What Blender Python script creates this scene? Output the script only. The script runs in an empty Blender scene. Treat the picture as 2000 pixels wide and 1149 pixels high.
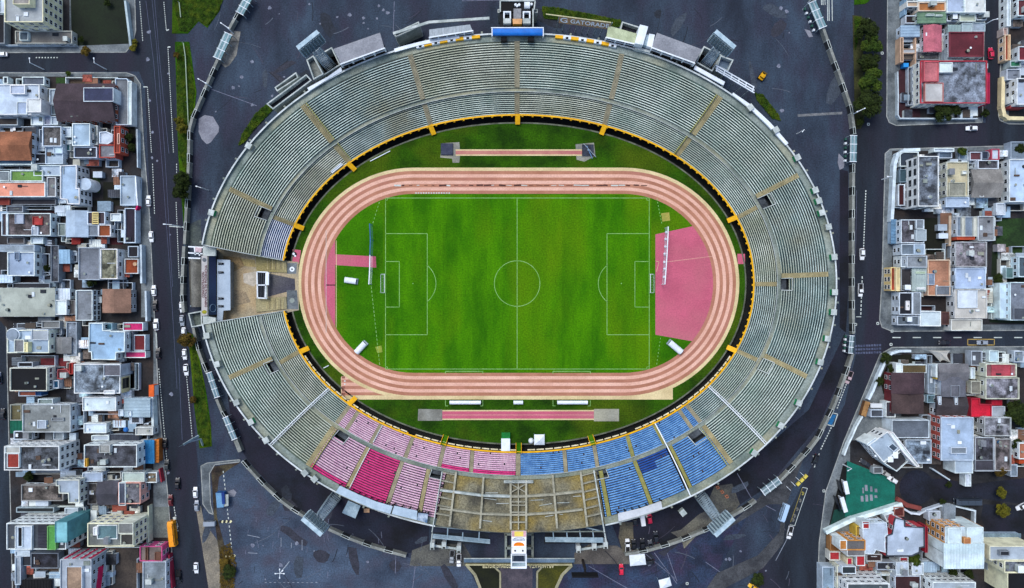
import bpy, math, random
from mathutils import Vector, Matrix
R = random.Random(7)
rad = math.radians
H = 270.0          # camera height in metres
S = 4.9            # photograph pixels per metre at ground level
sc = bpy.context.scene
COL = sc.collection

# ---------------------------------------------------------------- camera, sky, sun, exposure
cam = bpy.data.cameras.new('camera'); camo = bpy.data.objects.new('camera', cam); COL.objects.link(camo)
camo.location = (0, 0, H); camo.rotation_euler = (0, 0, 0)
cam.sensor_fit = 'HORIZONTAL'; cam.angle = 2*math.atan(1000/S/H)
cam.clip_start = 1; cam.clip_end = 6000
sc.camera = camo
SUN_EL, SUN_AZ = rad(62), rad(-35)
w = bpy.data.worlds.new('World'); sc.world = w; w.use_nodes = True
nt = w.node_tree; bg = nt.nodes['Background']
sky = nt.nodes.new('ShaderNodeTexSky'); sky.sky_type = 'NISHITA'; sky.sun_disc = False
sky.sun_elevation = SUN_EL; sky.sun_rotation = SUN_AZ; sky.air_density = 1.0; sky.dust_density = 2.5
nt.links.new(sky.outputs[0], bg.inputs[0]); bg.inputs[1].default_value = 0.14
sl = bpy.data.lights.new('sun', 'SUN'); sl.energy = 1.35; sl.angle = rad(28); sl.color = (1, .985, .95)
so = bpy.data.objects.new('sun', sl); COL.objects.link(so)
so.rotation_euler = (math.pi/2 - SUN_EL, 0, -SUN_AZ + math.pi); so.location = (0, 0, 300)
sc.view_settings.view_transform = 'Standard'; sc.view_settings.look = 'None'
sc.view_settings.exposure = 0.42; sc.view_settings.gamma = 1.0
sc.cycles.max_bounces = 4; sc.cycles.diffuse_bounces = 1; sc.cycles.glossy_bounces = 2

# ---------------------------------------------------------------- helpers
def A(px, py, z=0.0):
    """photograph pixel -> the point at height z seen there"""
    k = (H - z)/H/S
    return Vector(((px-1000)*k, (574.5-py)*k, z))
TX = [0, 0]
def tile(x, y): TX[0] = x; TX[1] = y
def t2(u, v): return (TX[0]+u/3.83, TX[1]+v/3.83)
def C(h):
    h = h.lstrip('#'); o = []
    for i in (0, 2, 4):
        c = int(h[i:i+2], 16)/255
        o.append(c/12.92 if c <= .04045 else ((c+.055)/1.055)**2.4)
    return tuple(o)
MC = {}
def M(c, c2=None, s=.25, rough=.85, metal=0.0, fine=.25, stretch=None, c3=None, s3=.05, name='surface', lo=.38, hi=.62, bump=0, spec=.3):
    key = (c, c2, s, rough, metal, fine, stretch, c3, s3, lo, hi, bump, spec)
    if key in MC: return MC[key]
    m = bpy.data.materials.new(name); m.use_nodes = True; n = m.node_tree.nodes; L = m.node_tree.links
    b = n['Principled BSDF']; b.inputs['Roughness'].default_value = rough; b.inputs['Metallic'].default_value = metal
    b.inputs['Specular IOR Level'].default_value = spec
    a1 = C(c)
    if c2 is None and fine == 0:
        b.inputs['Base Color'].default_value = (*a1, 1); MC[key] = m; return m
    g = n.new('ShaderNodeNewGeometry'); vec = g.outputs['Position']
    if stretch:
        mp = n.new('ShaderNodeMapping'); mp.inputs['Scale'].default_value = stretch
        L.new(vec, mp.inputs['Vector']); vs = mp.outputs[0]
    else: vs = vec
    a2 = C(c2) if c2 else tuple(x*.72 for x in a1)
    no = n.new('ShaderNodeTexNoise'); no.inputs['Scale'].default_value = s; no.inputs['Detail'].default_value = 5; no.inputs['Roughness'].default_value = .62
    L.new(vs, no.inputs['Vector'])
    cr = n.new('ShaderNodeValToRGB'); cr.color_ramp.elements[0].position = lo; cr.color_ramp.elements[1].position = hi
    cr.color_ramp.elements[0].color = (*a2, 1); cr.color_ramp.elements[1].color = (*a1, 1)
    L.new(no.outputs['Fac'], cr.inputs[0]); out = cr.outputs[0]
    def mix(x, col_or_out, fac_out, mode='MIX'):
        mx = n.new('ShaderNodeMix'); mx.data_type = 'RGBA'; mx.blend_type = mode
        L.new(x, mx.inputs[6])
        if isinstance(col_or_out, tuple): mx.inputs[7].default_value = (*col_or_out, 1)
        else: L.new(col_or_out, mx.inputs[7])
        if isinstance(fac_out, float): mx.inputs[0].default_value = fac_out
        else: L.new(fac_out, mx.inputs[0])
        return mx.outputs[2]
    if c3:
        n3 = n.new('ShaderNodeTexNoise'); n3.inputs['Scale'].default_value = s3; n3.inputs['Detail'].default_value = 3
        ad = n.new('ShaderNodeVectorMath'); ad.operation = 'ADD'; ad.inputs[1].default_value = (137, 51, 9)
        L.new(vs, ad.inputs[0]); L.new(ad.outputs[0], n3.inputs['Vector'])
        r3 = n.new('ShaderNodeMapRange'); r3.inputs[1].default_value = .45; r3.inputs[2].default_value = .7
        L.new(n3.outputs['Fac'], r3.inputs[0]); out = mix(out, C(c3), r3.outputs[0])
    if fine > 0:
        nf = n.new('ShaderNodeTexNoise'); nf.inputs['Scale'].default_value = 1.7; nf.inputs['Detail'].default_value = 4; nf.inputs['Roughness'].default_value = .75
        L.new(vec, nf.inputs['Vector'])
        rf = n.new('ShaderNodeMapRange'); rf.inputs[1].default_value = .3; rf.inputs[2].default_value = .7
        rf.inputs[3].default_value = 1-fine*1.4; rf.inputs[4].default_value = 1+fine
        L.new(nf.outputs['Fac'], rf.inputs[0])
        cb = n.new('ShaderNodeCombineColor')
        for i in range(3): L.new(rf.outputs[0], cb.inputs[i])
        out = mix(out, cb.outputs[0], 1.0, 'MULTIPLY')
        if bump:
            bp = n.new('ShaderNodeBump'); bp.inputs['Strength'].default_value = bump; bp.inputs['Distance'].default_value = .2
            L.new(nf.outputs['Fac'], bp.inputs['Height']); L.new(bp.outputs[0], b.inputs['Normal'])
    L.new(out, b.inputs['Base Color'])
    MC[key] = m
    return m
def paint(c, rough=.35): return M(c, rough=rough, fine=0, spec=.5, name='paint')

class MB:
    def __init__(s): s.v = []; s.f = []; s.m = []; s.mats = []
    def mi(s, mat):
        if mat not in s.mats: s.mats.append(mat)
        return s.mats.index(mat)
    def add(s, vs, fs, mat):
        o = len(s.v); k = s.mi(mat); s.v += [tuple(v) for v in vs]
        for f in fs: s.f.append([o+i for i in f]); s.m.append(k)
        return s
    def quad(s, a, b, c, d, mat): return s.add([a, b, c, d], [(0, 1, 2, 3)], mat)
    def prism(s, poly, z0, z1, mat, top=None, bottom=False):
        """vertical prism over a list of (x,y)"""
        if area(poly) < 0: poly = poly[::-1]
        n = len(poly); vs = [(p[0], p[1], z0) for p in poly]+[(p[0], p[1], z1) for p in poly]
        s.add(vs, [(i, (i+1) % n, n+(i+1) % n, n+i) for i in range(n)], mat)
        s.add(vs[n:], [tuple(range(n))], top or mat)
        if bottom: s.add(vs[:n], [tuple(range(n-1, -1, -1))], mat)
        return s
    def box(s, x0, y0, z0, x1, y1, z1, mat, top=None):
        return s.prism([(x0, y0), (x1, y0), (x1, y1), (x0, y1)], z0, z1, mat, top, True)
    def beam(s, a, b, wd, ht, mat):
        """bar of section wd x ht between two points"""
        a = Vector(a); b = Vector(b); d = b-a
        if d.length < 1e-6: return s
        d.normalize(); up = Vector((0, 0, 1)) if abs(d.z) < .95 else Vector((0, 1, 0))
        sd = d.cross(up).normalized()*wd/2; u = sd.cross(d).normalized()*ht/2
        vs = [a-sd-u, a+sd-u, a+sd+u, a-sd+u, b-sd-u, b+sd-u, b+sd+u, b-sd+u]
        return s.add(vs, [(3, 2, 1, 0), (4, 5, 6, 7), (0, 1, 5, 4), (1, 2, 6, 5), (2, 3, 7, 6), (3, 0, 4, 7)], mat)
    def cyl(s, x, y, z0, z1, r, mat, n=12, r2=None, top=None):
        r2 = r if r2 is None else r2
        vs = [(x+r*math.cos(2*math.pi*i/n), y+r*math.sin(2*math.pi*i/n), z0) for i in range(n)] + \
             [(x+r2*math.cos(2*math.pi*i/n), y+r2*math.sin(2*math.pi*i/n), z1) for i in range(n)]
        s.add(vs, [(i, (i+1) % n, n+(i+1) % n, n+i) for i in range(n)], mat)
        return s.add(vs[n:], [tuple(range(n))], top or mat)
    def build(s, name, parent=None, off=None):
        """links ONE mesh object; verts are given in world coordinates and stored relative to the parent thing"""
        o3 = Vector((0, 0, 0))
        if parent is not None:
            r = parent
            while r.parent: r = r.parent
            o3 = Vector(r.location) if off is None else Vector(off)
        me = bpy.data.meshes.new(name)
        me.from_pydata([(v[0]-o3.x, v[1]-o3.y, v[2]-o3.z) for v in s.v], [], s.f)
        for m in s.mats: me.materials.append(m)
        me.polygons.foreach_set('material_index', s.m); me.update()
        o = bpy.data.objects.new(name, me); COL.objects.link(o)
        if parent is not None: o.parent = parent
        return o
def area(p): return sum(p[i][0]*p[(i+1) % len(p)][1]-p[(i+1) % len(p)][0]*p[i][1] for i in range(len(p)))/2
def tag(o, label, cat, group=None):
    o['label'] = label; o['category'] = cat
    if group: o['group'] = group
    return o
def thing(name, label, cat, loc=(0, 0, 0), group=None, rz=0):
    o = bpy.data.objects.new(name, None); COL.objects.link(o); o.location = loc; o.rotation_euler = (0, 0, rz); o.empty_display_size = .5
    return tag(o, label, cat, group)
def struct(o): o['kind'] = 'structure'; return o
def stuff(o): o['kind'] = 'stuff'; return o
def dup(root, loc, rz, label, group=None, scale=None):
    r = root.copy(); COL.objects.link(r); r.location = loc; r.rotation_euler = (0, 0, rz); r['label'] = label
    if group: r['group'] = group
    if scale: r.scale = scale
    for ch in root.children:
        c = ch.copy(); COL.objects.link(c); c.parent = r
        for g in ch.children:
            d = g.copy(); COL.objects.link(d); d.parent = c
    return r
def xy(pts, z=0.0): return [tuple(A(p[0], p[1], z)[:2]) for p in pts]
def sheet(name, pts, z, mat):
    """flat ground sheet outlined in pixels at ground level"""
    p = xy(pts)
    if area(p) < 0: p = p[::-1]
    m = MB(); m.add([(x, y, z) for x, y in p], [tuple(range(len(p)))], mat)
    return struct(m.build(name))
def slab(name, pts, z0, z1, mat, top=None):
    m = MB(); m.prism(xy(pts), z0, z1, mat, top); o = struct(m.build(name))
    if name == 'pavement':
        p = xy(pts); p = p if area(p) > 0 else p[::-1]; m = MB(); n = len(p)
        for i in range(n):
            a, b_ = Vector((*p[i], 0)), Vector((*p[(i+1) % n], 0)); d = (b_-a).normalized(); s = Vector((-d.y, d.x, 0))
            q = [a-s*.05, b_-s*.05, b_+s*.3, a+s*.3]; m.add([(v.x, v.y, z1+.006) for v in q], [(0, 1, 2, 3)], KERB)
        struct(m.build('kerb'))
    return o
def text_mb(mb, txt, origin, right, up, size, width, mat, depth=.06):
    """lettering as solid letters: origin = lower left corner, width = total length"""
    cu = bpy.data.curves.new('letters', 'FONT'); cu.body = txt; cu.size = 1; cu.extrude = .02; cu.offset = .012; cu.resolution_u = 3
    o = bpy.data.objects.new('letters', cu); COL.objects.link(o)
    bpy.context.view_layer.update()
    me = bpy.data.meshes.new_from_object(o.evaluated_get(bpy.context.evaluated_depsgraph_get()))
    xs = [v.co.x for v in me.vertices]; x0, x1 = min(xs), max(xs)
    kx = width/(x1-x0); ky = size/.7
    right = Vector(right).normalized(); up = Vector(up).normalized(); nn = right.cross(up); origin = Vector(origin)
    vs = [origin+right*((v.co.x-x0)*kx)+up*(v.co.y*ky)+nn*(v.co.z/.02*depth/2+depth/2) for v in me.vertices]
    mb.add(vs, [tuple(p.vertices) for p in me.polygons], mat)
    bpy.data.objects.remove(o); bpy.data.curves.remove(cu); bpy.data.meshes.remove(me)
def arc(cx, cy, r, a0, a1, n=12, ry=None):
    return [(cx+r*math.cos(rad(a0+(a1-a0)*i/n)), cy-(ry or r)*math.sin(rad(a0+(a1-a0)*i/n))) for i in range(n+1)]
def line(mb, pts, wd, z, mat):
    """painted line through pixel points, wd in metres"""
    p = [A(*q) for q in pts]
    for a, b in zip(p, p[1:]):
        d = (b-a).normalized(); s = Vector((-d.y, d.x, 0))*wd/2
        q = [a-s, b-s, b+s, a+s]
        mb.add([(v.x, v.y, z) for v in q], [(0, 1, 2, 3)], mat)
def dashes(mb, a, b, n, fill, wd, z, mat):
    for i in range(n):
        t0 = i/n; t1 = (i+fill)/n
        line(mb, [(a[0]+(b[0]-a[0])*t0, a[1]+(b[1]-a[1])*t0), (a[0]+(b[0]-a[0])*t1, a[1]+(b[1]-a[1])*t1)], wd, z, mat)

# ---------------------------------------------------------------- shared materials
ASPH = M('#3c4c5e', '#1f2735', s=.05, c3='#303243', s3=.12, fine=.38, rough=.9, name='asphalt', stretch=(1, .4, 1), lo=.36, hi=.66)
ASPHB = M('#4a5b70', '#2f3a4b', s=.06, c3='#434656', s3=.12, fine=.38, rough=.9, name='forecourt asphalt', lo=.36, hi=.66)
ASPH2 = M('#28333f', '#171c26', s=.07, c3='#262533', s3=.06, fine=.3, rough=.9, name='road asphalt', stretch=(1.6, .3, 1), lo=.34, hi=.68)
ASPH3 = M('#1f2534', '#11141b', s=.07, c3='#232232', s3=.08, fine=.35, rough=.9, name='dark and shaded asphalt')
PAVE = M('#767f83', '#4c5459', s=.12, fine=.25, name='pavement concrete')
KERB = M('#a3a8a6', '#7f8583', s=.3, fine=.2, name='kerb stone')
LOT = M('#2b2d31', '#15161a', s=.16, c3='#352d2a', s3=.08, fine=.35, name='yard floor')
CONC = M('#8b9690', '#6b756f', s=.2, c3='#9a9a86', s3=.06, fine=.25, name='concrete')
CONCW = M('#c3ccca', '#98a4a2', s=.3, fine=.15, name='white concrete')
WHITE = M('#e8f0f6', '#d3dee6', s=.3, fine=.04, name='white paint')
GLASS = M('#12161d', rough=.15, fine=0, spec=.6, name='dark glass')
BLACK = M('#0b0c10', fine=0, name='black')
STEEL = M('#9fb2bd', '#7d8f9b', s=.5, rough=.5, fine=.1, name='galvanised steel')
GRASS = M('#357006', '#285e05', s=.05, c3='#5d8419', s3=.035, fine=.3, rough=1, name='grass', spec=.1)
GRASSD = M('#315a09', '#1c3909', s=.09, c3='#475c0e', s3=.05, fine=.45, rough=1, name='rough grass', spec=.1)
LINEW = M('#c8d3cf', fine=.12, name='line paint')
YEL = M('#f0b80a', '#dba208', s=.6, fine=.08, rough=.6, name='yellow paint')
# ================================================================ the stadium bowl
CX, CY, EN = 1011.0, 554.0, 2.06
def app(u, t):
    c = math.cos(rad(u)); s = math.sin(rad(u)); e = 2/EN
    return (CX+(460+166*t)*math.copysign(abs(c)**e, c), CY-(328+164*t)*math.copysign(abs(s)**e, s))
def inv(px, py):
    dx = abs(px-CX); dy = abs(py-CY); lo, hi = -.4, 1.6
    for _ in range(40):
        t = (lo+hi)/2
        if (dx/(460+166*t))**EN+(dy/(328+164*t))**EN > 1: lo = t
        else: hi = t
    x = (dx/(460+166*t))**(EN/2); y = (dy/(328+164*t))**(EN/2)
    return math.degrees(math.atan2(math.copysign(y, CY-py), math.copysign(x, px-CX))) % 360, t
def bd(po, pi):
    """boundary line of a block from an outer to an inner pixel: returns u as a function of t"""
    u1, t1 = inv(*po); u0, t0 = inv(*pi)
    return lambda t, u0=u0, t0=t0, u1=u1, t1=t1: u0+(u1-u0)*(t-t0)/(t1-t0)
NL, NU, TL0, TL1, TU0, TU1 = 11, 19, .022, .285, .335, .885
ZL0, ZL1, ZU1, ZTOP = 1.9, 5.4, 12.0, 13.2
def zrow(up, i): return (ZL1+.45+(ZU1-ZL1-.45)*(i+1)/NU) if up else (ZL0+(ZL1-ZL0)*(i+1)/NL)
def trow(up, i): return TU0+(TU1-TU0)*i/NU if up else TL0+(TL1-TL0)*i/NL
def zt(t):
    if t < TL0: return ZL0
    if t < TL1: return ZL0+(ZL1-ZL0)*(t-TL0)/(TL1-TL0)
    if t < TU0: return ZL1
    if t < TU1: return ZL1+.45+(ZU1-ZL1-.45)*(t-TU0)/(TU1-TU0)
    return ZU1
def AU(u, t, z): return A(*app(u, t), z)
def strip(mb, ua, ub, prof, mats, n=None):
    """surface swept along the bowl from boundary ua to ub; prof = [(t,z)], mats one per profile segment"""
    rows = []
    n = n or max(2, int(abs(ub(prof[0][0])-ua(prof[0][0]))/1.6)+1)
    for t, z in prof:
        a, b = ua(t), ub(t)
        rows.append([AU(a+(b-a)*j/n, t, z) for j in range(n+1)])
    for k, m in enumerate(mats):
        vs = rows[k]+rows[k+1]
        mb.add(vs, [(j, j+1, n+2+j, n+1+j) for j in range(n)] if prof[k+1] else [], m)
VOM = []
for c4 in ([(511,404),(527,411),(520,430),(504,425)], [(519,710),(534,703),(545,723),(530,730)], [(661,842),(678,855),(672,866),(652,853)],
           [(844,916),(864,922),(862,933),(842,930)], [(1162,918),(1183,916),(1184,930),(1163,934)], [(1349,852),(1367,840),(1374,855),(1353,864)],
           [(1492,701),(1507,707),(1496,728),(1481,722)], [(1527,544),(1543,544),(1543,567),(1527,567)], [(1484,386),(1499,380),(1508,400),(1493,407)]):
    q = [inv(*p) for p in c4]
    us = [(x+180) % 360-180 if c4[0][0] > 1515 else x for x, _ in q]
    VOM.append((min(us), max(us), max(t for _, t in q)))
def cuts(ua, ub, t):
    """pieces of the row between two boundaries left free by the stairwells"""
    if t > TU0-.01:
        for v0, v1, tv in VOM:
            if t < tv:
                a, b = ua(t), ub(t)
                w0, w1 = v0, v1
                if max(a, b) > 300 and w1 < 30: w0 += 360; w1 += 360
                if w1 > min(a, b)+.1 and w0 < max(a, b)-.1:
                    o = []
                    if a < w0-.2: o.append((ua, lambda x, w=w0: w))
                    if b > w1+.2: o.append((lambda x, w=w1: w, ub))
                    return o
    return [(ua, ub)]
stadium = thing('stadium', 'large oval concrete stadium bowl with grey stepped terraces around a green football pitch', 'stadium', (0, 0, 0))
BEN = M('#d6e6dc', '#a9bdb2', s=.1, c3='#b3c0b2', s3=.07, fine=.28, name='bench concrete')
TRD = M('#4f665f', '#2b3d3d', s=.11, c3='#4a5552', s3=.08, fine=.45, name='tread concrete')
BENB = M('#dfe8f2', '#b9c8da', s=.3, fine=.1, name='white bench'); TRDB = M('#2c4878', '#1f3257', s=.2, fine=.2, name='blue tread')
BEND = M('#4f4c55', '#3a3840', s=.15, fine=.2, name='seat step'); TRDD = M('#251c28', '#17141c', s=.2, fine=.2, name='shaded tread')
WALKM = M('#8f9c96', '#66756f', s=.1, c3='#a0a187', s3=.05, fine=.3, name='walkway concrete')
SECT = [(BEN, TRD), (M('#cbe0da', '#9cb2ae', s=.13, c3='#a3aa95', s3=.06, fine=.3, name='bench concrete'), M('#465f60', '#24363b', s=.1, c3='#4e5350', s3=.09, fine=.5, name='tread concrete')),
        (M('#d8e2d3', '#adb6a6', s=.09, c3='#b0b8a2', s3=.08, fine=.3, name='bench concrete'), M('#566657', '#32403c', s=.12, c3='#585c52', s3=.07, fine=.45, name='tread concrete'))]
def terrace(name, up, ua, ub, ben=None, trd=None, label=None):
    if ben is None: ben, trd = R.choice(SECT)
    mb = MB()
    for i in range(NU if up else NL):
        t0, t1 = trow(up, i), trow(up, i+1); d = t1-t0; z = zrow(up, i); zp = zrow(up, i-1)-.18
        for a, b in cuts(ua, ub, t0+d*.5):
            strip(mb, a, b, [(t0, zp), (t0, z), (t0+d*.33, z), (t0+d*.33, z-.18), (t1, z-.18)], [trd, ben, trd, trd])
    o = mb.build(name, stadium)
    if label: o['label'] = label
    return o
STAIR = M('#b8ae84', '#9a916c', s=.3, fine=.2, name='stair concrete'); STAIRD = M('#6f6a52', '#565340', s=.3, fine=.2, name='stair riser and edge shade')
STAIRG = M('#b0aa90', '#948f78', s=.3, fine=.2, name='grey stair'); STAIRY = M('#a8a65c', '#8c8d4e', s=.4, fine=.2, name='yellowed stair')
def stairway(ub, up, wd=1.7, m=STAIR, wall=False):
    mb = MB(); lo, hi, N = (TU0, TU1, NU) if up else (TL0, TL1, NL)
    for i in range(N):
        t0, t1 = trow(up, i), trow(up, i+1); z0 = zrow(up, i)
        for h in range(2):
            ta = t0+(t1-t0)*h/2; tb = t0+(t1-t0)*(h+1)/2; z = z0+.05+h*.17
            p, q = AU(ub(ta), ta, z), AU(ub(tb), tb, z); d = q-p; d.z = 0; d.normalize(); s = Vector((-d.y, d.x, 0))*wd/2; r = d*.12
            mb.add([p-s, p+s, q+s, q-s], [(0, 1, 2, 3)], m)
            mb.add([q-s, q+s, q+s+Vector((0, 0, .18)), q-s+Vector((0, 0, .18))], [(0, 1, 2, 3)], STAIRD)
            mb.add([p-s+r+Vector((0, 0, .004)), p+s+r+Vector((0, 0, .004)), p+s+Vector((0, 0, .004)), p-s+Vector((0, 0, .004))], [(3, 2, 1, 0)], STAIRD)  # dark strip on each step edge paints in the crease shade
            for e in (-1, 1): mb.add([p+s*e, q+s*e, q+s*e-Vector((0, 0, .6)), p+s*e-Vector((0, 0, .6))], [(0, 1, 2, 3)], m)
    o = mb.build('stairway', stadium)
    if wall:
        w_ = MB(); n = 10
        for k in range(n):
            ta = lo+(hi-lo)*k/n; tb = lo+(hi-lo)*(k+1)/n
            p, q = AU(ub(ta)+wall*.75*1.2, ta, zt(ta)+.75), AU(ub(tb)+wall*.75*1.2, tb, zt(tb)+.75)
            w_.beam(p, q, .28, .9, STAIRY)
        w_.build('parapet', o)
    return o
# boundaries
A5 = bd((1410,185),(1325,300)); A4 = bd((1215,103),(1180,245)); A3 = bd((1010,82),(1010,226)); A2 = bd((800,103),(842,245)); A1 = bd((585,198),(683,318))
UL1 = bd((440,365),(530,408)); LL1 = bd((537,425),(577,440)); UL2 = bd((447,738),(533,700)); LL2 = bd((548,708),(588,685))
UR1 = bd((1560,342),(1485,380)); LR1 = bd((1484,402),(1440,425))
UR2 = lambda t: 2.0; LR2 = lambda t: -.15
UR3 = bd((1580,738),(1497,697)); LR3 = bd((1478,703),(1438,685))
FL = bd((530,865),(637,762)); FR = bd((1495,868),(1388,760)); EL = bd((600,912),(679,798)); ER = bd((1433,912),(1343,794))
GT = bd((405,480),(560,510)); GB = bd((405,632),(558,607))
P3 = lambda f: (lambda t: f(t)-360)
UR3n, LR3n, FRn, ERn = P3(UR3), P3(LR3), P3(FR), P3(ER)
low = [ERn, FRn, LR3n, LR2, LR1, A5, A4, A3, A2, A1, LL1]
for a, b in zip(low, low[1:]): terrace('lower_terrace', False, a, b)
terrace('lower_terrace', False, LL1, GT, BENB, TRDB, 'lower terrace of bright white benches over blue treads')
for a, b in ((GB, LL2), (LL2, FL), (FL, EL)): terrace('lower_terrace', False, a, b)
upp = [ERn, FRn, UR3n, UR2, UR1, A5, A4, A3, A2, A1, UL1, GT]
for a, b in zip(upp, upp[1:]): terrace('upper_terrace', True, a, b)
for a, b in ((GB, UL2), (UL2, FL), (FL, EL)): terrace('upper_terrace', True, a, b)
for f in (A4, A3, A2): stairway(f, True, 2.0, STAIRG); stairway(f, False, 2.0, STAIRG)
for f, wl in ((A5, 1), (A1, -1)): stairway(f, True, 2.2, wall=wl); stairway(f, False, 2.0, wall=wl)
for f in (UL1, UL2, UR1, UR2, UR3): stairway(f, True, 1.9)
for f in (LL1, LL2, LR1, LR2, LR3): stairway(f, False, 1.7)
stairway(EL, True, 2.0, wall=1); stairway(EL, False, 1.6, STAIRG); stairway(ER, True, 2.0, wall=-1); stairway(ER, False, 1.6, STAIRG)
for f in (FL, FR):    # white fences running up the terraces
    mb = MB(); n = 24
    for k in range(n):
        ta = .02+.95*k/n; tb = .02+.95*(k+1)/n
        p, q = AU(f(ta), ta, zt(ta)+1.3), AU(f(tb), tb, zt(tb)+1.3)
        mb.beam(p, q, .3, .12, WHITE); mb.beam(p-Vector((0, 0, 1.2)), p, .16, .16, WHITE); mb.beam(p-Vector((0, 0, .7)), q-Vector((0, 0, .7)), .12, .1, WHITE)
        s = (AU(f(ta)+.5, ta, 0)-AU(f(ta), ta, 0)).normalized()*.75
        mb.beam(p+s, q+s, .18, .12, WHITE); mb.beam(p-s*0, p+s, .1, .1, WHITE); mb.beam(p+s-Vector((0, 0, 1.2)), p+s, .12, .12, WHITE)
    mb.build('barrier_fence', stadium)['label'] = 'white barrier fence running up the terrace'
# walkways, rim and outer wall
full = lambda u: (lambda t: u)
tre, trw = bd((1183,1030),(1163,912)), bd((848,1035),(875,915))
mb = MB(); strip(mb, full(GB(.3)), full(360+GT(.3)), [(TL1, ZL1-.16), (TL1, ZL1), (TU0, ZL1), (TU0, ZL1+.45)], [WALKM, WALKM, BEN], 200)
mb.build('lower_walkway', stadium)
mb = MB(); strip(mb, full(TL1), full(TL1+1), [(0, 0), (0, 0)], [BEN], 1); mb = MB()
for a, b in ((GB(.3), 269.4), (270.6, 360+GT(.3))):
    strip(mb, full(a), full(b), [(TL1-.003, ZL1+.0), (TL1-.003, ZL1+.85), (TL1+.003, ZL1+.85), (TL1+.003, ZL1)], [CONC, CONCW, CONC], 120)
mb.build('walkway_parapet', stadium)
mb = MB()
for a, b in ((lambda t: GB(t), trw), (lambda t: tre(t)-360, GT)):
    strip(mb, a, b, [(TU1, ZU1-.16), (TU1, ZU1), (.975, ZU1)], [WALKM, WALKM], 130)
mb.build('upper_walkway', stadium)
RIMW = M('#d5dee0', '#aeb9ba', s=.2, fine=.15, name='rim wall')
for a, b in ((GB, trw), (lambda t: tre(t)-360, GT)):
    mb = MB(); strip(mb, a, b, [(.972, ZU1), (.972, ZTOP), (.99, ZTOP)], [RIMW, RIMW], 130)
    n = 130
    for k in range(n):    # outer face, straight down to the ground
        p, q = AU(a(.99)+(b(.99)-a(.99))*k/n, .99, ZTOP), AU(a(.99)+(b(.99)-a(.99))*(k+1)/n, .99, ZTOP)
        mb.add([p, q, (q.x, q.y, -.1), (p.x, p.y, -.1)], [(0, 1, 2, 3)], CONC)
    mb.build('outer_wall', stadium)
bm_ = None
for u in list(range(-34, 172, 5))+list(range(192, 250, 5))+list(range(288, 324, 5)):
    p = AU(u, .99, ZTOP-.3); d = Vector((p.x, p.y, 0)).normalized()
    if bm_ is None:
        mb = MB(); mb.box(-.35, -.3, 0, .35, .7, ZTOP-.6, CONC); bm_ = mb.build('buttress', stadium); o = bm_
    else: o = bm_.copy(); COL.objects.link(o); o.parent = stadium
    o.location = (p.x+d.x*.3, p.y+d.y*.3, 0); o.rotation_euler = (0, 0, math.atan2(d.y, d.x)-math.pi/2)
# end walls of the terraces beside the entrance gap
for f in (GT, GB):
    mb = MB(); n = 32
    for k in range(n):
        ta = k/n*.985; tb = (k+1)/n*.985
        p, q = AU(f(ta), ta, zt(ta)+.35), AU(f(tb), tb, zt(tb)+.35)
        mb.add([p, q, (q.x, q.y, 0), (p.x, p.y, 0)], [(0, 1, 2, 3)], CONC); mb.beam(p, q, .3, .3, CONCW)
    mb.build('end_wall', stadium)
# stairwells opening onto the walkway
for v0, v1, tv in VOM:
    mb = MB(); m2 = MB(); f0, f1 = TU0-.012, tv
    zf = ZL1+.02; zw = zt(f1)+.9
    P = [AU(v0, f0, zf), AU(v1, f0, zf), AU(v1, f1, zf), AU(v0, f1, zf)]
    mid = [AU(v0, f0+(f1-f0)*.6, zf), AU(v1, f0+(f1-f0)*.6, zf)]
    FLO = M('#59626a', '#2c3238', s=.25, fine=.2, name='stairwell floor')
    mb.add([P[0], P[1], mid[1], mid[0]], [(0,1,2,3)], FLO)
    mb.add([mid[0], mid[1], P[2]-Vector((0, 0, 2.4)), P[3]-Vector((0, 0, 2.4))], [(0, 1, 2, 3)], FLO)
    o = mb.build('stairwell', stadium)
    for a, b in ((P[0], P[3]), (P[1], P[2]), (P[3], P[2])):
        za = zf+.9 if (a-P[0]).length < .01 or (a-P[1]).length < .01 else zw
        d = (b-a).normalized(); s = Vector((-d.y, d.x, 0)).normalized()*.13
        vs = [a-s, a+s, b+s, b-s]
        top = [(v.x, v.y, za if i < 2 else zw) for i, v in enumerate(vs)]; bot = [(v.x, v.y, zf-2.4) for v in vs]
        m2.add(bot+top, [(4,5,6,7)], CONCW)
        m2.add(bot+top, [(0, 1, 5, 4), (1, 2, 6, 5), (2, 3, 7, 6), (3, 0, 4, 7)], M('#4d565c', '#33393e', s=.3, fine=.2, name='stairwell wall'))
    m2.build('side_wall', o)
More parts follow.
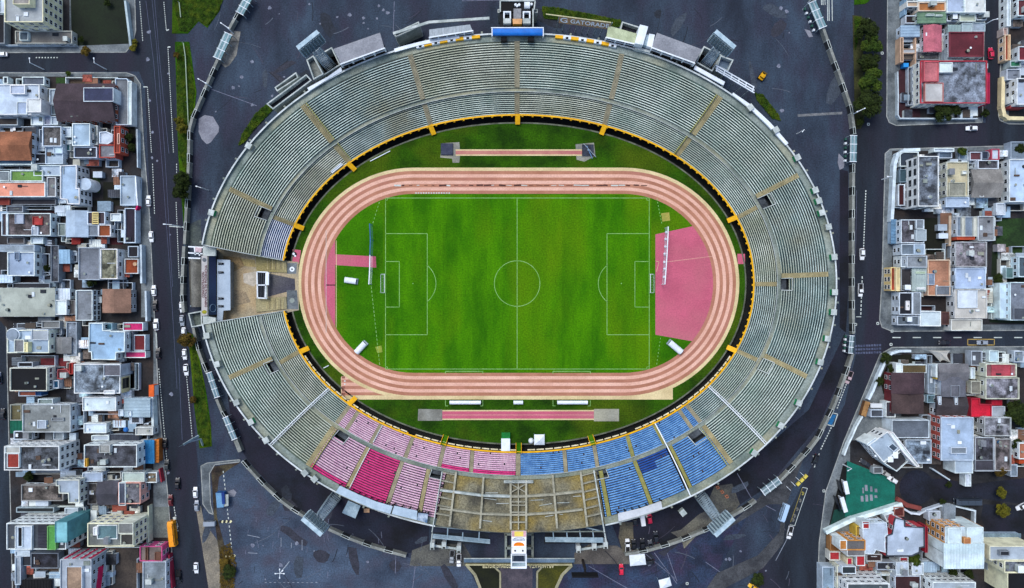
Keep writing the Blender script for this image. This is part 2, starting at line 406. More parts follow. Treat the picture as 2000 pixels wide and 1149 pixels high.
# front wall, yellow guard rail, moat
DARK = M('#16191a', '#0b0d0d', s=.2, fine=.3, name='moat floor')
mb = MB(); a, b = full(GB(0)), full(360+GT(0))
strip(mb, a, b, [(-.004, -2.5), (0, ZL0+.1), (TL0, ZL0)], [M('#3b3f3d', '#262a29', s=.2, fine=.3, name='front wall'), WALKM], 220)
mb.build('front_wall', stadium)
mb = MB(); strip(mb, a, b, [(0, ZL0), (0, ZL0+.8), (.018, ZL0+.8), (.018, ZL0)], [YEL, YEL, YEL], 220)
for k in range(150):
    u = a(0)+(b(0)-a(0))*(k+.5)/150; p = AU(u, -.002, ZL0+.6); q = AU(u, -.014, ZL0+.35)
    if not 245 < u < 300: mb.beam(p, q, .7, .08, YEL)
mb.build('guard_rail', stadium)
pan = 0
for k in range(62):
    u = 205+k*2.1; t = -.018
    if any(abs(u-x) < 1.2 for x in (270, 243, 297)): continue
    p, q = AU(u, t, 2.0), AU(u+1.75, t, 2.0)
    mb = MB(); mb.beam(p, q, .45, .3, M('#e6e0c4', '#c9c29c', s=.5, fine=.15, name='cream panel')); mb.build('advert_panel', stadium)
for px_, py_, du, mt in ((842,249,0,YEL),(1011,231,0,YEL),(1180,249,0,YEL),(683,322,0,YEL),(578,441,0,YEL),(591,685,0,YEL),(684,787,0,YEL),(1437,425,0,YEL),(1434,684,0,YEL),
                         (868,860,0,None),(1013,876,0,None),(1155,858,0,None)):
    u, t = inv(px_, py_); p, q = AU(u, .02, ZL0+.97), AU(u, -.105, .9 if mt else .5)
    mb = MB(); mb.beam(p, q, 1.9, .12, mt or GRASS)
    if mt is None:
        d = (q-p).normalized(); s = Vector((-d.y, d.x, 0)).normalized()*1.05
        for e in (-1, 1): mb.beam(p+s*e+Vector((0, 0, .7)), q+s*e+Vector((0, 0, .7)), .15, .9, YEL)
    o = mb.build('moat_bridge', stadium); 
    o['label'] = 'yellow moat bridge at the foot of a stair' if mt else 'green moat bridge with yellow sides'

# ---------------------------------------------------------------- seats
SEATM = {'pale pink': ('#e0bfd1', '#c9a0ba'), 'magenta': ('#de4089', '#c83379'), 'blue': ('#6fa3d6', '#4d83bd'), 'deep blue': ('#1f55a5', '#18458a')}
def seat_block(label, up, ua, ub, colour, r0=None, r1=None, accent=None):
    n = NU if up else NL; r0 = r0 or 0; r1 = n if r1 is None else r1
    tm = (trow(up, r0)+trow(up, r1))/2; c = AU((ua(tm)+ub(tm))/2, tm, zt(tm))
    root = thing('seat_block', label, 'seats', c, 'blocks of plastic seats on the terraces')
    for i in range(r0, r1):
        t0, t1 = trow(up, i), trow(up, i+1); d = t1-t0; z = zrow(up, i)
        col = accent[1] if accent and i >= accent[0] else colour
        c1, c2 = SEATM[col]; sm = M(c1, c2, s=.5, fine=.12, rough=.55, name=col+' seat plastic')
        for a, b in cuts(ua, ub, t0+d*.5):
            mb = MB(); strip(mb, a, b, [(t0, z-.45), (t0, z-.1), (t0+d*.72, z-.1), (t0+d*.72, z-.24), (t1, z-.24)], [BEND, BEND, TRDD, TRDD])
            ta = t0+d*.1; u0, u1 = a(ta), b(ta); L = (AU(u1, ta, z)-AU(u0, ta, z)).length; k = max(1, int(L/.56))
            for j in range(k):
                if R.random() < .006: continue
                uc = u0+(u1-u0)*(j+.5)/k; tc = t0+d*.34
                p = AU(uc, tc, z); q = AU(uc+.05, tc, z); s = (q-p).normalized(); f = Vector((s.y, -s.x, 0))
                if f.x*p.x+f.y*p.y > 0: f = -f      # towards the pitch
                hw = s*.265; Z = Vector((0, 0, 1))
                fr, bk = p+f*.19, p-f*.17
                vs = [fr-hw, fr+hw, bk+hw, bk-hw]; lo_ = [v-Z*.1 for v in vs]
                mb.add(vs+lo_, [(0,1,2,3), (0, 1, 5, 4), (1, 2, 6, 5), (3, 0, 4, 7)], sm)
                bt = bk-f*.1+Z*.38
                mb.add([bk-hw, bk+hw, bt+hw, bt-hw], [(0, 1, 2, 3)], sm); 
            mb.build('seat_row', root)
    return root
SH = lambda f, e: (lambda t: f(t)+e)
pa, pb_, pc, pd, pe = bd((677,839),(698,807)), bd((724,866),(742,833)), bd((791,895),(806,856)), bd((858,910),(868,869)), bd((920,921),(923,880))
cen = lambda t: 270.1
qf, qg, qh, qi, qj = bd((1105,921),(1102,880)), bd((1167,912),(1160,870)), bd((1236,892),(1226,855)), bd((1299,870),(1280,834)), bd((1352,838),(1328,804))
EP = .5
lows = [(EL, pa, 'pale pink', 'narrow pale pink seat block beside the grey terrace, lower tier left end'), (pa, pb_, 'pale pink', 'pale pink lower seat block with a dark gap in its top corner'),
        (pb_, pc, 'pale pink', 'pale pink lower seat block below the bright magenta block edge'), (pc, pd, 'pale pink', 'pale pink lower seat block left of the green moat bridge'),
        (pd, pe, 'pale pink', 'pale pink lower seat block with magenta top rows right of the green moat bridge'), (pe, cen, 'pale pink', 'pale pink lower seat block behind the white players tunnel'),
        (cen, qf, 'blue', 'blue lower seat block right of the centre aisle above the bare tribune'), (qf, qg, 'blue', 'blue lower seat block left of the right green moat bridge'),
        (qg, qh, 'blue', 'blue lower seat block right of the green moat bridge'), (qh, qi, 'blue', 'blue lower seat block left of the white fence'),
        (qi, qj, 'blue', 'blue lower seat block right of the white fence, with a dark corner'), (qj, ER, 'blue', 'narrow blue lower seat block beside the bare grey terrace')]
for a, b, c, lb in lows:
    seat_block(lb, False, SH(a, EP), SH(b, -EP), c, accent=(9, 'magenta') if 'behind' in lb or 'magenta top' in lb else None)
for f in (pa, pb_, pc, pd, pe, qf, qg, qj): stairway(f, False, 1.5, STAIRG)
stairway(cen, False, 1.8, STAIRG); stairway(qh, False, 1.5, STAIRY); stairway(qi, False, 1.5, STAIRY)
pk, pl, pm = bd((680,950),(719,874)), bd((759,979),(785,904)), bd((820,1000),(837,918))
qn, qo, qp = bd((1189,1005),(1176,935)), bd((1270,980),(1239,900)), bd((1350,972),(1303,872))
seat_block('large pale pink upper seat block with a magenta bottom edge beside the beige stair', True, SH(EL, EP), SH(pk, -EP), 'pale pink', accent=(17, 'magenta'))
seat_block('bright magenta upper seat block between two pale pink blocks', True, SH(pk, .45), SH(pl, -EP), 'magenta')
seat_block('pale pink upper seat block right of the bright magenta block', True, SH(pl, EP), SH(pm, -EP), 'pale pink')
seat_block('narrow pale pink upper seat block beside the bare brown tribune', True, SH(pm, EP), SH(trw, -.2), 'pale pink')
seat_block('very narrow blue upper seat block beside the bare brown tribune', True, SH(tre, .2), SH(qn, -EP), 'blue')
seat_block('blue upper seat block above the white canopy on the right', True, SH(qn, EP), SH(qo, -EP), 'blue')
seat_block('deep blue rows at the foot of a pale blue seat block', True, SH(qo, EP), SH(qp, -EP), 'deep blue', 0, 3)
half = lambda t: qo(t)*.5+qp(t)*.5
seat_block('small deep blue patch of seats below the deep blue rows', True, SH(qo, EP), half, 'deep blue', 3, 6)
seat_block('short blue seat rows beside the small deep blue patch', True, half, SH(qp, -EP), 'blue', 3, 6)
seat_block('blue upper seat block left of the long white fence', True, SH(qo, EP), SH(qp, -EP), 'blue', 6)
seat_block('large blue upper seat block between white fence and beige stair', True, SH(qp, 1.1), SH(ER, -EP), 'blue')
for f, m in ((pk, STAIR), (pl, STAIRG), (pm, STAIR), (qn, STAIRY), (qo, STAIRY)): stairway(f, True, 1.5, m)
stairway(SH(qp, .7), True, 1.2, STAIRY)
mb = MB()
for k in range(26):
    ta = .02+.95*k/26; tb = .02+.95*(k+1)/26; p, q = AU(qp(ta), ta, zt(ta)+1.1), AU(qp(tb), tb, zt(tb)+1.1)
    mb.beam(p, q, .4, .12, WHITE); mb.beam(p, p-Vector((0, 0, 1.1)), .12, .12, WHITE); mb.beam(p-Vector((0, 0, .5)), q-Vector((0, 0, .5)), .1, .1, WHITE)
mb.build('barrier_fence', stadium)['label'] = 'white barrier fence through the blue seats'
for f in (pb_, pk):
    mb = MB()
    for k in range(10 if f is pb_ else 19):
        up = f is pk; ta = trow(up, k)+.01; p = AU(f(ta)+.42, ta, zt(ta)+.9); mb.beam(p, p-Vector((0, 0, .9)), .3, .3, WHITE)
        if k: mb.beam(p, pp_, .12, .12, WHITE)
        pp_ = p
    mb.build('handrail', stadium)

# ---------------------------------------------------------------- bare tribune on the near side
TRIB = M('#827f69', '#484840', s=.13, c3='#8a7a42', s3=.08, fine=.5, name='stained tribune concrete', lo=.36, hi=.64)
tq = lambda u, v: (840+u/4.614, 900+v/4.614)
zb = lambda py: 6.4+max(0, min(1, (py-922)/112))*5.6
mb = MB(); strip(mb, trw, tre, [(TU0, ZL1), (.36, 6.0), (.5, 7.4), (.7, 9.3), (.85, 10.8), (.965, 11.9), (.97, 10.8)], [TRIB]*5+[CONC], 40)
mb.build('tribune_deck', stadium)
RIB = M('#a9a896', '#878676', s=.3, fine=.2, name='concrete rib')
def rib(a, b, wd=.75, m=RIB, nm='tribune_rib', lift=.7, par=stadium, ht=1.3):
    p, q = tq(*a), tq(*b)
    mb = MB(); n = max(1, int(math.dist(p, q)/20))
    for k in range(n):
        c = (p[0]+(q[0]-p[0])*k/n, p[1]+(q[1]-p[1])*k/n); e = (p[0]+(q[0]-p[0])*(k+1)/n, p[1]+(q[1]-p[1])*(k+1)/n)
        mb.beam(A(*c, zt(inv(*c)[1])+lift), A(*e, zt(inv(*e)[1])+lift), wd, ht, m)
    return mb.build(nm, par)
for a, b in (((235,100),(175,590)), ((482,150),(450,610)), ((725,175),(727,620)), ((866,175),(866,620)), ((1104,130),(1145,610)), ((1355,100),(1415,590))): rib(a, b)
rib((795,190), (797,620), .4)
for v in (300, 465):
    c0 = [(90, v-38), (210, v-22), (470, v+12), (727, v+20), (866, v+18), (1115, v+2), (1375, v-28)]
    for a, b in zip(c0, c0[1:]): rib(a, b, .65 if v > 400 else .8, CONCW if v == 300 and a[0] < 600 else RIB)
for k in range(6):
    v = 160+k*74; rib((105-k*13, v-60), (222-k*9, v-36), .3); rib((1362+k*9, v-26), (1490+k*12, v-60), .3)
for v in (368, 398, 462, 552): rib((727, v), (866, v), .35)
rib((727,205), (866,285), .25); rib((866,205), (727,285), .25)
for a, b in (((665,182),(930,182)), ((665,195),(930,195))): rib(a, b, .25, CONCW, 'tribune_beam', 1.1)
for a, b in (((108,100),(18,640)),((20,655),(6,770))): rib(a, b, .35, CONCW, 'tribune_beam', .9)
rib((1475,90), (1570,640), .45, CONCW, 'tribune_beam', .9); rib((1572,650), (1590,765), .45, CONCW, 'tribune_beam', .9)
for a, b in (((497,290),(612,290)), ((485,338),(598,353)), ((597,386),(712,385)), ((473,538),(558,548)), ((905,357),(1022,352)), ((985,405),(1098,386)), ((1142,380),(1255,378)), ((1288,322),(1362,318)), ((1035,505),(1112,490)), ((1168,484),(1197,484))):
    p, q = A(*tq(*a), zt(inv(*tq(*a))[1])+.25), A(*tq(*b), zt(inv(*tq(*b))[1])+.25)
    mb = MB(); mb.beam(p, q, .18, .18, CONCW); o = mb.build('loose_batten'); 
    tag(o, 'white batten lying loose on the bare brown tribune', 'batten', 'loose white battens on the tribune')
# frames hanging below the tribune
LB_ = M('#9fb6c2', '#7e97a6', s=.3, fine=.15, name='pale blue steel')
def frame(pts, rails, z, label):
    o = None; mb = MB(); p = [A(*tq(*q), z) for q in pts]
    for k in range(4):
        f = (k+.5)/4; mb.beam(p[0].lerp(p[3], f), p[1].lerp(p[2], f), .45, .15, LB_)
    mb.beam(p[0], p[1], .2, .3, LB_); mb.beam(p[3], p[2], .25, .4, LB_)
    for a, b in rails: mb.beam(A(*tq(*a), z+.6), A(*tq(*b), z+.2), .4, .4, LB_)
    o = mb.build('service_gantry', stadium); o['label'] = label
frame([(30,662),(540,712),(540,745),(22,695)], [((160,605),(155,700)), ((295,645),(292,720)), ((443,640),(440,720)), ((45,592),(540,640))], 6, 'pale blue gantry left of the sign tower')
frame([(1035,690),(1560,695),(1560,735),(1040,728)], [((1108,640),(1115,712)), ((1230,635),(1238,712)), ((1348,625),(1358,712)), ((1465,625),(1475,712)), ((1390,598),(1565,640)), ((900,640),(1390,600))], 6, 'pale blue gantry right of the sign tower')
mb = MB()
for s in (-1, 1):
    x0, x1 = (28, 735) if s < 0 else (866, 1570)
    mb.beam(A(*tq(x0, 590 if s < 0 else 640), 7), A(*tq(x1, 637), 9), .35, .5, CONC)
mb.build('edge_beam', stadium)
# outer wall under the tribune
mb = MB(); n = 30
for k in range(n):
    f = lambda j: trw(.93)+(tre(.93)-trw(.93))*j/n
    p, q = AU(f(k), .93, 11.2), AU(f(k+1), .93, 11.2); mb.add([p, q, (q.x, q.y, 0), (p.x, p.y, 0)], [(0, 1, 2, 3)], TRIB)
mb.build('outer_wall', stadium)
# ================================================================ ground, field, track
N = 160
mb = MB()
def ringpt(t, z, k): return AU(360*k/N, t, z)
r0 = [ringpt(.1, 0, k) for k in range(N)]
rs = [r0]
for s in (1.25, 2, 6, 24): rs.append([Vector((p.x*s, p.y*s, 0)) for p in r0])
for a, b in zip(rs, rs[1:]): mb.add(a+b, [(k, N+k, N+(k+1) % N, (k+1) % N) for k in range(N)], ASPH)
struct(mb.build('ground'))
mb = MB(); mb.add([ringpt(-.08, 0, k) for k in range(N)], [tuple(range(N))], GRASSD)
struct(mb.build('field'))
mb = MB()
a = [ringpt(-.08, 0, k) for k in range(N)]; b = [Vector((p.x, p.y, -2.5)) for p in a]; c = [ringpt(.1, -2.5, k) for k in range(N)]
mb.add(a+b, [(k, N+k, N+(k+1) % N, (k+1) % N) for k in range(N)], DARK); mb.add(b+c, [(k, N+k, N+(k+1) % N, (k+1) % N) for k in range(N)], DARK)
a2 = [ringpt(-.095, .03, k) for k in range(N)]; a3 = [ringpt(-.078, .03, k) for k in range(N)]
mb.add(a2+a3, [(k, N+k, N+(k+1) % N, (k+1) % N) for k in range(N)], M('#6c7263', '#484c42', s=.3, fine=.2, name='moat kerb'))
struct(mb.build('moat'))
TK = {'c': M('#dac99a', '#c4b184', s=.1, fine=.15, name='cream track'), 'r': M('#b27d64', '#a06d55', s=.15, fine=.1, c3='#a97263', name='red lane'), 'p': M('#e2b6a2', '#d2a28e', s=.1, fine=.15, name='pink lane'),
      'm': M('#c15e76', '#b2566c', s=.1, fine=.16, c3='#b56672', name='pink infield')}
TCY = 553.7
def oval(r, n=40): return arc(808, TCY, r, 90, 270, n)+arc(1218, TCY, r, 270, 450, n)
mb = MB(); rr = [226, 219.6, 213, 206.7, 200.4, 194, 187.6, 181.2, 174.8]
zc = .04
for k, cc in enumerate('crprprpr'):
    o, i = [A(*p) for p in oval(rr[k])], [A(*p) for p in oval(rr[k+1])]; n = len(o)
    vs = [(v.x, v.y, zc) for v in o]+[(v.x, v.y, zc) for v in i]
    mb.add(vs, [(j, (j+1) % n, n+(j+1) % n, n+j) for j in range(n)], TK[cc])
struct(mb.build('running_track'))
mb = MB()
for y0, y1, x0, x1, cc, z in ((737, 780.6, 666, 1314, 'c', .02),):
    p = [A(x0, y1), A(x1, y1), A(x1, 737), A(x0, y0)]; mb.add([(v.x, v.y, z) for v in p], [(0, 1, 2, 3)], TK[cc])
for y0, y1, cc in ((741.5, 747.5, 'r'), (747.5, 754, 'p'), (754, 760, 'r'), (760, 766.5, 'p'), (766.5, 772.5, 'r'), (735, 741.5, 'p')):
    p = [A(667, y1), A(808, y1), A(808, y0), A(667, y0)]; mb.add([(v.x, v.y, .03) for v in p], [(0, 1, 2, 3)], TK[cc])
struct(mb.build('sprint_straight'))
# infield grass with mowing bands, pink run-ups
MOW = M('#468204', '#306a04', s=.07, c3='#547d06', s3=.04, fine=.32, rough=1, stretch=(1.6, .55, 1), name='mown grass', spec=.1)
ov = oval(174.8); mb = MB(); mb.add([(v.x, v.y, .025) for v in [A(*p) for p in ov]][::-1], [tuple(range(len(ov)-1, -1, -1))], M('#3d7805', '#2b6204', s=.05, c3='#577a08', s3=.035, fine=.35, rough=1, name='infield grass', spec=.1)); 
struct(mb.build('infield_grass'))
MOW2 = M('#427d04', '#2d6504', s=.07, c3='#507a06', s3=.04, fine=.32, rough=1, stretch=(1.6, .55, 1), name='mown grass band', spec=.1)
mb = MB(); xs_ = [748+524*k/18 for k in range(19)]
for k in range(18): mb.add([(*A(x, y)[:2], .03) for x, y in ((xs_[k], 727.5), (xs_[k+1], 727.5), (xs_[k+1], 380.5), (xs_[k], 380.5))], [(0,1,2,3)], MOW if k % 2 else MOW2)
struct(mb.build('pitch'))
a_ = math.degrees(math.acos(153/174.8))
sheet('pink_segment', arc(808, TCY, 174.8, 180-a_, 180+a_, 24), .035, TK['m'])
sheet('pink_runway', [(655, 497), (734, 501), (735, 523), (655, 518)], .038, TK['m'])
fan = [(1280, 458), (1353, 442)]+arc(1218, TCY, 174.8, 39.5, -40, 24)+[(1353, 667), (1280, 654)]
sheet('pink_apron', fan, .035, TK['m'])
for pts in ([(572,487),(588,489),(584,516),(570,514)], [(1440,496),(1455,496),(1455,516),(1441,516)]): sheet('pink_crossing', pts, .012, TK['m'])
for x0, x1, y0, y1, pads, tk in ((890, 1137, 292, 304.5, None, 0), (864, 1160, 801, 820.5, 1, 0)):
    sheet('jump_runway', [(x0, y0), (x1, y0), (x1, y1), (x0, y1)], .02, TK['c'])
    e = 2.6; sheet('jump_lane', [(x0, y0+e), (x1, y0+e), (x1, y1-e), (x0, y1-e)], .026, M('#b98072', '#a96a66', s=.2, fine=.1, c3='#b05b72', name='jump lane') if not pads else TK['m'])
GP = M('#8b8d86', '#6f7069', s=.2, fine=.2, c3='#a09f8c', name='jump pad')
sheet('jump_pad', [(817,799),(864,800),(864,822),(816,822)], .018, GP); sheet('jump_pad', [(1160,799),(1209,799),(1209,823),(1160,823)], .018, GP)
sheet('jump_pad', [(863,280),(897,278),(899,300),(897,318),(884,318),(883,310),(860,308)], .018, GP); sheet('jump_pad', [(1124,282),(1160,279),(1163,305),(1141,316),(1126,312)], .018, GP)
sheet('bare_patch', [(1291,417),(1307,415),(1309,431),(1294,433)], .036, M('#a59a49', '#8d9340', s=.3, fine=.2, name='dry grass')); sheet('bare_patch', [(733,678),(745,675),(747,688),(737,690)], .036, M('#8f9b3c', '#6f8d2c', s=.3, fine=.2, name='dry grass'))
# pitch markings
mb = MB(); Wd = .22; z = .05
L_ = lambda pts, wd=Wd: line(mb, pts, wd, z, GLINE)
GLINE = M('#93c078', '#74a857', s=.5, fine=.15, name='pitch line')
L_([(753,387),(1268,387),(1268,721),(753,721),(753,387)]); L_([(1010,387),(1010,721)])
L_(arc(1010,554,44.5,0,360,48))
for s in (-1, 1):
    X = lambda d: 1010+s*(257.5-d)
    L_([(X(0),456.5),(X(82),456.5),(X(82),654),(X(0),654)]); L_([(X(0),511),(X(27.5),511),(X(27.5),600),(X(0),600)])
    c = X(54); a0 = 53 if s < 0 else 127
    L_(arc(c, 554, 45, -a0 if s < 0 else 127, a0 if s < 0 else 233, 16)); L_([(c-1,554),(c+1,554)], .4)
    for y, e in ((387,1),(721,-1)): L_([(X(5),y),(X(4),y+e*4),(X(0),y+e*5)], .2)
L_([(1009,554),(1011,554)], .5)
dashes(mb, (741,395), (727,440), 6, .5, .2, z, GLINE); dashes(mb, (725,560), (742,716), 20, .6, .2, z, GLINE); dashes(mb, (1283,388), (1293,440), 8, .5, .2, z, GLINE); dashes(mb, (1290,660), (1282,716), 8, .4, .2, z, GLINE)
for x0, x1 in ((870, 943), (1080, 1153)): L_([(x0,730),(x0,725.5),(x1,725.5),(x1,730)], .22); L_([(x0,782),(x0,793),(x0+5,793)], .2); L_([(x1,782),(x1,793),(x1-5,793)], .2)
struct(mb.build('pitch_markings'))
mb = MB(); line(mb, [(637,450),(637,650)], .15, .052, LINEW); line(mb, [(657,470),(657,640)], .2, .052, TK['c']); line(mb, [(637,557),(655,557)], .4, .053, BLACK)
line(mb, [(1300,512),(1398,500)], .15, .052, TK['p']); line(mb, [(1281,510),(1287,512),(1282,531)], .15, .052, TK['c']); line(mb, [(865,810.7),(1160,810.7)], .15, .05, TK['p'])
for y in (737.5, 744.5, 750.5, 757, 763, 769.5, 775): line(mb, [(668,y),(674,y)], .9, .05, M('#8d5c50', fine=.1)) if int(y) % 2 else line(mb, [(672,y),(675,y)], .5, .05, LINEW)
R.seed(5)
for k in range(34):
    x = 770+k*14.6; line(mb, [(x,362.2+R.uniform(-.6,.6)),(x+R.uniform(5,16),362.4+R.uniform(-.6,.6))], R.uniform(.15,.7), .05+k*.0007, M('#5b3a33', '#3c2724', s=.6) if R.random() < .72 else LINEW)
for k in range(14): line(mb, [(811+k*5,377.2),(814+k*5,377.2)], .5, .052, LINEW)
struct(mb.build('track_markings'))
# ---- entrance plaza through the left gap of the bowl
PL = M('#b8ae92', '#948c79', s=.09, c3='#a8906a', s3=.06, fine=.3, name='entrance concrete')
slab('entrance_plaza', [(404,478),(430,486),(500,499),(562,510),(583,512),(584,606),(560,611),(440,634),(404,640)], -2.4, .06, PL)
slab('entrance_ramp', [(500,500),(560,511),(561,533),(502,530)], .06, .55, M('#a19a77', '#7f7b64', s=.12, fine=.3, c3='#8f8450', name='ramp concrete'))
slab('entrance_ramp', [(500,583),(560,580),(561,603),(502,610)], .06, .55, M('#a19a77', '#7f7b64', s=.12, fine=.3, c3='#8f8450', name='ramp concrete'))
mb = MB()
for y0, y1 in ((503,530),(583,607)):
    for k in range(7): x = 522+k*5.2; mb.beam(A(x, y0+.5, .6), A(x+(.5 if y0 < 550 else -.5), y1-3, .6), .35, .14, M('#8a8062' if k % 2 else '#b9ad80', fine=.3))
struct(mb.build('ramp_steps'))
sheet('dark_apron', [(523,534),(576,545),(577,566),(523,580)], .07, M('#4a4a55', '#363640', s=.1, fine=.35, c3='#5b5b5c', name='dark apron'))
sheet('helipad_pad', [(561,514),(580,514),(579,535),(561,535)], .075, PAVE); sheet('helipad_pad', [(560,567),(580,567),(583,604),(561,604)], .075, PAVE)
mb = MB()
for cx, cy, m in ((570.5,526,WHITE),(570.5,587,CONC)):
    p = A(cx, cy); mb.cyl(p.x, p.y, .08, .085, 1.0, m, 20)
line(mb, [(568.5,526),(572.5,526)], .3, .09, BLACK); line(mb, [(570.5,524),(570.5,528)], .3, .09, BLACK)
p = A(575,497); mb.cyl(p.x, p.y, .05, .06, 1.0, BLACK, 16); p = A(573.5,496); mb.cyl(p.x, p.y, .06, .065, .5, WHITE, 16); p = A(576.5,500); mb.cyl(p.x, p.y, .06, .066, .4, WHITE, 16)
struct(mb.build('ground_emblems'))
sheet('forecourt', [(392,1010),(430,900),(474,898),(520,955),(600,1018),(700,1062),(800,1090),(845,1106),(912,1106),(940,1160),(930,1230),(430,1230),(400,1100)], .003, ASPHB)
sheet('forecourt', [(1120,1104),(1225,1086),(1330,1060),(1410,1030),(1470,990),(1400,1120),(1370,1230),(1085,1230),(1090,1140)], .003, M('#334560', '#20283a', s=.09, c3='#383149', s3=.12, fine=.5, rough=.9, name='forecourt asphalt'))
for pts, m in (([(475,535),(500,530),(508,548),(495,560),(476,552)], M('#c3bcae', '#a8a294', s=.5, fine=.2)), ([(436,500),(470,503),(478,520),(455,532),(446,560),(438,540)], M('#a3875c', '#8c7a5a', s=.25, fine=.35)), ([(470,505),(498,508),(500,522),(478,520)], M('#b3a06c', '#9c8e62', s=.5, fine=.25)), ([(450,565),(480,570),(490,590),(455,600)], M('#a08f74', '#8b7f6a', s=.3, fine=.35))): sheet('ground_patch', pts, .066, m)
# ---- plaza stains, patches, painted shade around the bowl
PATCH = M('#8d919c', '#727581', s=.2, fine=.2, name='pale patch')
for pts, m in (([(388,232),(400,225),(416,228),(428,248),(427,258),(412,278),(404,282),(394,272),(388,258)], PATCH),
    ([(455,60),(470,62),(462,108),(448,128),(440,132),(424,118),(420,105),(430,82)], M('#8a8a84', '#6a6a66', s=.4, fine=.35)),
    ([(1571,57),(1582,60),(1588,72),(1580,73)], PATCH), ([(1638,300),(1650,312),(1648,328),(1640,332),(1636,318)], PATCH),
    ([(1310,1040),(1330,1035),(1365,1005),(1395,990),(1405,1010),(1340,1060)], M('#6b6a5f', '#4a4a48', s=.15, fine=.4)), ([(1316,1000),(1345,985),(1378,1028),(1336,1072)], M('#83806f', '#5a5a52', s=.15, fine=.4)),
    ([(1395,950),(1430,945),(1445,985),(1425,1010),(1400,1000),(1385,975)], M('#5f5f55', '#3f4040', s=.2, fine=.4)),
    ([(1212,1020),(1236,1020),(1238,1068),(1216,1078),(1208,1050)], M('#66604f', '#45443e', s=.15, fine=.4)),
    ([(845,1060),(905,1062),(928,1100),(905,1106),(800,1106),(805,1075),(840,1062)], M('#5f605a', '#3b3d40', s=.12, fine=.4)),
    ([(1010,1102),(1040,1102),(1040,1149),(978,1149),(976,1102)], M('#565058', '#3c3a44', s=.2, fine=.3)),
    ([(1150,1064),(1205,1066),(1240,1090),(1240,1102),(1120,1102),(1122,1080)], M('#6a665f', '#4a4744', s=.12, fine=.35)),
    ([(376,992),(392,988),(398,1018),(422,1052),(442,1085),(430,1160),(407,1160),(392,1088),(380,1042)], M('#8d8676', '#67645c', s=.12, fine=.35)), ([(412,912),(470,903),(446,918),(428,932),(422,985),(424,1010),(441,1075),(452,1100),(458,1160),(432,1160),(428,1080),(418,1010)], M('#3d332a', '#201b18', s=.25, fine=.5, c3='#55503a', s3=.2, name='soil')),
    ([(366,440),(392,428),(394,482),(368,480)], M('#55605c', '#394247', s=.15, fine=.35)),
    ([(368,505),(400,505),(402,600),(372,598)], M('#605f58', '#45453f', s=.1, fine=.35)),
    ([(1420,240),(1425,235)], None), ([(842,1040),(955,1042),(955,1064),(845,1062)], M('#2b333b', '#1d2229', s=.15, fine=.3)), ([(1065,1040),(1180,1040),(1180,1062),(1062,1062)], M('#22262d', '#191c22', s=.15, fine=.3)),
    ([(455,850),(480,893),(500,918),(525,945),(560,979),(600,1004),(645,1029),(690,1049),(735,1064),(800,1081),(838,1062),(838,1014),(760,960),(620,860),(500,740),(440,740)], ASPH3), ([(1190,1010),(1330,985),(1420,925),(1500,870),(1580,800),(1650,650),(1658,700),(1600,830),(1500,950),(1340,1055),(1215,1075)], ASPH3),  # dark sheets put the shade outside the bowl into the ground colour
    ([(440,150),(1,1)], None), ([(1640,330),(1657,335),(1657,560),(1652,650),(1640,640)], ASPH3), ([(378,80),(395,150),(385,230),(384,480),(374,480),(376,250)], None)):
    if m and len(pts) > 2: sheet('ground_patch', pts, .006+R.random()*.02, m)
# ---- roads and pavements
sheet('street', [(262,-80),(340,-80),(345,110),(352,330),(362,560),(366,700),(386,900),(384,1000),(420,1230),(340,1230),(325,950),(308,740),(300,560),(288,280),(283,170),(272,140),(-80,140),(-80,104),(250,104),(263,86)], .028, ASPH2)
sheet('street', [(1668,-80),(1733,-80),(1733,240),(1925,240),(1925,-80),(1960,-80),(1960,243),(2100,243),(2100,286),(1732,292),(1726,560),(1722,640),(2100,645),(2100,680),(1742,680),(1690,760),(1648,860),(1612,960),(1600,1060),(1594,1230),(1440,1230),(1480,1120),(1575,930),(1650,790),(1672,690),(1668,300)], .028, ASPH2)
slab('pavement', [(-80,-80),(262,-80),(266,60),(260,86),(246,103),(-80,104)], -.1, .13, PAVE)
slab('pavement', [(-80,142),(248,142),(264,148),(275,164),(282,290),(293,420),(300,570),(312,800),(328,960),(348,1230),(26,1230),(12,640),(-80,615)], -.1, .13, PAVE)
slab('pavement', [(1733,-80),(1925,-80),(1919,240),(1750,246),(1736,240),(1731,228)], -.1, .13, PAVE)
slab('pavement', [(1962,-80),(2100,-80),(2100,244),(1970,243),(1952,236),(1949,225)], -.1, .13, PAVE)
slab('pavement', [(1728,300),(1738,291),(2100,281),(2100,645),(1742,648),(1722,640),(1717,625),(1722,540)], -.1, .13, PAVE)
slab('pavement', [(1742,678),(2100,676),(2100,1230),(1594,1230),(1599,1060),(1612,960),(1648,860),(1690,760),(1718,692)], -.1, .13, PAVE)
slab('pavement', [(392,910),(404,904),(470,897),(468,903),(420,908),(410,925),(412,985),(418,1006),(408,1002),(396,985)], -.1, .13, PAVE)
slab('traffic_island', [(1410,1040),(1480,975),(1520,935),(1560,890),(1570,893),(1545,960),(1535,990),(1530,1060),(1490,1110),(1415,1149),(1380,1149),(1400,1120),(1480,1085),(1522,1040),(1530,985),(1500,985)], -.1, .1, M('#4b4e52', '#303338', s=.15, fine=.35))
slab('median', [(338,-80),(440,-80),(430,20),(405,55),(388,42),(367,66),(336,66)], -.1, .12, GRASSD)
slab('median', [(342,82),(370,82),(384,180),(372,300),(368,470),(362,480),(348,300)], -.1, .12, GRASSD)
slab('median', [(366,648),(380,655),(402,760),(412,830),(414,872),(390,876),(380,800),(372,700)], -.1, .12, GRASSD)
slab('median', [(1668,10),(1668,-80),(1700,-80),(1698,2),(1690,8)], -.1, .12, GRASSD)
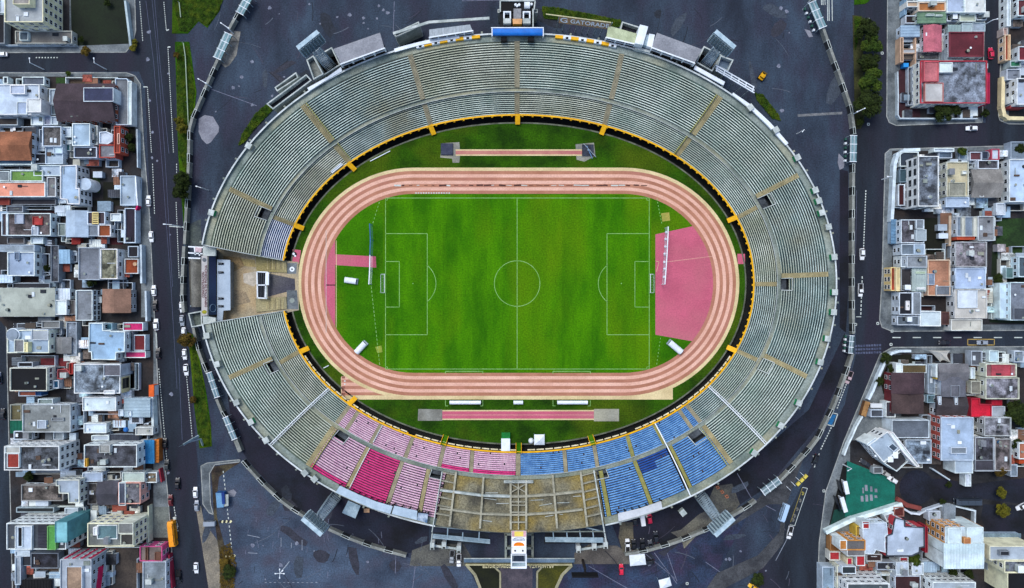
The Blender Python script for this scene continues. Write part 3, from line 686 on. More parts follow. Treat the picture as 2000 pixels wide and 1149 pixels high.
slab('median', [(1665,30),(1684,32),(1688,240),(1680,252),(1670,252)], -.1, .12, M('#3c3f1d', '#26290f', s=.15, fine=.4, name='median soil'))
for pts in ([(30,90),(200,90),(200,98),(30,98)],): pass
LG = M('#15190c', '#0d1008', s=.2, fine=.4, name='dark lawn'); LG2 = M('#26431a', '#162a10', s=.12, fine=.4, name='garden lawn')
sheet('lawn', [(138,-20),(246,-20),(252,86),(147,90),(140,60)], .14, M('#152311', '#0c160b', s=.1, fine=.4, name='deep lawn'))
for x0,y0,x1,y1,m in ((-60,150,232,1230,LOT),(232,150,262,300,LOT),(232,300,276,620,LOT),(232,620,300,1000,LOT),(232,1000,334,1230,LOT),(1757,-40,1924,230,LOT),(1970,-40,2100,228,LOT),(1742,295,2100,634,LOT),(1760,690,2100,1230,LOT),(1660,860,1760,1040,LOT),(1612,1040,1760,1230,LOT),(-60,-60,136,88,LOT)):
    sheet('block_ground', [(x0,y0),(x1,y0),(x1,y1),(x0,y1)], .134, m)
sheet('side_street', [(-80,618),(2,628),(12,640),(25,1230),(-80,1230)], .145, ASPH2)
sheet('cul_de_sac', arc(1790,952,34,30,330,20)+[(1830,985),(1900,972),(2000,985),(2100,990),(2100,925),(1990,935),(1900,945),(1840,935)], .15, ASPH3)
sheet('cul_de_sac', [(1920,985),(2100,990),(2100,1040),(1930,1045),(1915,1010)], .151, ASPH3)
sheet('green_court', [(1654,900),(1748,938),(1747,984),(1650,1010)], .16, M('#0f6a5a', '#0b5a4d', s=.2, fine=.2, name='green court'))
sheet('green_court', [(1629,996),(1650,991),(1664,1005),(1650,1020),(1619,1036)], .158, M('#0a3d35', '#072c27', s=.2, fine=.2, name='dark green court'))
sheet('garden_ground', [(1617,1034),(1646,908),(1655,900),(1656,1008),(1640,1018)], .155, M('#121614', '#0a0c0b', s=.3, fine=.3, name='shaded yard'))  # shadow west of the court, painted as a dark ground sheet
mb = MB()
for x, y, w_, h_ in ((1691,953,5,12),(1701,955,4,10),(1710,958,5,7),(1683,974,5,11),(1692,973,5,13),(1701,972,5,12),(1710,970,5,5),(1685,958,2.5,11)):
    p = xy([(x-w_/2,y-h_/2),(x+w_/2,y-h_/2),(x+w_/2+1,y+h_/2),(x-w_/2+.6,y+h_/2)]); mb.add([(q[0],q[1],.175) for q in p[::-1]], [(0,1,2,3)], PATCH)
struct(mb.build('court_markings'))
for pts, m in (([(1946,428),(2060,425),(2060,520),(1945,500)], LG2), ([(1938,470),(2000,470),(2000,632),(1932,630)], M('#14240f', '#0d180b', s=.15, fine=.4)), ([(1805,426),(1857,426),(1853,505),(1805,505)], LG),
               ([(1743,694),(1793,692),(1793,716),(1725,770),(1718,740)], LG), ([(235,246),(264,248),(266,300),(240,296)], LG), ([(180,340),(196,340),(196,377),(180,377)], LG2), ([(202,356),(236,356),(236,402),(182,402),(182,392),(202,390)], LG),
               ([(110,152),(152,152),(152,164),(110,164)], LG2), ([(196,154),(222,154),(222,166),(196,166)], LG), ([(1755,137),(1781,137),(1781,211),(1797,211),(1797,230),(1755,230)], M('#40222a', '#2e181e', s=.2, fine=.25)),
               ([(155,464),(240,464),(240,478),(155,478)], M('#4d1c24', '#35141a', s=.2, fine=.2)), ([(80,700),(155,700),(155,716),(80,716)], M('#7a2b30', '#58222a', s=.2, fine=.3)),
               ([(213,990),(270,990),(270,1149),(213,1149)], M('#4c453f', '#363230', s=.15, fine=.3)), ([(289,990),(330,990),(330,1050),(293,1050)], M('#7b827c', '#5d6461', s=.1, fine=.3)),
               ([(912,1102),(948,1102),(962,1120),(976,1149),(912,1149)], None), ([(1932,1040),(1990,1045),(1990,1062),(1925,1062)], LOT)):
    if m: sheet('garden_ground', pts, .145+R.random()*.02, m)
sheet('lawn', [(912,1104),(962,1104),(977,1119),(977,1149),(938,1149),(930,1128)], .03, M('#1d220b', '#11150a', s=.2, fine=.4)); sheet('lawn', [(1066,1104),(1116,1104),(1100,1120),(1086,1149),(1049,1149),(1049,1120)], .03, M('#4a4a0e', '#33370c', s=.2, fine=.4))
# bed edgings in front of the stadium
mb = MB()
for pts, wd in (([(910,1102),(928,1123),(938,1149)], 1.1), ([(962,1104),(977,1118),(977,1149)], .7), ([(1062,1104),(1049,1118),(1049,1149)], .7), ([(1117,1104),(1098,1123),(1086,1149)], 1.1)):
    for k, (a, b) in enumerate(zip(pts, pts[1:])): mb.beam(A(*a, .2+k*.01), A(*b, .2+k*.01), wd, .4, M('#a3a083', '#87866c', s=.3, fine=.2, name='bed edging'))
struct(mb.build('kerb'))
# ---- road paint
mb = MB(); z = .045
for a, b, n in (((273,3),(279,82),17),((320,4),(325,60),14),((328,92),(339,300),50),((288,170),(296,300),32),((298,320),(302,420),20),((344,395),(350,545),34),((310,720),(326,900),36),((364,730),(376,860),26),((340,990),(348,1040),10),((345,320),(345,340),4)):
    dashes(mb, a, b, n, .6, .28, z, LINEW)
for pts in ([(285,2),(300,120),(318,340),(334,560),(346,760)], [(297,0),(306,90),(322,300),(337,560)], [(302,0),(313,130),(330,300)], [(349,700),(356,860)]): line(mb, pts, .12, z, M('#5c6580', fine=.1))
for pts in ([(328,92),(333,92)], [(280,170),(288,170)], [(325,60),(330,58)], [(330,442),(362,444)], [(292,650),(305,650),(307,690)]): line(mb, pts, .4, z, LINEW)
line(mb, [(340,1010),(346,1030)], 1.1, z, LINEW)
for a, b, n in (((1691,372),(1686,500),24),((1684,540),(1681,618),10),((1653,750),(1634,800),10),((1626,830),(1602,880),10),((1597,890),(1590,915),5),((1743,659.5),(2060,659.5),8)):
    dashes(mb, a, b, n, .4 if n == 8 else .6, .4, z, LINEW)
line(mb, [(1672,619),(1682,619)], .3, z, LINEW); line(mb, [(1673,372),(1671,500)], .12, z, M('#6b7388', fine=.1))
for k in range(10):
    for j in range(3): line(mb, [(1672+k*5.2,674+j*7-k*.2),(1672+k*5.2,678+j*7-k*.2)], .8, z, M('#59627a', '#3a4159', s=.8, fine=.3))
for pts in ([(1624,806),(1636,809),(1628,833),(1614,829),(1624,806)], [(1890,663),(1942,663),(1942,674),(1890,674),(1890,663)]): line(mb, pts, .3, z, LINEW if pts[0][0] < 1700 else M('#b69b52', fine=.2))
p = xy([(1622,809),(1633,811),(1625,830),(1615,828)]); mb.add([(q[0],q[1],.04) for q in p[::-1]], [(0,1,2,3)], M('#1f6ba0', '#195a8a', s=.4, fine=.2, name='blue road paint'))
line(mb, [(1588,890),(1589,893),(1597,896),(1600,886)], .35, z, LINEW); line(mb, [(1567,952),(1577,954),(1552,1027),(1543,1025)], .2, z, LINEW); line(mb, [(1567,953),(1544,1020)], .22, .047, M('#8f8240', fine=.2))
for k, (x, y) in enumerate(((1568,964),(1563,978),(1557,995),(1552,1008),(1549,1016))): line(mb, [(x-2,y-3),(x+2,y-1),(x-1,y+3)], .6, z, M('#a39a4c', fine=.2) if k == 0 else M('#6f706b', fine=.2))
for x, y in ((1671,634),(1714,632),(1742,647),(1740,673),(1609,959),(1696,38),(1696,243),(1342,1140),(1723,104)): line(mb, [(x-2,y-2),(x+2,y-2),(x+2,y+2),(x-2,y+2),(x-2,y-2)], .3, .137 if x in (1714,1742,1740) else z, LINEW)
for x0 in (1604,1607,1611,1616,1619,1625): line(mb, [(x0,-5),(x0+.6,10 if x0 < 1615 else 41)], .3, .01, LINEW)
for pts in ([(904,2),(1080,-2)], [(904,3),(903,0)], [(406,172),(502,207)], [(770,3),(768,68)], [(1378,1098),(1422,1128)], [(1278,1080),(1322,1140)], [(1296,1060),(1322,1135)], [(1440,925),(1467,972)], [(1467,972),(1515,998)], [(1150,1106),(1200,1135),(1225,1149)], [(811,1106),(806,1149)], [(1256,1078),(1318,1130)], [(773,1085),(772,1120)]): line(mb, pts, .22, .033, M('#7b8094', '#5e6378', s=.5, fine=.2))
for pts in ([(483,1045),(507,1050)], [(590,1055),(590,1075)], [(569,1060),(569,1070)], [(549,1050),(549,1068)], [(484,1080),(503,1081)], [(1545,1038),(1515,1095)]): line(mb, pts, .25, .033, M('#8b95a3', fine=.2))
for k in range(12): line(mb, [(517+k*9,1138),(521+k*9,1138)], .25, .033, M('#8b95a3', fine=.2))
for k in range(20): line(mb, [(436+k*.9,920+k*8.2),(436.3+k*.9,924+k*8.2)], .35, .033, LINEW)
for k in range(26): y = 1010+R.uniform(0,110); x = 470+R.uniform(0,280); line(mb, [(x,y),(x+R.uniform(-1,1),y+R.uniform(3,14))], .18, .034, M('#6c7389', fine=.2))
for x, y in ((439,1019),(446,1086)):
    for k in range(6): line(mb, [(x-10+k*4,y+2),(x-7+k*4,y-2)], .8, .034, M('#e0dcae' if k % 2 else '#2a2a2e', fine=.1))
line(mb, [(1558,226),(1645,221)], 1.0, .035, M('#7b7f83', '#5f6468', s=.4, fine=.3))
for x in range(272,440,22): line(mb, [(x/3.83,428/3.83),(x/3.83+.6,436/3.83)], .5, .034, LINEW)
struct(mb.build('road_markings'))
# repair patches and tyre marks
mb = MB(); R.seed(19)
def free(x, y): return inv(x, y)[1] > 1.12 and 395 < x < 1640 and not (900 < x < 1130 and y > 1040)
k = 0
while k < 30:
    x, y = R.uniform(400, 1640), R.choice([R.uniform(0, 330), R.uniform(880, 1149)])
    if not free(x, y): continue
    p = A(x, y); a = R.uniform(0, 3.14); L, W_ = R.uniform(1.5, 7), R.uniform(.8, 2.6); c_, s_ = math.cos(a), math.sin(a); k += 1
    q = [(p.x+c_*u*L*R.uniform(.7,1.2)-s_*v*W_*R.uniform(.7,1.2), p.y+s_*u*L*R.uniform(.7,1.2)+c_*v*W_*R.uniform(.7,1.2)) for u, v in ((-1,-.7),(-.3,-1),(.6,-1),(1,-.3),(.9,.6),(.2,1),(-.6,.9),(-1,.3))]
    mb.add([(v[0], v[1], .031+k*.0001) for v in q], [tuple(range(8))], R.choice([M('#2a313d', '#20262f', s=.5, fine=.4), M('#434d5a', '#363f4b', s=.5, fine=.45), M('#373945', '#2c2f39', s=.5, fine=.4)]))
k = 0
while k < 90:
    x, y = R.uniform(420, 1640), R.choice([R.uniform(0, 200), R.uniform(980, 1149)])
    if not free(x, y): continue
    k += 1; a = R.choice([0, 1.57, .8, 2.4])+R.uniform(-.2, .2); L = R.uniform(10, 50); pts = [(x+math.cos(a+j*.03)*L*j/6, y+math.sin(a+j*.03)*L*j/6) for j in range(7)]
    if not all(free(*q) for q in pts): continue
    line(mb, pts, R.uniform(.12, .3), .0352+k*.00001, R.choice([M('#1c212b', fine=.3), M('#5b6472', fine=.3), M('#4c4a5a', fine=.3)]))
struct(mb.build('asphalt_wear'))
# pale wear blotches on the asphalt
mb = MB(); R.seed(11)
for k in range(60):
    x, y = R.choice([(R.uniform(520,940), R.uniform(5,60)), (R.uniform(460,900), R.uniform(1060,1140)), (R.uniform(1260,1500), R.uniform(1070,1140)), (R.uniform(1300,1600), R.uniform(10,220)), (R.uniform(420,560), R.uniform(20,220)), (R.uniform(285,345), R.uniform(0,1100))])
    if inv(x, y)[1] < 1.08: continue
    p = A(x, y); n = 9; r = R.uniform(.25, .9)
    mb.add([(p.x+math.cos(i*.7)*r*R.uniform(.6,1.3), p.y+math.sin(i*.7)*r*R.uniform(.6,1.3), .0364+k*.0002) for i in range(n)], [tuple(range(n))], M('#7f8696', '#666c7e', s=.7, fine=.3))
struct(mb.build('asphalt_blotches'))
# ================================================================ houses
R.seed(3)
def cool(c):
    v = [int(c[i:i+2], 16) for i in (1, 3, 5)]
    k = 1.09 if sum(v) > 480 else (.93 if sum(v) < 330 else 1)
    q = (v[0]*.955*k, v[1]*.99*k, v[2]*1.03*k) if max(v)-min(v) < 36 else (v[0]*k, v[1]*k, v[2]*k)
    return '#%02x%02x%02x' % tuple(min(248, int(x)) for x in q)
def roofm(c, dirty=1):
    c = cool(c)
    a = C(c); L = .3*a[0]+.6*a[1]+.1*a[2]
    def hx(k): return '#'+''.join('%02x' % max(0, min(255, int(int(c[i:i+2], 16)*k))) for i in (1, 3, 5))
    if dirty > 1: return M(c, hx(.5), s=.22, fine=.45, c3=hx(1.35), s3=.33, name='weathered roof', lo=.4, hi=.6)
    return M(c, hx(.8), s=.16, fine=.2, c3=hx(.72), s3=.12, name='roof surface') if L < .45 else M(c, hx(.86), s=.16, fine=.09, c3=hx(.8), s3=.12, name='pale roof')
def wallm(c):
    c = cool(c); return M(c, '#'+''.join('%02x' % int(int(c[i:i+2], 16)*.84) for i in (1, 3, 5)), s=.3, fine=.05, name='wall plaster')
def poly_of(q, z=0):
    if len(q) == 4 and not isinstance(q[0], (tuple, list)): q = [(q[0], q[1]), (q[2], q[1]), (q[2], q[3]), (q[0], q[3])]
    p = [tuple(A(*t2(*v), z)[:2]) for v in q]
    return p if area(p) > 0 else p[::-1]
WIN = {}
def win_mesh(kind):
    if kind in WIN: return WIN[kind]
    fr = {'w': WHITE, 'd': M('#3a3f48', fine=0)}[kind[0]]; ww = 1.5 if kind[1] == 's' else 2.3; hh = 1.5
    m = MB(); t = .1
    m.box(-ww/2, 0, 0, ww/2, .03, hh, GLASS)
    for x0, x1, z0, z1 in ((-ww/2-t, -ww/2+.03, -t, hh+t), (ww/2-.03, ww/2+t, -t, hh+t), (-ww/2, ww/2, -t, .03), (-ww/2, ww/2, hh-.03, hh+t), (-.03, .03, 0, hh)): m.box(x0, -.02, z0, x1, .07, z1, fr)
    o = m.build('window'); WIN[kind] = o.data; bpy.data.objects.remove(o); return WIN[kind]
def add_windows(root, p, h, kind='ws', dense=1.0):
    cx_, cy_ = root.location.x, root.location.y; n = len(p); st = max(1, int(round(h/2.9))); fh = h/st; cnt = 0
    for i in range(n):
        a, b_ = Vector((*p[i], 0)), Vector((*p[(i+1) % n], 0)); d = b_-a; L = d.length
        if L < 2.6: continue
        d /= L; nn = Vector((d.y, -d.x, 0)); mid = (a+b_)/2
        vis = nn.dot(-mid) > 0
        k = int(L/(3.0 if vis else 5.0)*dense); k = max(1, min(k, 9))
        for s_ in range(st):
            if h < 3.4 and not vis: continue
            for j in range(k):
                q = a+d*(L*(j+.5)/k)+nn*.01
                o = bpy.data.objects.new('window', win_mesh(kind)); COL.objects.link(o); o.parent = root
                o.location = (q.x-cx_, q.y-cy_, s_*fh+fh*.33); o.rotation_euler = (0, 0, math.atan2(nn.y, nn.x)-math.pi/2); cnt += 1
                if cnt > 95: return
def ridge_roof(mb, p, h, rise, axis, mat, over=.35, gable=None):
    xs = [v[0] for v in p]; ys = [v[1] for v in p]; x0, x1, y0, y1 = min(xs)-over, max(xs)+over, min(ys)-over, max(ys)+over
    if axis == 'x':
        ym = (y0+y1)/2; v = [(x0,y0,h),(x1,y0,h),(x1,ym,h+rise),(x0,ym,h+rise),(x0,y1,h),(x1,y1,h)]
        f = [(0,1,2,3),(3,2,5,4)]; g = [(0,3,4),(1,5,2)]
    else:
        xm = (x0+x1)/2; v = [(x0,y0,h),(x0,y1,h),(xm,y1,h+rise),(xm,y0,h+rise),(x1,y0,h),(x1,y1,h)]
        f = [(1,0,3,2),(2,3,4,5)]; g = [(0,4,3),(1,2,5)]
    mb.add(v, f, mat); mb.add(v, g, gable or mat)
    for a, b in zip(v[:6], v[:6]): pass
    lo = [(q[0], q[1], q[2]-.15) for q in v]; e = [(0,1),(1,5),(5,4),(4,0)] if axis == 'x' else [(0,1),(1,5),(5,4),(4,0)]
    for a, b in e: mb.add([v[a], v[b], lo[b], lo[a]], [(0,1,2,3)], mat)
def corr_roof(mb, p, h, axis, mat, over=.25, pitch=1.1):
    xs = [v[0] for v in p]; ys = [v[1] for v in p]; x0, x1, y0, y1 = min(xs)-over, max(xs)+over, min(ys)-over, max(ys)+over
    L = (x1-x0) if axis == 'y' else (y1-y0); n = max(2, int(L/pitch)); sl = .04
    for k in range(n):
        for z0, z1, f0, f1 in ((.0, .16, k/n, (k+.25)/n), (.16, .0, (k+.25)/n, (k+.5)/n), (0, 0, (k+.5)/n, (k+1)/n)):
            if axis == 'y':
                a, b = x0+(x1-x0)*f0, x0+(x1-x0)*f1; d = sl*(y1-y0)
                mb.add([(a,y0,h+z0),(b,y0,h+z1),(b,y1,h+z1+d),(a,y1,h+z0+d)], [(0,1,2,3)], mat)
            else:
                a, b = y0+(y1-y0)*f0, y0+(y1-y0)*f1; d = sl*(x1-x0)
                mb.add([(x0,a,h+z0),(x1,a,h+z0+d),(x1,b,h+z1+d),(x0,b,h+z1)], [(0,1,2,3)], mat)
    mb.add([(x0,y0,h-.1),(x1,y0,h-.1),(x1,y1,h-.1),(x0,y1,h-.1)], [(3,2,1,0)], mat)
def ring(mb, p, z0, z1, t, mat):
    """parapet: outline p, thickness t inwards"""
    n = len(p); q = []
    for i in range(n):
        a, b_, c_ = Vector(p[i-1]), Vector(p[i]), Vector(p[(i+1) % n])
        d1 = (b_-a).normalized(); d2 = (c_-b_).normalized(); n1 = Vector((-d1.y, d1.x)); n2 = Vector((-d2.y, d2.x))
        m = (n1+n2); m = m/max(.35, m.length_squared)*2; q.append(b_+m*t)
    for i in range(n):
        j = (i+1) % n; a, b_, c_, d = p[i], p[j], q[j], q[i]
        mb.add([(a[0],a[1],z0),(b_[0],b_[1],z0),(b_[0],b_[1],z1),(a[0],a[1],z1)], [(0,1,2,3)], mat)
        mb.add([(d[0],d[1],z0),(c_[0],c_[1],z0),(c_[0],c_[1],z1),(d[0],d[1],z1)], [(3,2,1,0)], mat)
        mb.add([(a[0],a[1],z1),(b_[0],b_[1],z1),(c_[0],c_[1],z1),(d[0],d[1],z1)], [(0,1,2,3)], mat)
USED = set(); HOUSES = []
def roof_part(root, p, h, roof, kind, par, dirty):
    rm = roofm(roof, dirty); mb = MB()
    if kind == 'flat':
        mb.add([(x, y, h-.02) for x, y in p], [tuple(range(len(p)))], rm); o = mb.build('roof', root)
        if par:
            pm = MB(); ring(pm, p, h-.05, h+.55, .3, wallm(par)); pm.build('parapet', root)
    elif kind in ('gx', 'gy'):
        w_ = (max(v[1] for v in p)-min(v[1] for v in p)) if kind == 'gx' else (max(v[0] for v in p)-min(v[0] for v in p))
        ridge_roof(mb, p, h, max(.6, w_*.17), kind[1], rm); o = mb.build('roof', root)
    else: corr_roof(mb, p, h, kind[1], rm); o = mb.build('roof', root)
    return o
def roof_items(root, p, h, n, dark=False):
    xs = [v[0] for v in p]; ys = [v[1] for v in p]
    n = n+int(abs(area(p))/60)
    if max(xs)-min(xs) < 2.6 or max(ys)-min(ys) < 2.6: return
    for _ in range(n):
        x = R.uniform(min(xs)+1, max(xs)-1); y = R.uniform(min(ys)+1, max(ys)-1); k = R.choice(['vent', 'vent', 'vent', 'tank', 'sky', 'hut', 'pad', 'pad', 'pipe', 'pipe', 'dish', 'pad'])
        m = MB()
        if k == 'vent': m.box(x-.3, y-.3, h-.05, x+.3, y+.3, h+.45, WHITE); m.box(x-.4, y-.4, h+.45, x+.4, y+.4, h+.52, CONC); nm = 'roof_vent'
        elif k == 'tank': m.cyl(x, y, h-.05, h+.95, .62, R.choice([WHITE, M('#1c2630', fine=.1), M('#3a6f9c', fine=.1)]), 14); m.cyl(x, y, h+.95, h+1.15, .62, CONC, 14, .2); nm = 'water_tank'
        elif k == 'sky': m.box(x-.5, y-.9, h-.05, x+.5, y+.9, h+.2, M('#d3dfe6', fine=.08)); nm = 'skylight'
        elif k == 'hut':
            a, b_ = R.uniform(.7, 1.1), R.uniform(.7, 1.2); m.box(x-a, y-b_, h-.05, x+a, y+b_, h+1.9, CONCW); m.box(x-a-.15, y-b_-.15, h+1.9, x+a+.15, y+b_+.15, h+2.0, R.choice([CONCW, WHITE, M('#7d838a', fine=.2)])); m.box(x-.4, y-b_-.03, h, x+.4, y-b_, h+1.8, BLACK); nm = 'stair_head'
        elif k == 'pipe':
            L = R.uniform(1.5, 4); q = (min(max(xs)-.4, x+L), y) if R.random() < .5 else (x, min(max(ys)-.4, y+L)); m.beam((x, y, h+.12), (q[0], q[1], h+.12), .16, .14, R.choice([WHITE, CONC, M('#3b3f46', fine=.1)])); nm = 'roof_pipe'
        elif k == 'dish': m.cyl(x, y, h-.05, h+.5, .06, STEEL, 6); m.cyl(x, y, h+.5, h+.62, .12, WHITE, 10, .42); nm = 'satellite_dish'
        else:
            a, b_ = R.uniform(.4, 1.3), R.uniform(.3, .8); m.box(x-a, y-b_, h-.05, x+a, y+b_, h+.12+R.random()*.25, R.choice([CONC, WHITE, M('#5b4a3f', fine=.3), M('#2b3038', fine=.3)])); nm = 'roof_panel'
        m.build(nm, root)
def b(label, q, h, roof, wall='#c9d0d2', kind='flat', par=0, ann=(), items=2, win='ws', dense=1.0, dirty=1, name='house', cat='house', extra=None):
    h = h+R.uniform(-.1, .1)
    p = poly_of(q, h)
    cx_ = sum(v[0] for v in p)/len(p); cy_ = sum(v[1] for v in p)/len(p)
    assert label not in USED, label
    USED.add(label)
    root = thing(name, label, cat, (cx_, cy_, 0)); HOUSES.append((root, min(v[0] for v in p), min(v[1] for v in p), max(v[0] for v in p), max(v[1] for v in p), h))
    wm = wallm(wall); mb = MB(); n = len(p)
    vs = [(x, y, 0) for x, y in p]+[(x, y, h-.03) for x, y in p]
    mb.add(vs, [(i, (i+1) % n, n+(i+1) % n, n+i) for i in range(n)], wm); mb.build('wall', root)
    if par == 0: par = wall if kind == 'flat' else None
    roof_part(root, p, h, roof, kind, par, dirty)
    if items: roof_items(root, p, h+.1, items)
    if win: add_windows(root, p, h, win, dense)
    for a in ann:
        aq, ah, ar = a[0], a[1], a[2]; aw = a[3] if len(a) > 3 else wall; ak = a[4] if len(a) > 4 else 'flat'
        ap = poly_of(aq, ah); m = MB(); k = len(ap)
        v2 = [(x, y, 0) for x, y in ap]+[(x, y, ah-.03) for x, y in ap]
        m.add(v2, [(i, (i+1) % k, k+(i+1) % k, k+i) for i in range(k)], wallm(aw)); ao = m.build('annex', root)
        rm = roofm(ar); m = MB()
        if ak == 'flat':
            m.add([(x, y, ah-.02) for x, y in ap], [tuple(range(k))], rm); m.build('roof', ao)
            m = MB(); ring(m, ap, ah-.05, ah+.35, .22, wallm(aw)); m.build('parapet', ao)
        elif ak[0] == 'g':
            w_ = 4; ridge_roof(m, ap, ah, 1.0, ak[1], rm); m.build('roof', ao)
        else: corr_roof(m, ap, ah, ak[1], rm); m.build('roof', ao)
    return root
def wl(label, pts, h=2.2, t=.3, c='#c3cbcc'):
    assert label not in USED, label
    USED.add(label)
    p = [A(*t2(*q), h) for q in pts]; m = MB()
    for k, (a, c_) in enumerate(zip(p, p[1:])):
        d = (c_-a).normalized()*t*.5; z = h/2+k*.012
        m.beam((a.x-d.x, a.y-d.y, z), (c_.x+d.x, c_.y+d.y, z), t+k*.004, h, wallm(c))
    o = m.build('boundary_wall'); return tag(o, label, 'wall')
Wh, Lg, Gr, Dg, Bk, Lb, Be, Br = '#dfe7ee', '#aab4bd', '#83898f', '#55565c', '#1a1c22', '#a9c3d6', '#b5ad99', '#5c4a45'
CR = '#e3dfbb'
# ---- top left corner
tile(0, 0)
r = b('cream apartment tower with balconies beside the dark lawn', (40,-90,330,170), 11, '#a7a9a6', CR, items=3, name='apartment_building', cat='building', ann=[((100,-90,225,35), 14, '#a39a90', CR), ((0,-20,45,100), 11, '#d5dbe0', '#dfe6ea')])
for k in range(4):
    p = A(*t2(200+k*52, 205), 5); m = MB(); m.beam((p.x-1.6, p.y, 4+k % 2*3), (p.x+1.6, p.y-.2, 4+k % 2*3), 1.4, .9, wallm('#f0edd2')); m.build('balcony', r)
b('low tan podium building at the foot of the cream tower', (120,235,545,330), 3, '#9b958a', '#b8b4a4', items=1, ann=[((150,240,215,305), 4, '#5c6a72', Wh)])
b('dark roofed lean-to left of the tan podium', (-60,110,42,330), 3, '#26282d', '#9a9f9f', items=0, win=None)
wl('pale wall with a cream cap along the street by the tan podium', [(40,338),(560,334)], 2)
wl('pale fence wall on the east side of the dark lawn', [(935,12),(975,335)], 2.4, .8, '#aab6b4')
tile(0, 0)
b('bright white house with stepped white terraces near the upper left street corner', (-40,635,302,862), 6, '#c5d0d8', '#eaf2f7', items=1, ann=[((205,742,312,842), 8.2, '#e6edf2', '#eef4f8'), ((80,640,190,705), 7.2, '#b2bac6', '#eef4f8'), ((130,765,205,858), 6.7, '#a9b5c6', '#e3ebf2')])
b('small dark roofed garage framed in white north of the bright white house', (172,578,338,640), 2.8, '#6c7480', '#dfe6ec', items=0)
b('slim white garden room west of the small garage', (30,578,66,630), 2.6, '#3f4854', '#dfe6ec', items=0, win=None)
b('pale grey link building between the white house and the brown gabled house', (376,672,445,785), 3.2, '#a9b4bb', '#c8d0d4', items=0)
b('low greenish grey store south of the pale grey link building', (388,788,446,862), 2.8, '#8d9a9c', '#b8c2c2', items=0, win=None)
b('large brown shingled house with a blue roof terrace', (432,632,856,900), 5.6, '#54454a', '#a8593a', 'gx', items=1, ann=[((628,658,852,762), 7.9, '#474e6e', '#d9dee4')])
b('grey ribbed carport roof with white curved edge at the street corner', [(866,590),(955,590),(975,620),(978,938),(872,938)], 3, '#8d9194', '#c9d4da', items=0, win=None, ann=[((958,610,988,935), 3.7, '#dbe6ee', '#e6eef4')])
b('dark flat outbuilding at the left edge below the bright white house', (-40,882,140,940), 3, '#4a4340', '#b9bfc0', items=1, win=None)
b('white flat roofed outbuilding below the bright white house', (238,872,330,940), 3.4, '#d5dde4', '#e2e9ee', items=1)
b('small lilac grey outbuilding right of the white flat outbuilding', (334,868,386,938), 3.0, '#a5a5b2', '#ccd2d8', items=0, win=None)
b('pale outbuilding against the brown gabled house', (388,872,440,936), 3.2, '#c8d3da', '#d8e0e6', items=0, win=None)
b('rust orange gable roofed house with a white side at the left edge', (-60,992,232,1195), 5.6, '#a0694c', '#cfd6da', 'gx', items=0)
b('dark weathered flat house with white rim', (322,948,465,1098), 5.5, '#67625e', '#d5dadd', items=2, dirty=2)
b('white roofed shed pair right of the dark weathered house', (468,952,540,1028), 3.6, '#c7d3da', '#dbe3e7', items=0, ann=[((470,1050,538,1080), 3, '#d8e2e6'), ((478,1082,530,1130), 2.6, '#4e8a8f')])
b('grey blue flat house below the dark weathered house', (345,1102,478,1230), 4.2, '#a7bccb', '#c6d1d8', items=3, ann=[((405,1090,472,1150), 5, '#c6d9e6')])
b('light blue flat roofed house framed in white', (546,926,680,1094), 6, '#9fb8cb', '#e2e9ee', items=1, ann=[((640,1050,690,1092), 4, '#4f7d92')])
b('beige stepped terrace right of the light blue framed house', (682,942,735,1085), 3.6, '#b8b8a8', '#d5d6cc', items=1, win=None)
b('pale house with a round cut white terrace', [(748,990),(800,985),(848,1010),(848,1060),(810,1082),(748,1075)], 5, '#bfc4c9', '#d5d9dc', items=0)
b('red fronted house facing the main street above the hedge lot', (858,945,905,1149), 5.4, '#a34b3d', '#c75a44', items=1, ann=[((880,1000,898,1080), 5.9, '#6a2f2a', '#e8b9a5')])
b('dark grey flat house with a white rim left of the red rimmed house', (558,1102,730,1184), 5, '#464852', '#c6ccd2', items=3)
b('grey flat house with a red rim', (748,1085,868,1182), 5, '#8b8a8c', '#c2564a', items=1)
wl('white street wall south of the hedge lot', [(1024,970),(1028,1250)], 2.5, .35)
# ---- second tile
tile(0, 290)
b('blue fronted row house with a white window band at the left edge', (-60,78,246,124), 4, '#62829e', '#dbe4ec', items=2, dense=1.6)
b('dark low roof between pale houses on the left block', (262,40,358,118), 2.8, '#2e323b', '#9aa2aa', items=1, win=None)
b('pale grey flat house with a bright rooflight', (258,128,460,208), 5, '#b9c8d3', '#dbe4ea', items=2)
b('house with a bright green flat roof', (84,166,326,248), 5.2, '#7fae58', '#e0e6e6', items=1, ann=[((-40,172,74,246), 4.4, '#9aa2a4', Wh)], dirty=1)
b('house with a salmon orange flat roof below the green roof', (-60,252,345,364), 5.6, '#dd957e', '#e3e8ea', items=3)
b('grey balcony block right of the salmon roof', (357,216,424,364), 4.8, '#7d7a78', '#d5d5cf', items=1, dense=1.5)
r = b('large pale blue house with a white front and a round turret', [(458,130),(578,125),(582,185),(578,300),(600,300),(602,420),(512,418),(505,385),(456,380)], 7.5, '#a9bccb', '#eef4f8', items=1, dense=1.4)
p = A(*t2(640, 268), 6); m = MB(); m.cyl(p.x, p.y, 0, 6.2, 2.4, wallm('#eef4f8'), 20, top=roofm('#c5d3de')); m.build('turret', r)
b('grey house with air units above the lawn courtyard', (905,206,1020,428), 4.2, '#a4b1ba', '#c8d2d6', items=1)
m = MB(); p0, p1 = A(*t2(1026, 215), 3.5), A(*t2(1040, 430), 3.5); m.beam(p0, p1, .5, 2.6, WHITE); m.beam(p0+Vector((0,-13,0)), p1, .62, 2.2, M('#c2185f', '#a4154f', s=.5, fine=.1))
tag(m.build('shop_sign'), 'white and pink sign board along the main street front', 'sign')
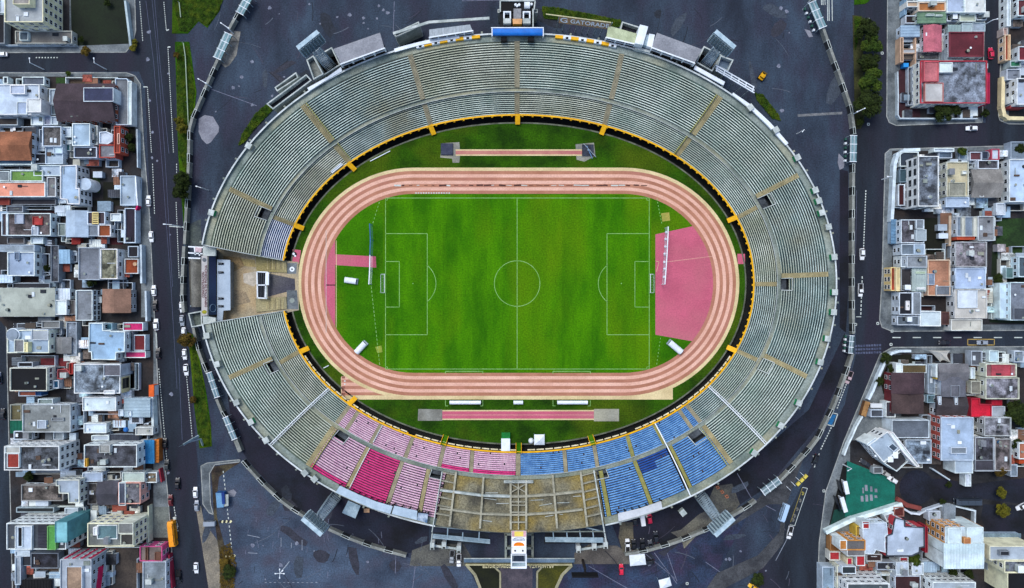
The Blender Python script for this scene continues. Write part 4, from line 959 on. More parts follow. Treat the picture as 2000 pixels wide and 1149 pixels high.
b('small red roof at the left edge below the salmon roof', (-60,371,78,424), 3.4, '#9b4038', '#a5554a', items=0, win=None)
b('low yard roof with two air units below the balcony block', (84,378,424,424), 2.6, '#4a484d', '#8b8f92', items=4, win=None)
b('brown weathered flat roof with grey and red patches', (60,486,386,654), 5.2, '#5e5452', '#dfe5e9', items=3, dirty=2, ann=[((115,490,180,564), 5.5, '#a3a9b3', '#a3a9b3'), ((248,512,322,574), 5.45, '#c04644', '#b0403e'), ((240,586,290,650), 5.6, '#a6abb0', '#c9cfd4')])
b('narrow dark strip house left of the patched brown roof', (18,486,58,654), 4.6, '#57474a', '#d9dfe3', items=1, win=None)
b('pale yellowish lean-to right of the patched brown roof', (440,560,498,656), 3, '#8f9a90', '#b5bdb8', items=0, win=None)
b('workshop with a pale blue corrugated gable roof', (500,472,655,658), 5, '#a5b9cb', '#bac6cf', 'gy', items=0)
r = b('purple brown terrace house with a yellow ladder frame', (658,476,792,570), 4.8, '#5f5054', '#d3d9dd', items=1)
m = MB()
for x in (692, 735): p0, p1 = A(*t2(x, 478), 5.5), A(*t2(x, 568), 5.5); m.beam(p0, p1, .25, .25, M('#d8c684', fine=.1))
for k in range(6): y = 482+k*16; m.beam(A(*t2(692, y), 5.5), A(*t2(735, y), 5.5), .5, .2, M('#d8c684', fine=.1))
m.build('pergola', r)
b('house with a rust orange sunken terrace', (740,572,834,660), 4.4, '#97502f', '#eef2f4', items=0, ann=[((662,576,738,656), 4.6, '#8d959c', '#aab2b8')])
b('dark carport roof with two plain bays along the main street', (938,448,1020,708), 3.2, '#332b38', '#cfd8de', items=2, win=None)
b('white angular porch left of the dark carport', (832,488,910,545), 3.4, '#d9e2e8', '#e6edf2', items=0, win=None)
wl('long white wall between the red court and the dark carport', [(928,465),(930,705)], 2.8, .5)
b('grey shed in the upper yard north of the patched brown roof', (55,430,180,480), 3, '#5c5f66', '#9aa2a8', items=1, win=None)
b('white roofed shed in the yard south of the patched brown roof', (236,666,330,714), 3, '#cdd8df', '#dbe4e9', items=0, win=None)
b('brown flat shed in the yard south of the patched brown roof', (60,666,190,714), 2.8, '#56504e', '#8d8c8c', items=1, win=None)
b('red tin shed at the corner of the red court', (540,672,598,714), 2.6, '#b83b35', '#a23a34', 'cx', items=0, win=None)
b('pale grey blue villa with a white panelled west edge', (62,776,266,954), 6.2, '#a3b1c2', '#e3eaf0', items=2, ann=[((-20,722,262,772), 5, '#97a2a8', '#c3ccd2'), ((110,776,150,836), 6.6, '#6e7d8e', '#93a2b0')])
b('blue corrugated roofed shed right of the grey blue villa', (448,762,520,858), 4, '#8fb2cc', '#a8bfce', 'cy', items=0)
b('tall dark grey shed roof beside the blue corrugated shed', (386,726,446,1000), 3.6, '#575a60', '#8e9498', items=1, win=None, dirty=2)
b('plain grey flat roofed hall beside the mossy roof', (592,742,752,984), 5.2, '#84888d', '#a9b0b4', items=1)
b('mossy flat roof framed by a white parapet with white balconies', (756,752,884,978), 6.2, '#86826a', '#eef2f4', items=2, dirty=2, ann=[((888,765,898,960), 5, '#dbe2e8', '#e8eef2'), ((908,770,918,960), 3.6, '#dbe2e8', '#e8eef2')])
r = b('orange tiled street terrace with a round vent', (936,826,1040,938), 3.4, '#a9502e', '#d8d8d2', items=0, win=None)
p = A(*t2(1010, 866), 4); m = MB(); m.cyl(p.x, p.y, 3.2, 4.2, .75, M('#c9a684', fine=.2), 16); m.build('roof_vent', r)
b('dark flat garage above the orange street terrace', (962,732,1040,815), 3.2, '#35333a', '#c3cbd0', items=0, win=None)
b('white louvred roof at the left edge of the block', (-40,950,90,1002), 4.5, '#c5d5e2', '#dbe4ea', 'cy', items=0)
wl('tall white street wall beside the orange terrace', [(1052,728),(1056,1002)], 3, .8)
b('cluttered dark shed row above the big pale industrial roof', (100,1008,380,1048), 3, '#3c3d43', '#8d949a', items=4, win=None)
tile(0, 570)
b('big pale yellow grey industrial roof with small skylights', (-60,-28,412,186), 5.4, '#a9ab9b', '#c3c7c2', items=6, par=None, win='ws', name='warehouse', cat='warehouse')
b('white cubic house end right of the industrial roof', (420,62,504,172), 4.6, '#dfe6ea', '#e8eef1', items=0)
b('striped white balcony rack right of the industrial roof', (424,-20,520,56), 3.8, '#d3d9dc', '#e0e5e8', 'cy', items=0)
b('plain grey flat roof with white balconies on its east side', (572,-12,698,216), 5, '#8f9294', '#dfe5e8', items=1, dirty=1, dense=1.6)
b('rusty corrugated gable roof half blue and half orange', (772,-14,974,152), 4.6, '#9a7866', '#a9a7a4', 'gy', items=0)
b('greyish lean-to between the industrial roof and the plain grey roof', (508,62,566,170), 3, '#6c6460', '#8f8b88', items=1, win=None)
wl('white street wall beside the rusty corrugated roof', [(1088,0),(1094,215)], 3, .7)
r = b('pale grey flat house with a round white stair tower', (60,286,374,458), 6, '#a9bac6', '#e8e8cc', items=1, ann=[((240,280,364,362), 6.6, '#a7abac', '#c8cccc'), ((110,358,184,452), 7.6, '#8b8a88', '#e2e2d0'), ((184,378,214,452), 8, '#e3ddaa', '#e6e0b0')])
p = A(*t2(97, 322), 7); m = MB(); m.cyl(p.x, p.y, 0, 7, 2.6, wallm('#d5dbe0'), 20); m.cyl(p.x, p.y, 7, 7.5, 2.2, wallm('#8d979f'), 20); m.build('stair_tower', r)
b('grey flat annex above the pale house with the round stair tower', (318,218,454,272), 3.2, '#8f8f8a', '#a8aaa6', items=0, win=None)
b('beige double pitched outbuilding right of the pale house', (424,346,528,456), 3.4, '#9a9894', '#c8c4b4', 'gy', items=0)
b('long grey concrete yard roof west of the light blue house', (502,226,580,478), 2.6, '#848c92', '#a3aaae', items=2, win=None, dirty=2)
b('large light blue flat roofed house with a stepped outline', [(670,232),(775,236),(776,288),(834,290),(836,296),(940,298),(938,450),(874,455),(872,510),(690,508),(688,452),(668,450)], 7.2, '#93b4d0', '#dfe8ee', items=2, ann=[((776,238,842,284), 5, '#3f6f80', '#8fb0c0')])
b('magenta roofed street garage beside the light blue house', (925,230,1076,292), 3.2, '#cf2f72', '#d8dfe4', items=1, win=None)
b('red brown street terrace below the magenta garage', (1005,322,1092,440), 2.8, '#8a3338', '#d8dfe4', items=0, win=None)
b('pink street awning at the south end of the red brown terrace', (938,446,1096,494), 3, '#cf3f78', '#e3e8ec', items=0, win=None)
b('dark terrace with two pale benches west of the red brown terrace', (945,298,1002,440), 3.4, '#3d3b46', '#6c6f78', items=2, win=None)
r = b('tall house with a mottled grey roof and a black glass side', (560,540,905,760), 8, '#7d868c', '#e9ecec', items=3, dirty=2, win=None, ann=[((778,545,905,630), 8.8, '#7d7b80', '#c3c7c8'), ((780,738,862,765), 9, '#e0e4e6', '#eef0f0')])
p = [A(*t2(905, 525), 8), A(*t2(905, 632), 8)]; m = MB(); m.box(p[1].x+.02, p[1].y, 1.2, p[1].x+.12, p[0].y, 7.8, GLASS); m.build('window', r)
p = [A(*t2(905, 640), 8), A(*t2(905, 760), 8)]; m = MB(); m.box(p[1].x+.02, p[1].y, .6, p[1].x+.1, p[0].y, 7.8, wallm('#d9cf9f')); m.box(p[1].x+.1, p[0].y-4.6, 2.8, p[1].x+.16, p[0].y-.6, 7.2, GLASS); m.build('side_cladding', r)
b('black flat roofed house with cream window bays', (80,568,358,742), 7, '#16171d', '#dcd8c2', items=2, dense=1.5, ann=[((355,565,372,735), 6, '#d8d3bb', '#e6e1c8')])
b('dark low annex above the black roof', (140,526,252,562), 3.2, '#1d1f24', '#b9bfc4', items=0, win=None)
b('orange and blue awning terrace at the foot of the black roof', (145,742,318,780), 3.4, '#a8604a', '#bcc3c8', items=2, win=None, ann=[((270,738,312,776), 3.9, '#2d5f9a', '#2d5f9a')])
b('small blue roofed bay right of the black roof', (404,662,446,722), 4, '#1f5f86', '#d8dde2', items=0, win=None)
b('red hexagonal glass porch right of the black roof', [(436,580),(500,575),(530,600),(470,655),(434,650)], 3, '#8f4a50', '#b85a5c', items=1, win=None)
b('red tin awning left of the mottled grey roof', (524,532,552,616), 4, '#b5322f', '#b5453f', items=0, win=None)
m = MB(); p = A(*t2(1130, 742), 4); m.box(p.x-.95, p.y-2.2, 0, p.x+.95, p.y+2.2, 3.6, M('#e0591c', '#c44a14', s=.4, fine=.1)); m.box(p.x+.95, p.y-2, .4, p.x+1.1, p.y+2, 3.2, WHITE)
m.box(p.x-1, p.y-2.3, 3.6, p.x+1, p.y+2.3, 3.8, M('#e8672a', fine=.1)); tag(m.build('kiosk'), 'bright orange kiosk on the street side below the black glass house', 'kiosk')
b('large plain grey beige flat roof with small roof blocks', (174,842,534,1050), 5.6, '#a0a29c', '#d5dbdc', items=4, par='#b9bdba', ann=[((282,962,348,1022), 6.4, '#b8c0c8', '#d5dbe0'), ((388,942,480,966), 6.0, '#8b8f90', '#9a9e9e')])
b('brown mossy yard roof left of the grey beige roof', (82,842,168,962), 3, '#76704f', '#a5a596', items=1, win=None)
b('bright green canopy roof at the left side of the block', (80,965,165,1055), 3, '#17795e', '#9ab0a6', 'cy', items=0, win=None)
b('pale green skylit box above the grey beige roof', (290,800,402,840), 4, '#87958f', '#d3dbd8', items=1, win=None)
b('bright white flat roofed house above the blue tank yard', (622,786,874,890), 5.4, '#d5e0ea', '#eaf0f4', items=1)
b('white flat shed at the south west of the blue tank yard', (632,982,802,1056), 4, '#cdd8e2', '#e3eaef', items=1)
b('pale blue green corrugated roof facing the main street', (932,798,1124,934), 4.2, '#9fb0b4', '#c8d3d8', 'cx', items=0, ann=[((890,880,926,930), 4.4, '#d3dce0'), ((960,892,986,930), 4.6, '#d9e1e5')])
b('cream flat roof at the street corner of the blue tank yard', (1018,1012,1150,1070), 3.8, '#c6c5bb', '#d8d7cc', items=1)
m = MB(); p = A(*t2(952, 1028), 1); m.cyl(p.x, p.y, .15, 2.2, .95, M('#1f66b8', fine=.1), 16); m.cyl(p.x, p.y, 2.2, 2.6, .95, M('#2f77c8', fine=.1), 16, .6); tag(m.build('water_tank'), 'bright blue water tank standing in the grey yard', 'tank')
wl('white street wall panels east of the pale blue green roof', [(1136,790),(1142,1000)], 3.2, .9, '#dfe7ec')
# ---- bottom left
tile(0, 849)
b('tall white apartment block with a dark mottled roof and a red terrace', (38,84,450,265), 12, '#5d6064', '#e9eef0', items=5, dirty=2, name='apartment_building', cat='building', dense=1.05, ann=[((56,140,148,248), 12.6, '#b8493c', '#e2e6e8'), ((42,90,154,138), 12.5, '#b5b2a6', '#e2e6e8')])
b('dark mottled roof block with a blue canopy on its street side', (634,74,1030,242), 10, '#4b4b50', '#e3e8ea', items=7, dirty=2, name='apartment_building', cat='building', ann=[((745,76,826,136), 11.6, '#a5a39a', '#b9b8b0'), ((636,180,656,240), 10.8, '#d8a63c', '#d8a63c')])
b('bright blue canopy on the street side of the dark mottled block', (1082,46,1150,212), 4.6, '#2d84bf', '#a5c0d2', 'cy', items=0, win=None, name='canopy_building', cat='canopy')
b('narrow orange street awning beside the bright blue canopy', (1152,40,1186,206), 3.6, '#c9752a', '#b0672a', 'cx', items=0, win=None, name='canopy_building', cat='canopy')
b('small white row roof north of the dark mottled block', (690,4,820,42), 3.4, '#c3cbd2', '#dfe5e9', items=1)
b('dark ribbed row roof north of the blue canopy', (822,4,1035,44), 3.2, '#4c505a', '#8b929a', 'cy', items=0, win=None)
b('dark workshop roof with white bays right of the tall white block north side', (110,-28,250,36), 3.4, '#2c2f36', '#c6cdd2', items=3)
b('mid grey yard roof in the lane right of the dark workshop', (405,-20,482,36), 3, '#9ba5ab', '#b8c1c6', items=0, win=None)
b('brown flat roof with a dark pit left of the L shaped pale house', (165,372,480,494), 4, '#6f665d', '#a3a09a', items=2, dirty=2)
b('L shaped pale house with a cream east wall', [(424,336),(600,336),(600,512),(518,510),(515,440),(446,438),(444,384),(424,382)], 8, '#a9b2ba', '#dcdac6', items=1)
b('pale blue flat roof south of the dark mottled block', (622,282,772,350), 4.4, '#aebccb', '#cfd8df', items=0)
b('pale greenish white roof near the street south of the blue canopy', (918,280,1086,350), 5.2, '#b8c3b4', '#d8ddd0', items=0)
b('small tan street terrace with a white rim', (1092,280,1178,358), 3.4, '#8f8068', '#e3e6e4', items=2, win=None)
b('dark grey pitched roof house beside the grey mottled salmon walled house', (738,352,884,520), 5, '#5c5a62', '#8f9296', 'gx', items=0)
b('salmon walled house with a mottled roof and a white solar rack', (890,356,1056,516), 6.2, '#6c6a6c', '#dba597', items=4, dirty=2, ann=[((892,358,942,530), 6.6, '#5b606e', '#dfe4e8')])
b('dark blotched yard roof left of the dark pitched roof', (662,360,734,520), 3, '#4b4744', '#8b8986', items=2, win=None, dirty=2)
b('small dark row roof at the north of the teal roofed block', (128,542,410,580), 3.2, '#2d3436', '#9aa5a5', items=3, win=None)
b('white paved terrace roof north east of the teal roofed block', (490,546,590,592), 3, '#b5c0c4', '#cfd8da', items=0, win=None)
b('tall white block with teal and green roof boxes', (56,660,500,856), 13, '#5b6066', '#e4ecee', items=2, name='apartment_building', cat='building', dense=1.2, ann=[((415,650,508,805), 15, '#7fbcc6', '#5fa0aa'), ((357,684,420,860), 14.3, '#5fae54', '#7fb86e'), ((116,682,242,858), 13.8, '#c3ccd4', '#e6ecf0'), ((136,690,172,838), 13.9, '#14161a', '#d8dee2'), ((290,682,350,840), 14, '#3f3d46', '#6c6a72', 'cx')])
b('tall cream apartment block with white roof frames', (660,660,1010,834), 12, '#8a8c84', '#ece8c4', items=2, name='apartment_building', cat='building', dense=1.1, ann=[((730,675,880,780), 12.5, '#6f8f90', '#e6e8e4'), ((700,692,732,752), 13.4, '#e6ecef', '#eef2f4'), ((890,660,1000,740), 12.8, '#9a9a92', '#e6e4cc'), ((905,742,1000,826), 12.7, '#55524c', '#dedbbf')])
r = b('tall grey block with bright pink bands on its side and front', (455,930,690,1210), 11, '#a3a9ae', '#b5b9bb', items=1, name='apartment_building', cat='building', ann=[((498,985,618,1190), 12, '#a88f78', '#cdd2d5')])
PK = M('#e0245f', '#c81e54', s=.5, fine=.1, name='pink paint')
pz = A(*t2(690, 930), 11)
m = MB(); m.beam((pz.x+.08, pz.y-23, 9.3), (pz.x+.08, pz.y-5, 5.5), .12, 3.2, PK); m.build('painted_band', r)
for k in range(4): m = MB(); x0 = A(*t2(475+k*62, 930), 11).x; m.box(x0, pz.y+.02, .8, x0+.9, pz.y+.14, 10.8, PK); m.build('painted_band', r)
b('flat dark yard roof west of the pink banded block', (236,882,444,998), 3, '#33323a', '#8a9096', items=2, win=None, dirty=2)
b('pale double garage roof under the teal roofed block', (118,866,230,908), 3, '#b9c3c6', '#ccd5d8', items=1, win=None)
b('black tin shed at the bottom left beside the pink banded block', (172,1090,380,1230), 3.4, '#15151a', '#4c4f55', 'cy', items=0, win=None)
b('pale grey strip roof at the bottom left corner lane', (118,915,162,1120), 3, '#9aa3a8', '#b9c1c5', items=1, win=None)
b('brown striped flat roof with a pink street wall', (1050,832,1218,944), 5, '#8b7a70', '#e0609a', items=0, ann=[((1090,840,1110,940), 5.4, '#6b4a3c', '#7a5a4a'), ((1160,880,1205,940), 5.4, '#8d6250', '#8d6250')])
b('plain pale grey flat roof along the bottom of the main street', (1072,946,1248,1210), 5, '#8f979a', '#b5bcc0', items=2)
wl('cream lattice wall beside the tall cream block', [(1108,540),(1112,800)], 3, .5, '#cfcdb0')
wl('red painted street wall at the bottom of the main street', [(1262,905),(1285,1149)], 2.6, .6, '#a82c48')
wl('crimson street wall by the small tan terrace', [(1190,262),(1206,352)], 2.6, .5, '#b13548')
# ---- right side, top
tile(1600, 0)
b('beige flat house beside the orange and green roofs', (650,14,735,56), 5, '#c2a98f', '#d9d5c9', items=1, ann=[((636,-10,650,112), 3.4, '#3f83b4', '#8fb0c8')])
b('orange flat roof next to the beige house', (737,20,940,88), 5.4, '#cf8a52', '#d9c9b5', items=1)
b('green corrugated roof with two pale rooflights', (737,92,940,172), 5.2, '#7d9c7c', '#c3ccbf', 'cx', items=0, ann=[((800,106,858,120), 5.9, '#d8e2e0'), ((868,112,918,124), 5.9, '#d8e2e0')])
b('white roofed house at the top beside the orange roof', (737,-60,940,16), 5.6, '#d3d9df', '#e0e5e8', items=2)
b('pale lilac grey flat house at the top of the right block', (948,-90,1082,98), 6, '#a9b3c2', '#dfe6ec', items=2)
b('cream white flat house right of the lilac grey house', (1084,-90,1238,98), 6.2, '#d3d3c9', '#e6eaea', items=2)
b('dark row roof with bright clutter under the lilac grey house', (948,104,1042,164), 3.2, '#4f5257', '#c9d0d3', items=4, win=None)
b('pale green flat roof under the cream white house', (1044,104,1164,166), 4.4, '#bfc5ab', '#d3d8c8', items=0)
b('dark brown corner roof under the cream white house', (1168,104,1246,154), 3.6, '#5a4b42', '#c8cccb', items=2, win=None)
b('small dark porch with a tiled edge at the street of the right block', (640,120,732,180), 3.0, '#3c2f30', '#cfd4d6', items=1, win=None)
b('pale blue corrugated garage roof near the street of the right block', (612,196,744,274), 3.4, '#93adc2', '#c5d0d8', 'cx', items=0)
b('pink metal gable roof', (786,196,910,384), 5, '#c8707f', '#cdb9b8', 'gy', items=2)
b('pale green sheet roof row north of the dark red roof', (966,192,1064,238), 3.6, '#9db3ad', '#b9c6c4', 'cy', items=0, ann=[((1066,176,1140,256), 4.4, '#b2c4c2'), ((1143,172,1238,238), 4, '#9ba6ad')])
b('dark red tiled flat roof house', (968,242,1226,428), 6, '#7d3340', '#d0d4d4', par='#8d4450', items=1, ann=[((938,374,1074,452), 5, '#8f979b', '#b3babd', 'cy')])
b('walled patio house with a blue tank and dark yard', (600,284,625,470), 3, '#8f7a68', '#c2a58c', items=0, win=None, ann=[((622,368,720,402), 3.2, '#b3b3b0'), ((712,286,722,490), 3, '#c9cfd4')])
m = MB(); p = A(*t2(645, 490), 2); m.box(p.x-.95, p.y-.75, .15, p.x+.95, p.y+.75, 2.3, M('#2088d8', '#1a74bc', s=.5, fine=.05)); m.box(p.x-1, p.y-.8, 2.3, p.x+1, p.y+.8, 2.45, M('#2b95e2', fine=.05)); tag(m.build('tarp_shelter'), 'bright blue square shelter in the dark front yard', 'shelter')
b('grey patio roof between the pink gable and the red rimmed block', (722,390,894,452), 3, '#5c5a5a', '#8d8f92', items=3, win=None, dirty=2)
b('mossy court roof strip above the red rimmed block', (1002,462,1214,508), 3, '#6e6a42', '#c6cbcc', items=0, win=None)
b('red rimmed apartment block with pink and concrete roof terraces', (752,458,1250,776), 6.6, '#7b8087', '#ece9d2', par='#c8404f', items=1, dirty=2, name='apartment_building', cat='building', ann=[((782,462,890,612), 8, '#cf7a80', '#d0656f'), ((786,622,926,764), 7.4, '#c3bdb4', '#c98079'), ((896,470,994,544), 7.8, '#dde6ee', '#e6ecf2'), ((1250,548,1272,776), 6.9, '#c22c56', '#c22c56')], dense=1.1)
wl('white garden wall along the dark red forecourt', [(588,540),(592,720),(590,860),(605,886),(1180,888)], 2, .4)
b('brown red wall house at the top right edge with a grey yard', (1478,0,1600,124), 5, '#7b3f46', '#dfe5ea', items=1)
b('red roofed house in the middle of the right edge', (1484,350,1600,458), 5, '#8e3542', '#dfe3e4', items=1)
b('green terrace roof with a white rim at the right edge', (1422,458,1502,504), 3.4, '#3a8f6a', '#b9c4bd', items=0, win=None)
b('orange red street wing with a cream stripe at the right edge', (1382,264,1424,456), 3.4, '#a84735', '#d9c0a0', items=0, ann=[((1412,270,1424,452), 3.8, '#d8b58c', '#d8b58c')])
b('long white roofed strip house at the top right street', (1396,-40,1426,200), 4, '#cfd9e2', '#e3eaf0', items=0)
b('grey corner house with a white balcony at the right edge', (1470,588,1600,786), 6, '#b3bcc6', '#e8edf0', items=1, ann=[((1435,715,1470,770), 4.4, '#d8e0e6', '#e6ecf0'), ((1426,790,1530,812), 3.2, '#a03840', '#b04a4e')])
b('grey mossy court house above the cream curved wall', (1395,520,1500,600), 3, '#8f949c', '#c5cacc', items=1, win=None)
wl('cream curved corner wall at the right edge', [(1378,588),(1374,800),(1388,860),(1420,884),(1600,888)], 2.2, 1.4, '#d6caa2')
b('pale small tiled store at the top right street', (1370,212,1402,268), 3, '#b89a90', '#c9b5a8', items=0, win=None)
# ---- right side, middle
tile(1600, 280)
b('long office block with a mottled roof and white window bands', (735,98,890,474), 10, '#757b82', '#e9eef0', items=3, dirty=2, win='db', dense=.9, name='office_building', cat='building')
b('beige flat house with a sunken terrace right of the office block', (946,140,1112,400), 5.2, '#bcb597', '#d3cfba', items=1, ann=[((966,294,1090,398), 5.7, '#a9a591', '#c3bea6'), ((1068,206,1104,232), 6.2, '#dde2e2')])
b('pale blue flat roof below the beige sunken terrace house', (940,406,1116,478), 4.6, '#a3b6cb', '#c3ced8', items=1)
b('dark wet looking flat roof with white rim', (1180,128,1336,194), 4.2, '#4d4b50', '#d6dade', items=2, dirty=2)
b('grey beige double pitched house beside the dark wet roof', (1142,202,1352,400), 5.4, '#9b958b', '#cfcfc8', 'gx', items=0, ann=[((1128,346,1174,400), 4.4, '#79858a', '#d3d8d8'), ((1196,344,1228,404), 5.4, '#d8dde0')])
b('large pale blue white flat roofed house at the right edge', (1414,122,1600,440), 6.2, '#b7c9d8', '#e6edf2', items=4)
b('small white flat roof at the corner below the pale blue white house', (1318,448,1386,538), 3.4, '#bfc4c6', '#d5d9da', items=0, win=None)
b('row of white canopied garages on the north side of the right block', (852,40,1004,66), 3.2, '#c9d3da', '#dde4e9', items=0, ann=[((890,68,990,112), 2.6, '#5e7080', '#c9d1d8')])
b('red and blue trimmed white garage on the north side', (1282,44,1342,124), 3.2, '#c3cbd2', '#c9556a', items=0, ann=[((1215,62,1262,120), 3, '#3a4456', '#7d8894')])
b('dark red tiled terrace with a white rim on the north side', (1120,66,1210,130), 2.8, '#6b3f48', '#c9cdd2', items=0, win=None)
b('blue grey pool house roof at the north east yard', (1425,-10,1600,118), 3.4, '#76838d', '#a3adb5', items=0, win=None)
b('dark red sunken porch left of the office block', (586,308,636,468), 2.6, '#471c22', '#d8dde0', items=0, win=None)
b('blue grey front court left of the office block', (598,66,738,176), 2.4, '#3f4a56', '#dfe6ea', items=1, win=None, ann=[((598,196,658,292), 2.5, '#3a5562', '#8fa3ad')])
wl('white corner wall with a stepped street face by the office block', [(745,48),(640,52),(590,85),(568,160),(560,300),(552,470),(545,575)], 2.6, 1.2, '#d3dce4')
b('dark grey flat house with a blue street edge', (605,572,780,748), 6, '#615e63', '#d8dee2', items=3, dirty=2, ann=[((722,572,780,640), 6.6, '#8b9298'), ((722,646,798,730), 7, '#a9b1b2', '#c3cac8')])
b('blue sheet canopy along the street wall', (542,574,576,748), 3, '#6a93b5', '#a3b6c3', 'cx', items=0, win=None)
b('grey blue terrace house in the street row of the middle right block', (608,756,784,836), 5.6, '#7a868e', '#d5dce0', items=3, ann=[((706,752,782,832), 6, '#9fb6c9', '#c8d5de')])
b('pale grey box house below the grey blue terrace', (650,842,802,930), 6, '#9a9fa1', '#bfc4c4', items=1)
b('narrow white grey house beside the pale grey box', (606,842,646,928), 5, '#98a1a8', '#dde3e6', items=2)
b('orange roofed street house with cream window strip', (530,928,570,1104), 4.6, '#b9523a', '#e2c98c', items=0, ann=[((570,930,602,1106), 5.4, '#dccb9a', '#e6d7a8')])
b('dark yard roof between the cream strip and the white pergola', (606,936,690,1104), 4, '#4a4648', '#a9acab', items=1, win=None)
b('greenish white pergola roof with white beams', (696,936,796,1104), 5, '#a9b3aa', '#d8dedb', 'cy', items=0, ann=[((726,1078,790,1094), 5.6, '#e8eef0', '#e8eef0'), ((722,960,790,976), 5.5, '#c9d7b6', '#c9d7b6')])
b('terracotta pink flat terrace house', (806,872,974,1140), 4, '#c08c70', '#d3b098', items=1, ann=[((802,976,860,1060), 4.4, '#8d9bab', '#b3bdc6'), ((872,1068,994,1142), 4.5, '#84898e', '#b5b7b4')], par='#d8bfa4')
wl('tan wall on the east side of the dark courtyard', [(980,550),(978,760)], 2.6, .9, '#b3a28c')
b('blue grey concrete house with two pale beams', (1022,550,1176,698), 4.6, '#8b98a5', '#b3b8b8', items=0, ann=[((1062,550,1088,698), 5, '#c5c3b2', '#c5c3b2'), ((1150,550,1178,698), 5, '#c5c3b2', '#c5c3b2'), ((1026,700,1160,722), 4.8, '#d25e3e', '#c9583a')])
b('plain grey flat house with black roof panel', (1180,546,1304,730), 4.8, '#9a9b9b', '#c3c6c2', items=3)
b('mottled grey flat roof with pale hatches', (1012,738,1248,926), 4.5, '#8e8788', '#b3b1ad', items=6, dirty=2)
b('pale blue painted flat roof above the white hall', (1012,932,1240,1088), 4.6, '#a2b6d2', '#c3ced8', items=3)
b('white and beige hall at the south of the middle right block', (1006,1094,1250,1310), 4.8, '#c6bfb2', '#d3cfc6', items=1, par='#cdc8bc', ann=[((1034,1094,1180,1232), 5, '#d8dde0', '#d8dde0')])
b('cream flat roof at the south street of the middle right block', (980,1316,1214,1402), 4.2, '#cac4b3', '#d6d2c4', items=1)
m = MB(); p = A(*t2(1340, 785), 1); m.box(p.x-1.6, p.y-1.4, .15, p.x+1.6, p.y+1.4, 2.6, wallm('#b3b0b0')); m.box(p.x-1.7, p.y-1.5, 2.6, p.x+1.7, p.y+1.5, 2.8, roofm('#a59c98', 2)); m.box(p.x-.5, p.y-1.45, .2, p.x+.5, p.y-1.39, 2.1, BLACK); tag(m.build('garden_shed'), 'small pinkish grey shed at the edge of the green lawn', 'shed')
b('teal and white house with glazed terraces at the right edge', (1484,850,1620,1000), 6, '#5f6f78', '#cfdfe0', items=2, dense=1.5, ann=[((1392,930,1450,1010), 3.6, '#5c7a78', '#b3c6c2')])
b('white and grey villa with a pale blue west side', (1420,1040,1640,1325), 6.4, '#868b93', '#d3e2ec', items=5, dense=1.2, ann=[((1345,1045,1418,1310), 5, '#c3d6e2', '#dbe7ee'), ((1450,1232,1600,1320), 6.9, '#5c6068', '#8d9298')])
# ---- right side, lower middle
tile(1600, 570)
b('black and grey flat house with a white rooflight', (592,6,694,172), 5, '#24272d', '#d5dadc', items=2, ann=[((696,6,758,172), 5, '#8a9092'), ((648,68,672,138), 5.5, '#eef3f5', '#eef3f5')])
b('grey blue low roof below the black and grey flat house', (578,180,744,250), 3.6, '#747f86', '#cbd2d5', items=2)
b('bright white flat roof right of the grey blue low roof', (748,146,904,258), 4.4, '#d5e0e8', '#e6edf0', items=0)
b('brown red narrow lean-to right of the bright white roof', (908,150,968,246), 3, '#5a3b3a', '#7a5a52', items=0, win=None)
wl('white curved garden wall at the street corner', [(680,444),(600,446),(545,462),(505,500),(480,560),(440,650),(405,740),(375,800)], 2.2, .9, '#d3dce6')
wl('white garden wall stretching down along the slanting street', [(322,938),(280,1010),(250,1080),(215,1150),(190,1220)], 2.2, .6, '#dbe2ea')
m = MB(); p = [A(*t2(*q), 3) for q in ((814,438),(980,440),(985,532),(905,525))]; c_ = A(*t2(905,455), 5.6)
ed = []
for i in range(4):
    a_, b2 = p[i], p[(i+1) % 4]
    for j in range(8):
        f = j/8; q = a_.lerp(b2, f); k = math.sin(f*math.pi)*.22; q = q.lerp(c_, k); q.z = 3-.2*math.sin(f*math.pi); ed.append(q)
m.add(ed+[c_], [(i, (i+1) % 32, 32) for i in range(32)], M('#d8d6cc', '#c4c2b8', s=.4, fine=.08, name='tent cloth'))
for q in p: m.beam((q.x, q.y, 0), q, .15, .15, STEEL)
tag(m.build('sail_canopy'), 'cream white stretched sail canopy over a driveway', 'canopy')
r = b('large brown tiled house with two crossed gables', (545,612,780,755), 6, '#584346', '#84343c', 'gy', items=0, ann=[((548,757,775,905), 6, '#5c4844', '#84343c', 'gy'), ((618,545,800,608), 5.2, '#6e5f40', '#e0e5e8'), ((570,535,618,608), 5.6, '#dde4ea', '#e6ebef')])
b('white cornered patio house below the brown tiled house', (492,820,566,938), 4, '#5d5a62', '#e3e8ec', items=1, win=None)
b('grey flat garage roof beside the slanting street wall', (380,880,474,936), 2.8, '#5f646c', '#bcc3c8', items=0, win=None)
m = MB(); p0, p1 = A(*t2(362, 822), 2.4), A(*t2(330, 930), 2.4); m.beam(p0, p1, 2, .3, M('#a07a4c', '#7d5c38', s=.4, fine=.3)); m.beam((p0.x, p0.y, 1.2), (p1.x, p1.y, 1.2), 1.6, 2.2, M('#6d4c33', fine=.2))
tag(m.build('street_stall'), 'brown roofed lean-to stall on the slanting pavement', 'stall')
b('grey hipped house with pale ridges and a white west wall', (895,545,1108,660), 5.8, '#7e7b7a', '#dfe4e6', 'gx', items=0, ann=[((920,640,1090,780), 5.6, '#76757a', '#d5dadc', 'gy'), ((868,545,890,640), 5.4, '#dde4e8'), ((980,700,1050,785), 6.3, '#5d5f66', '#8d9094'), ((872,620,895,655), 5, '#c9a63c', '#d8b84a')])
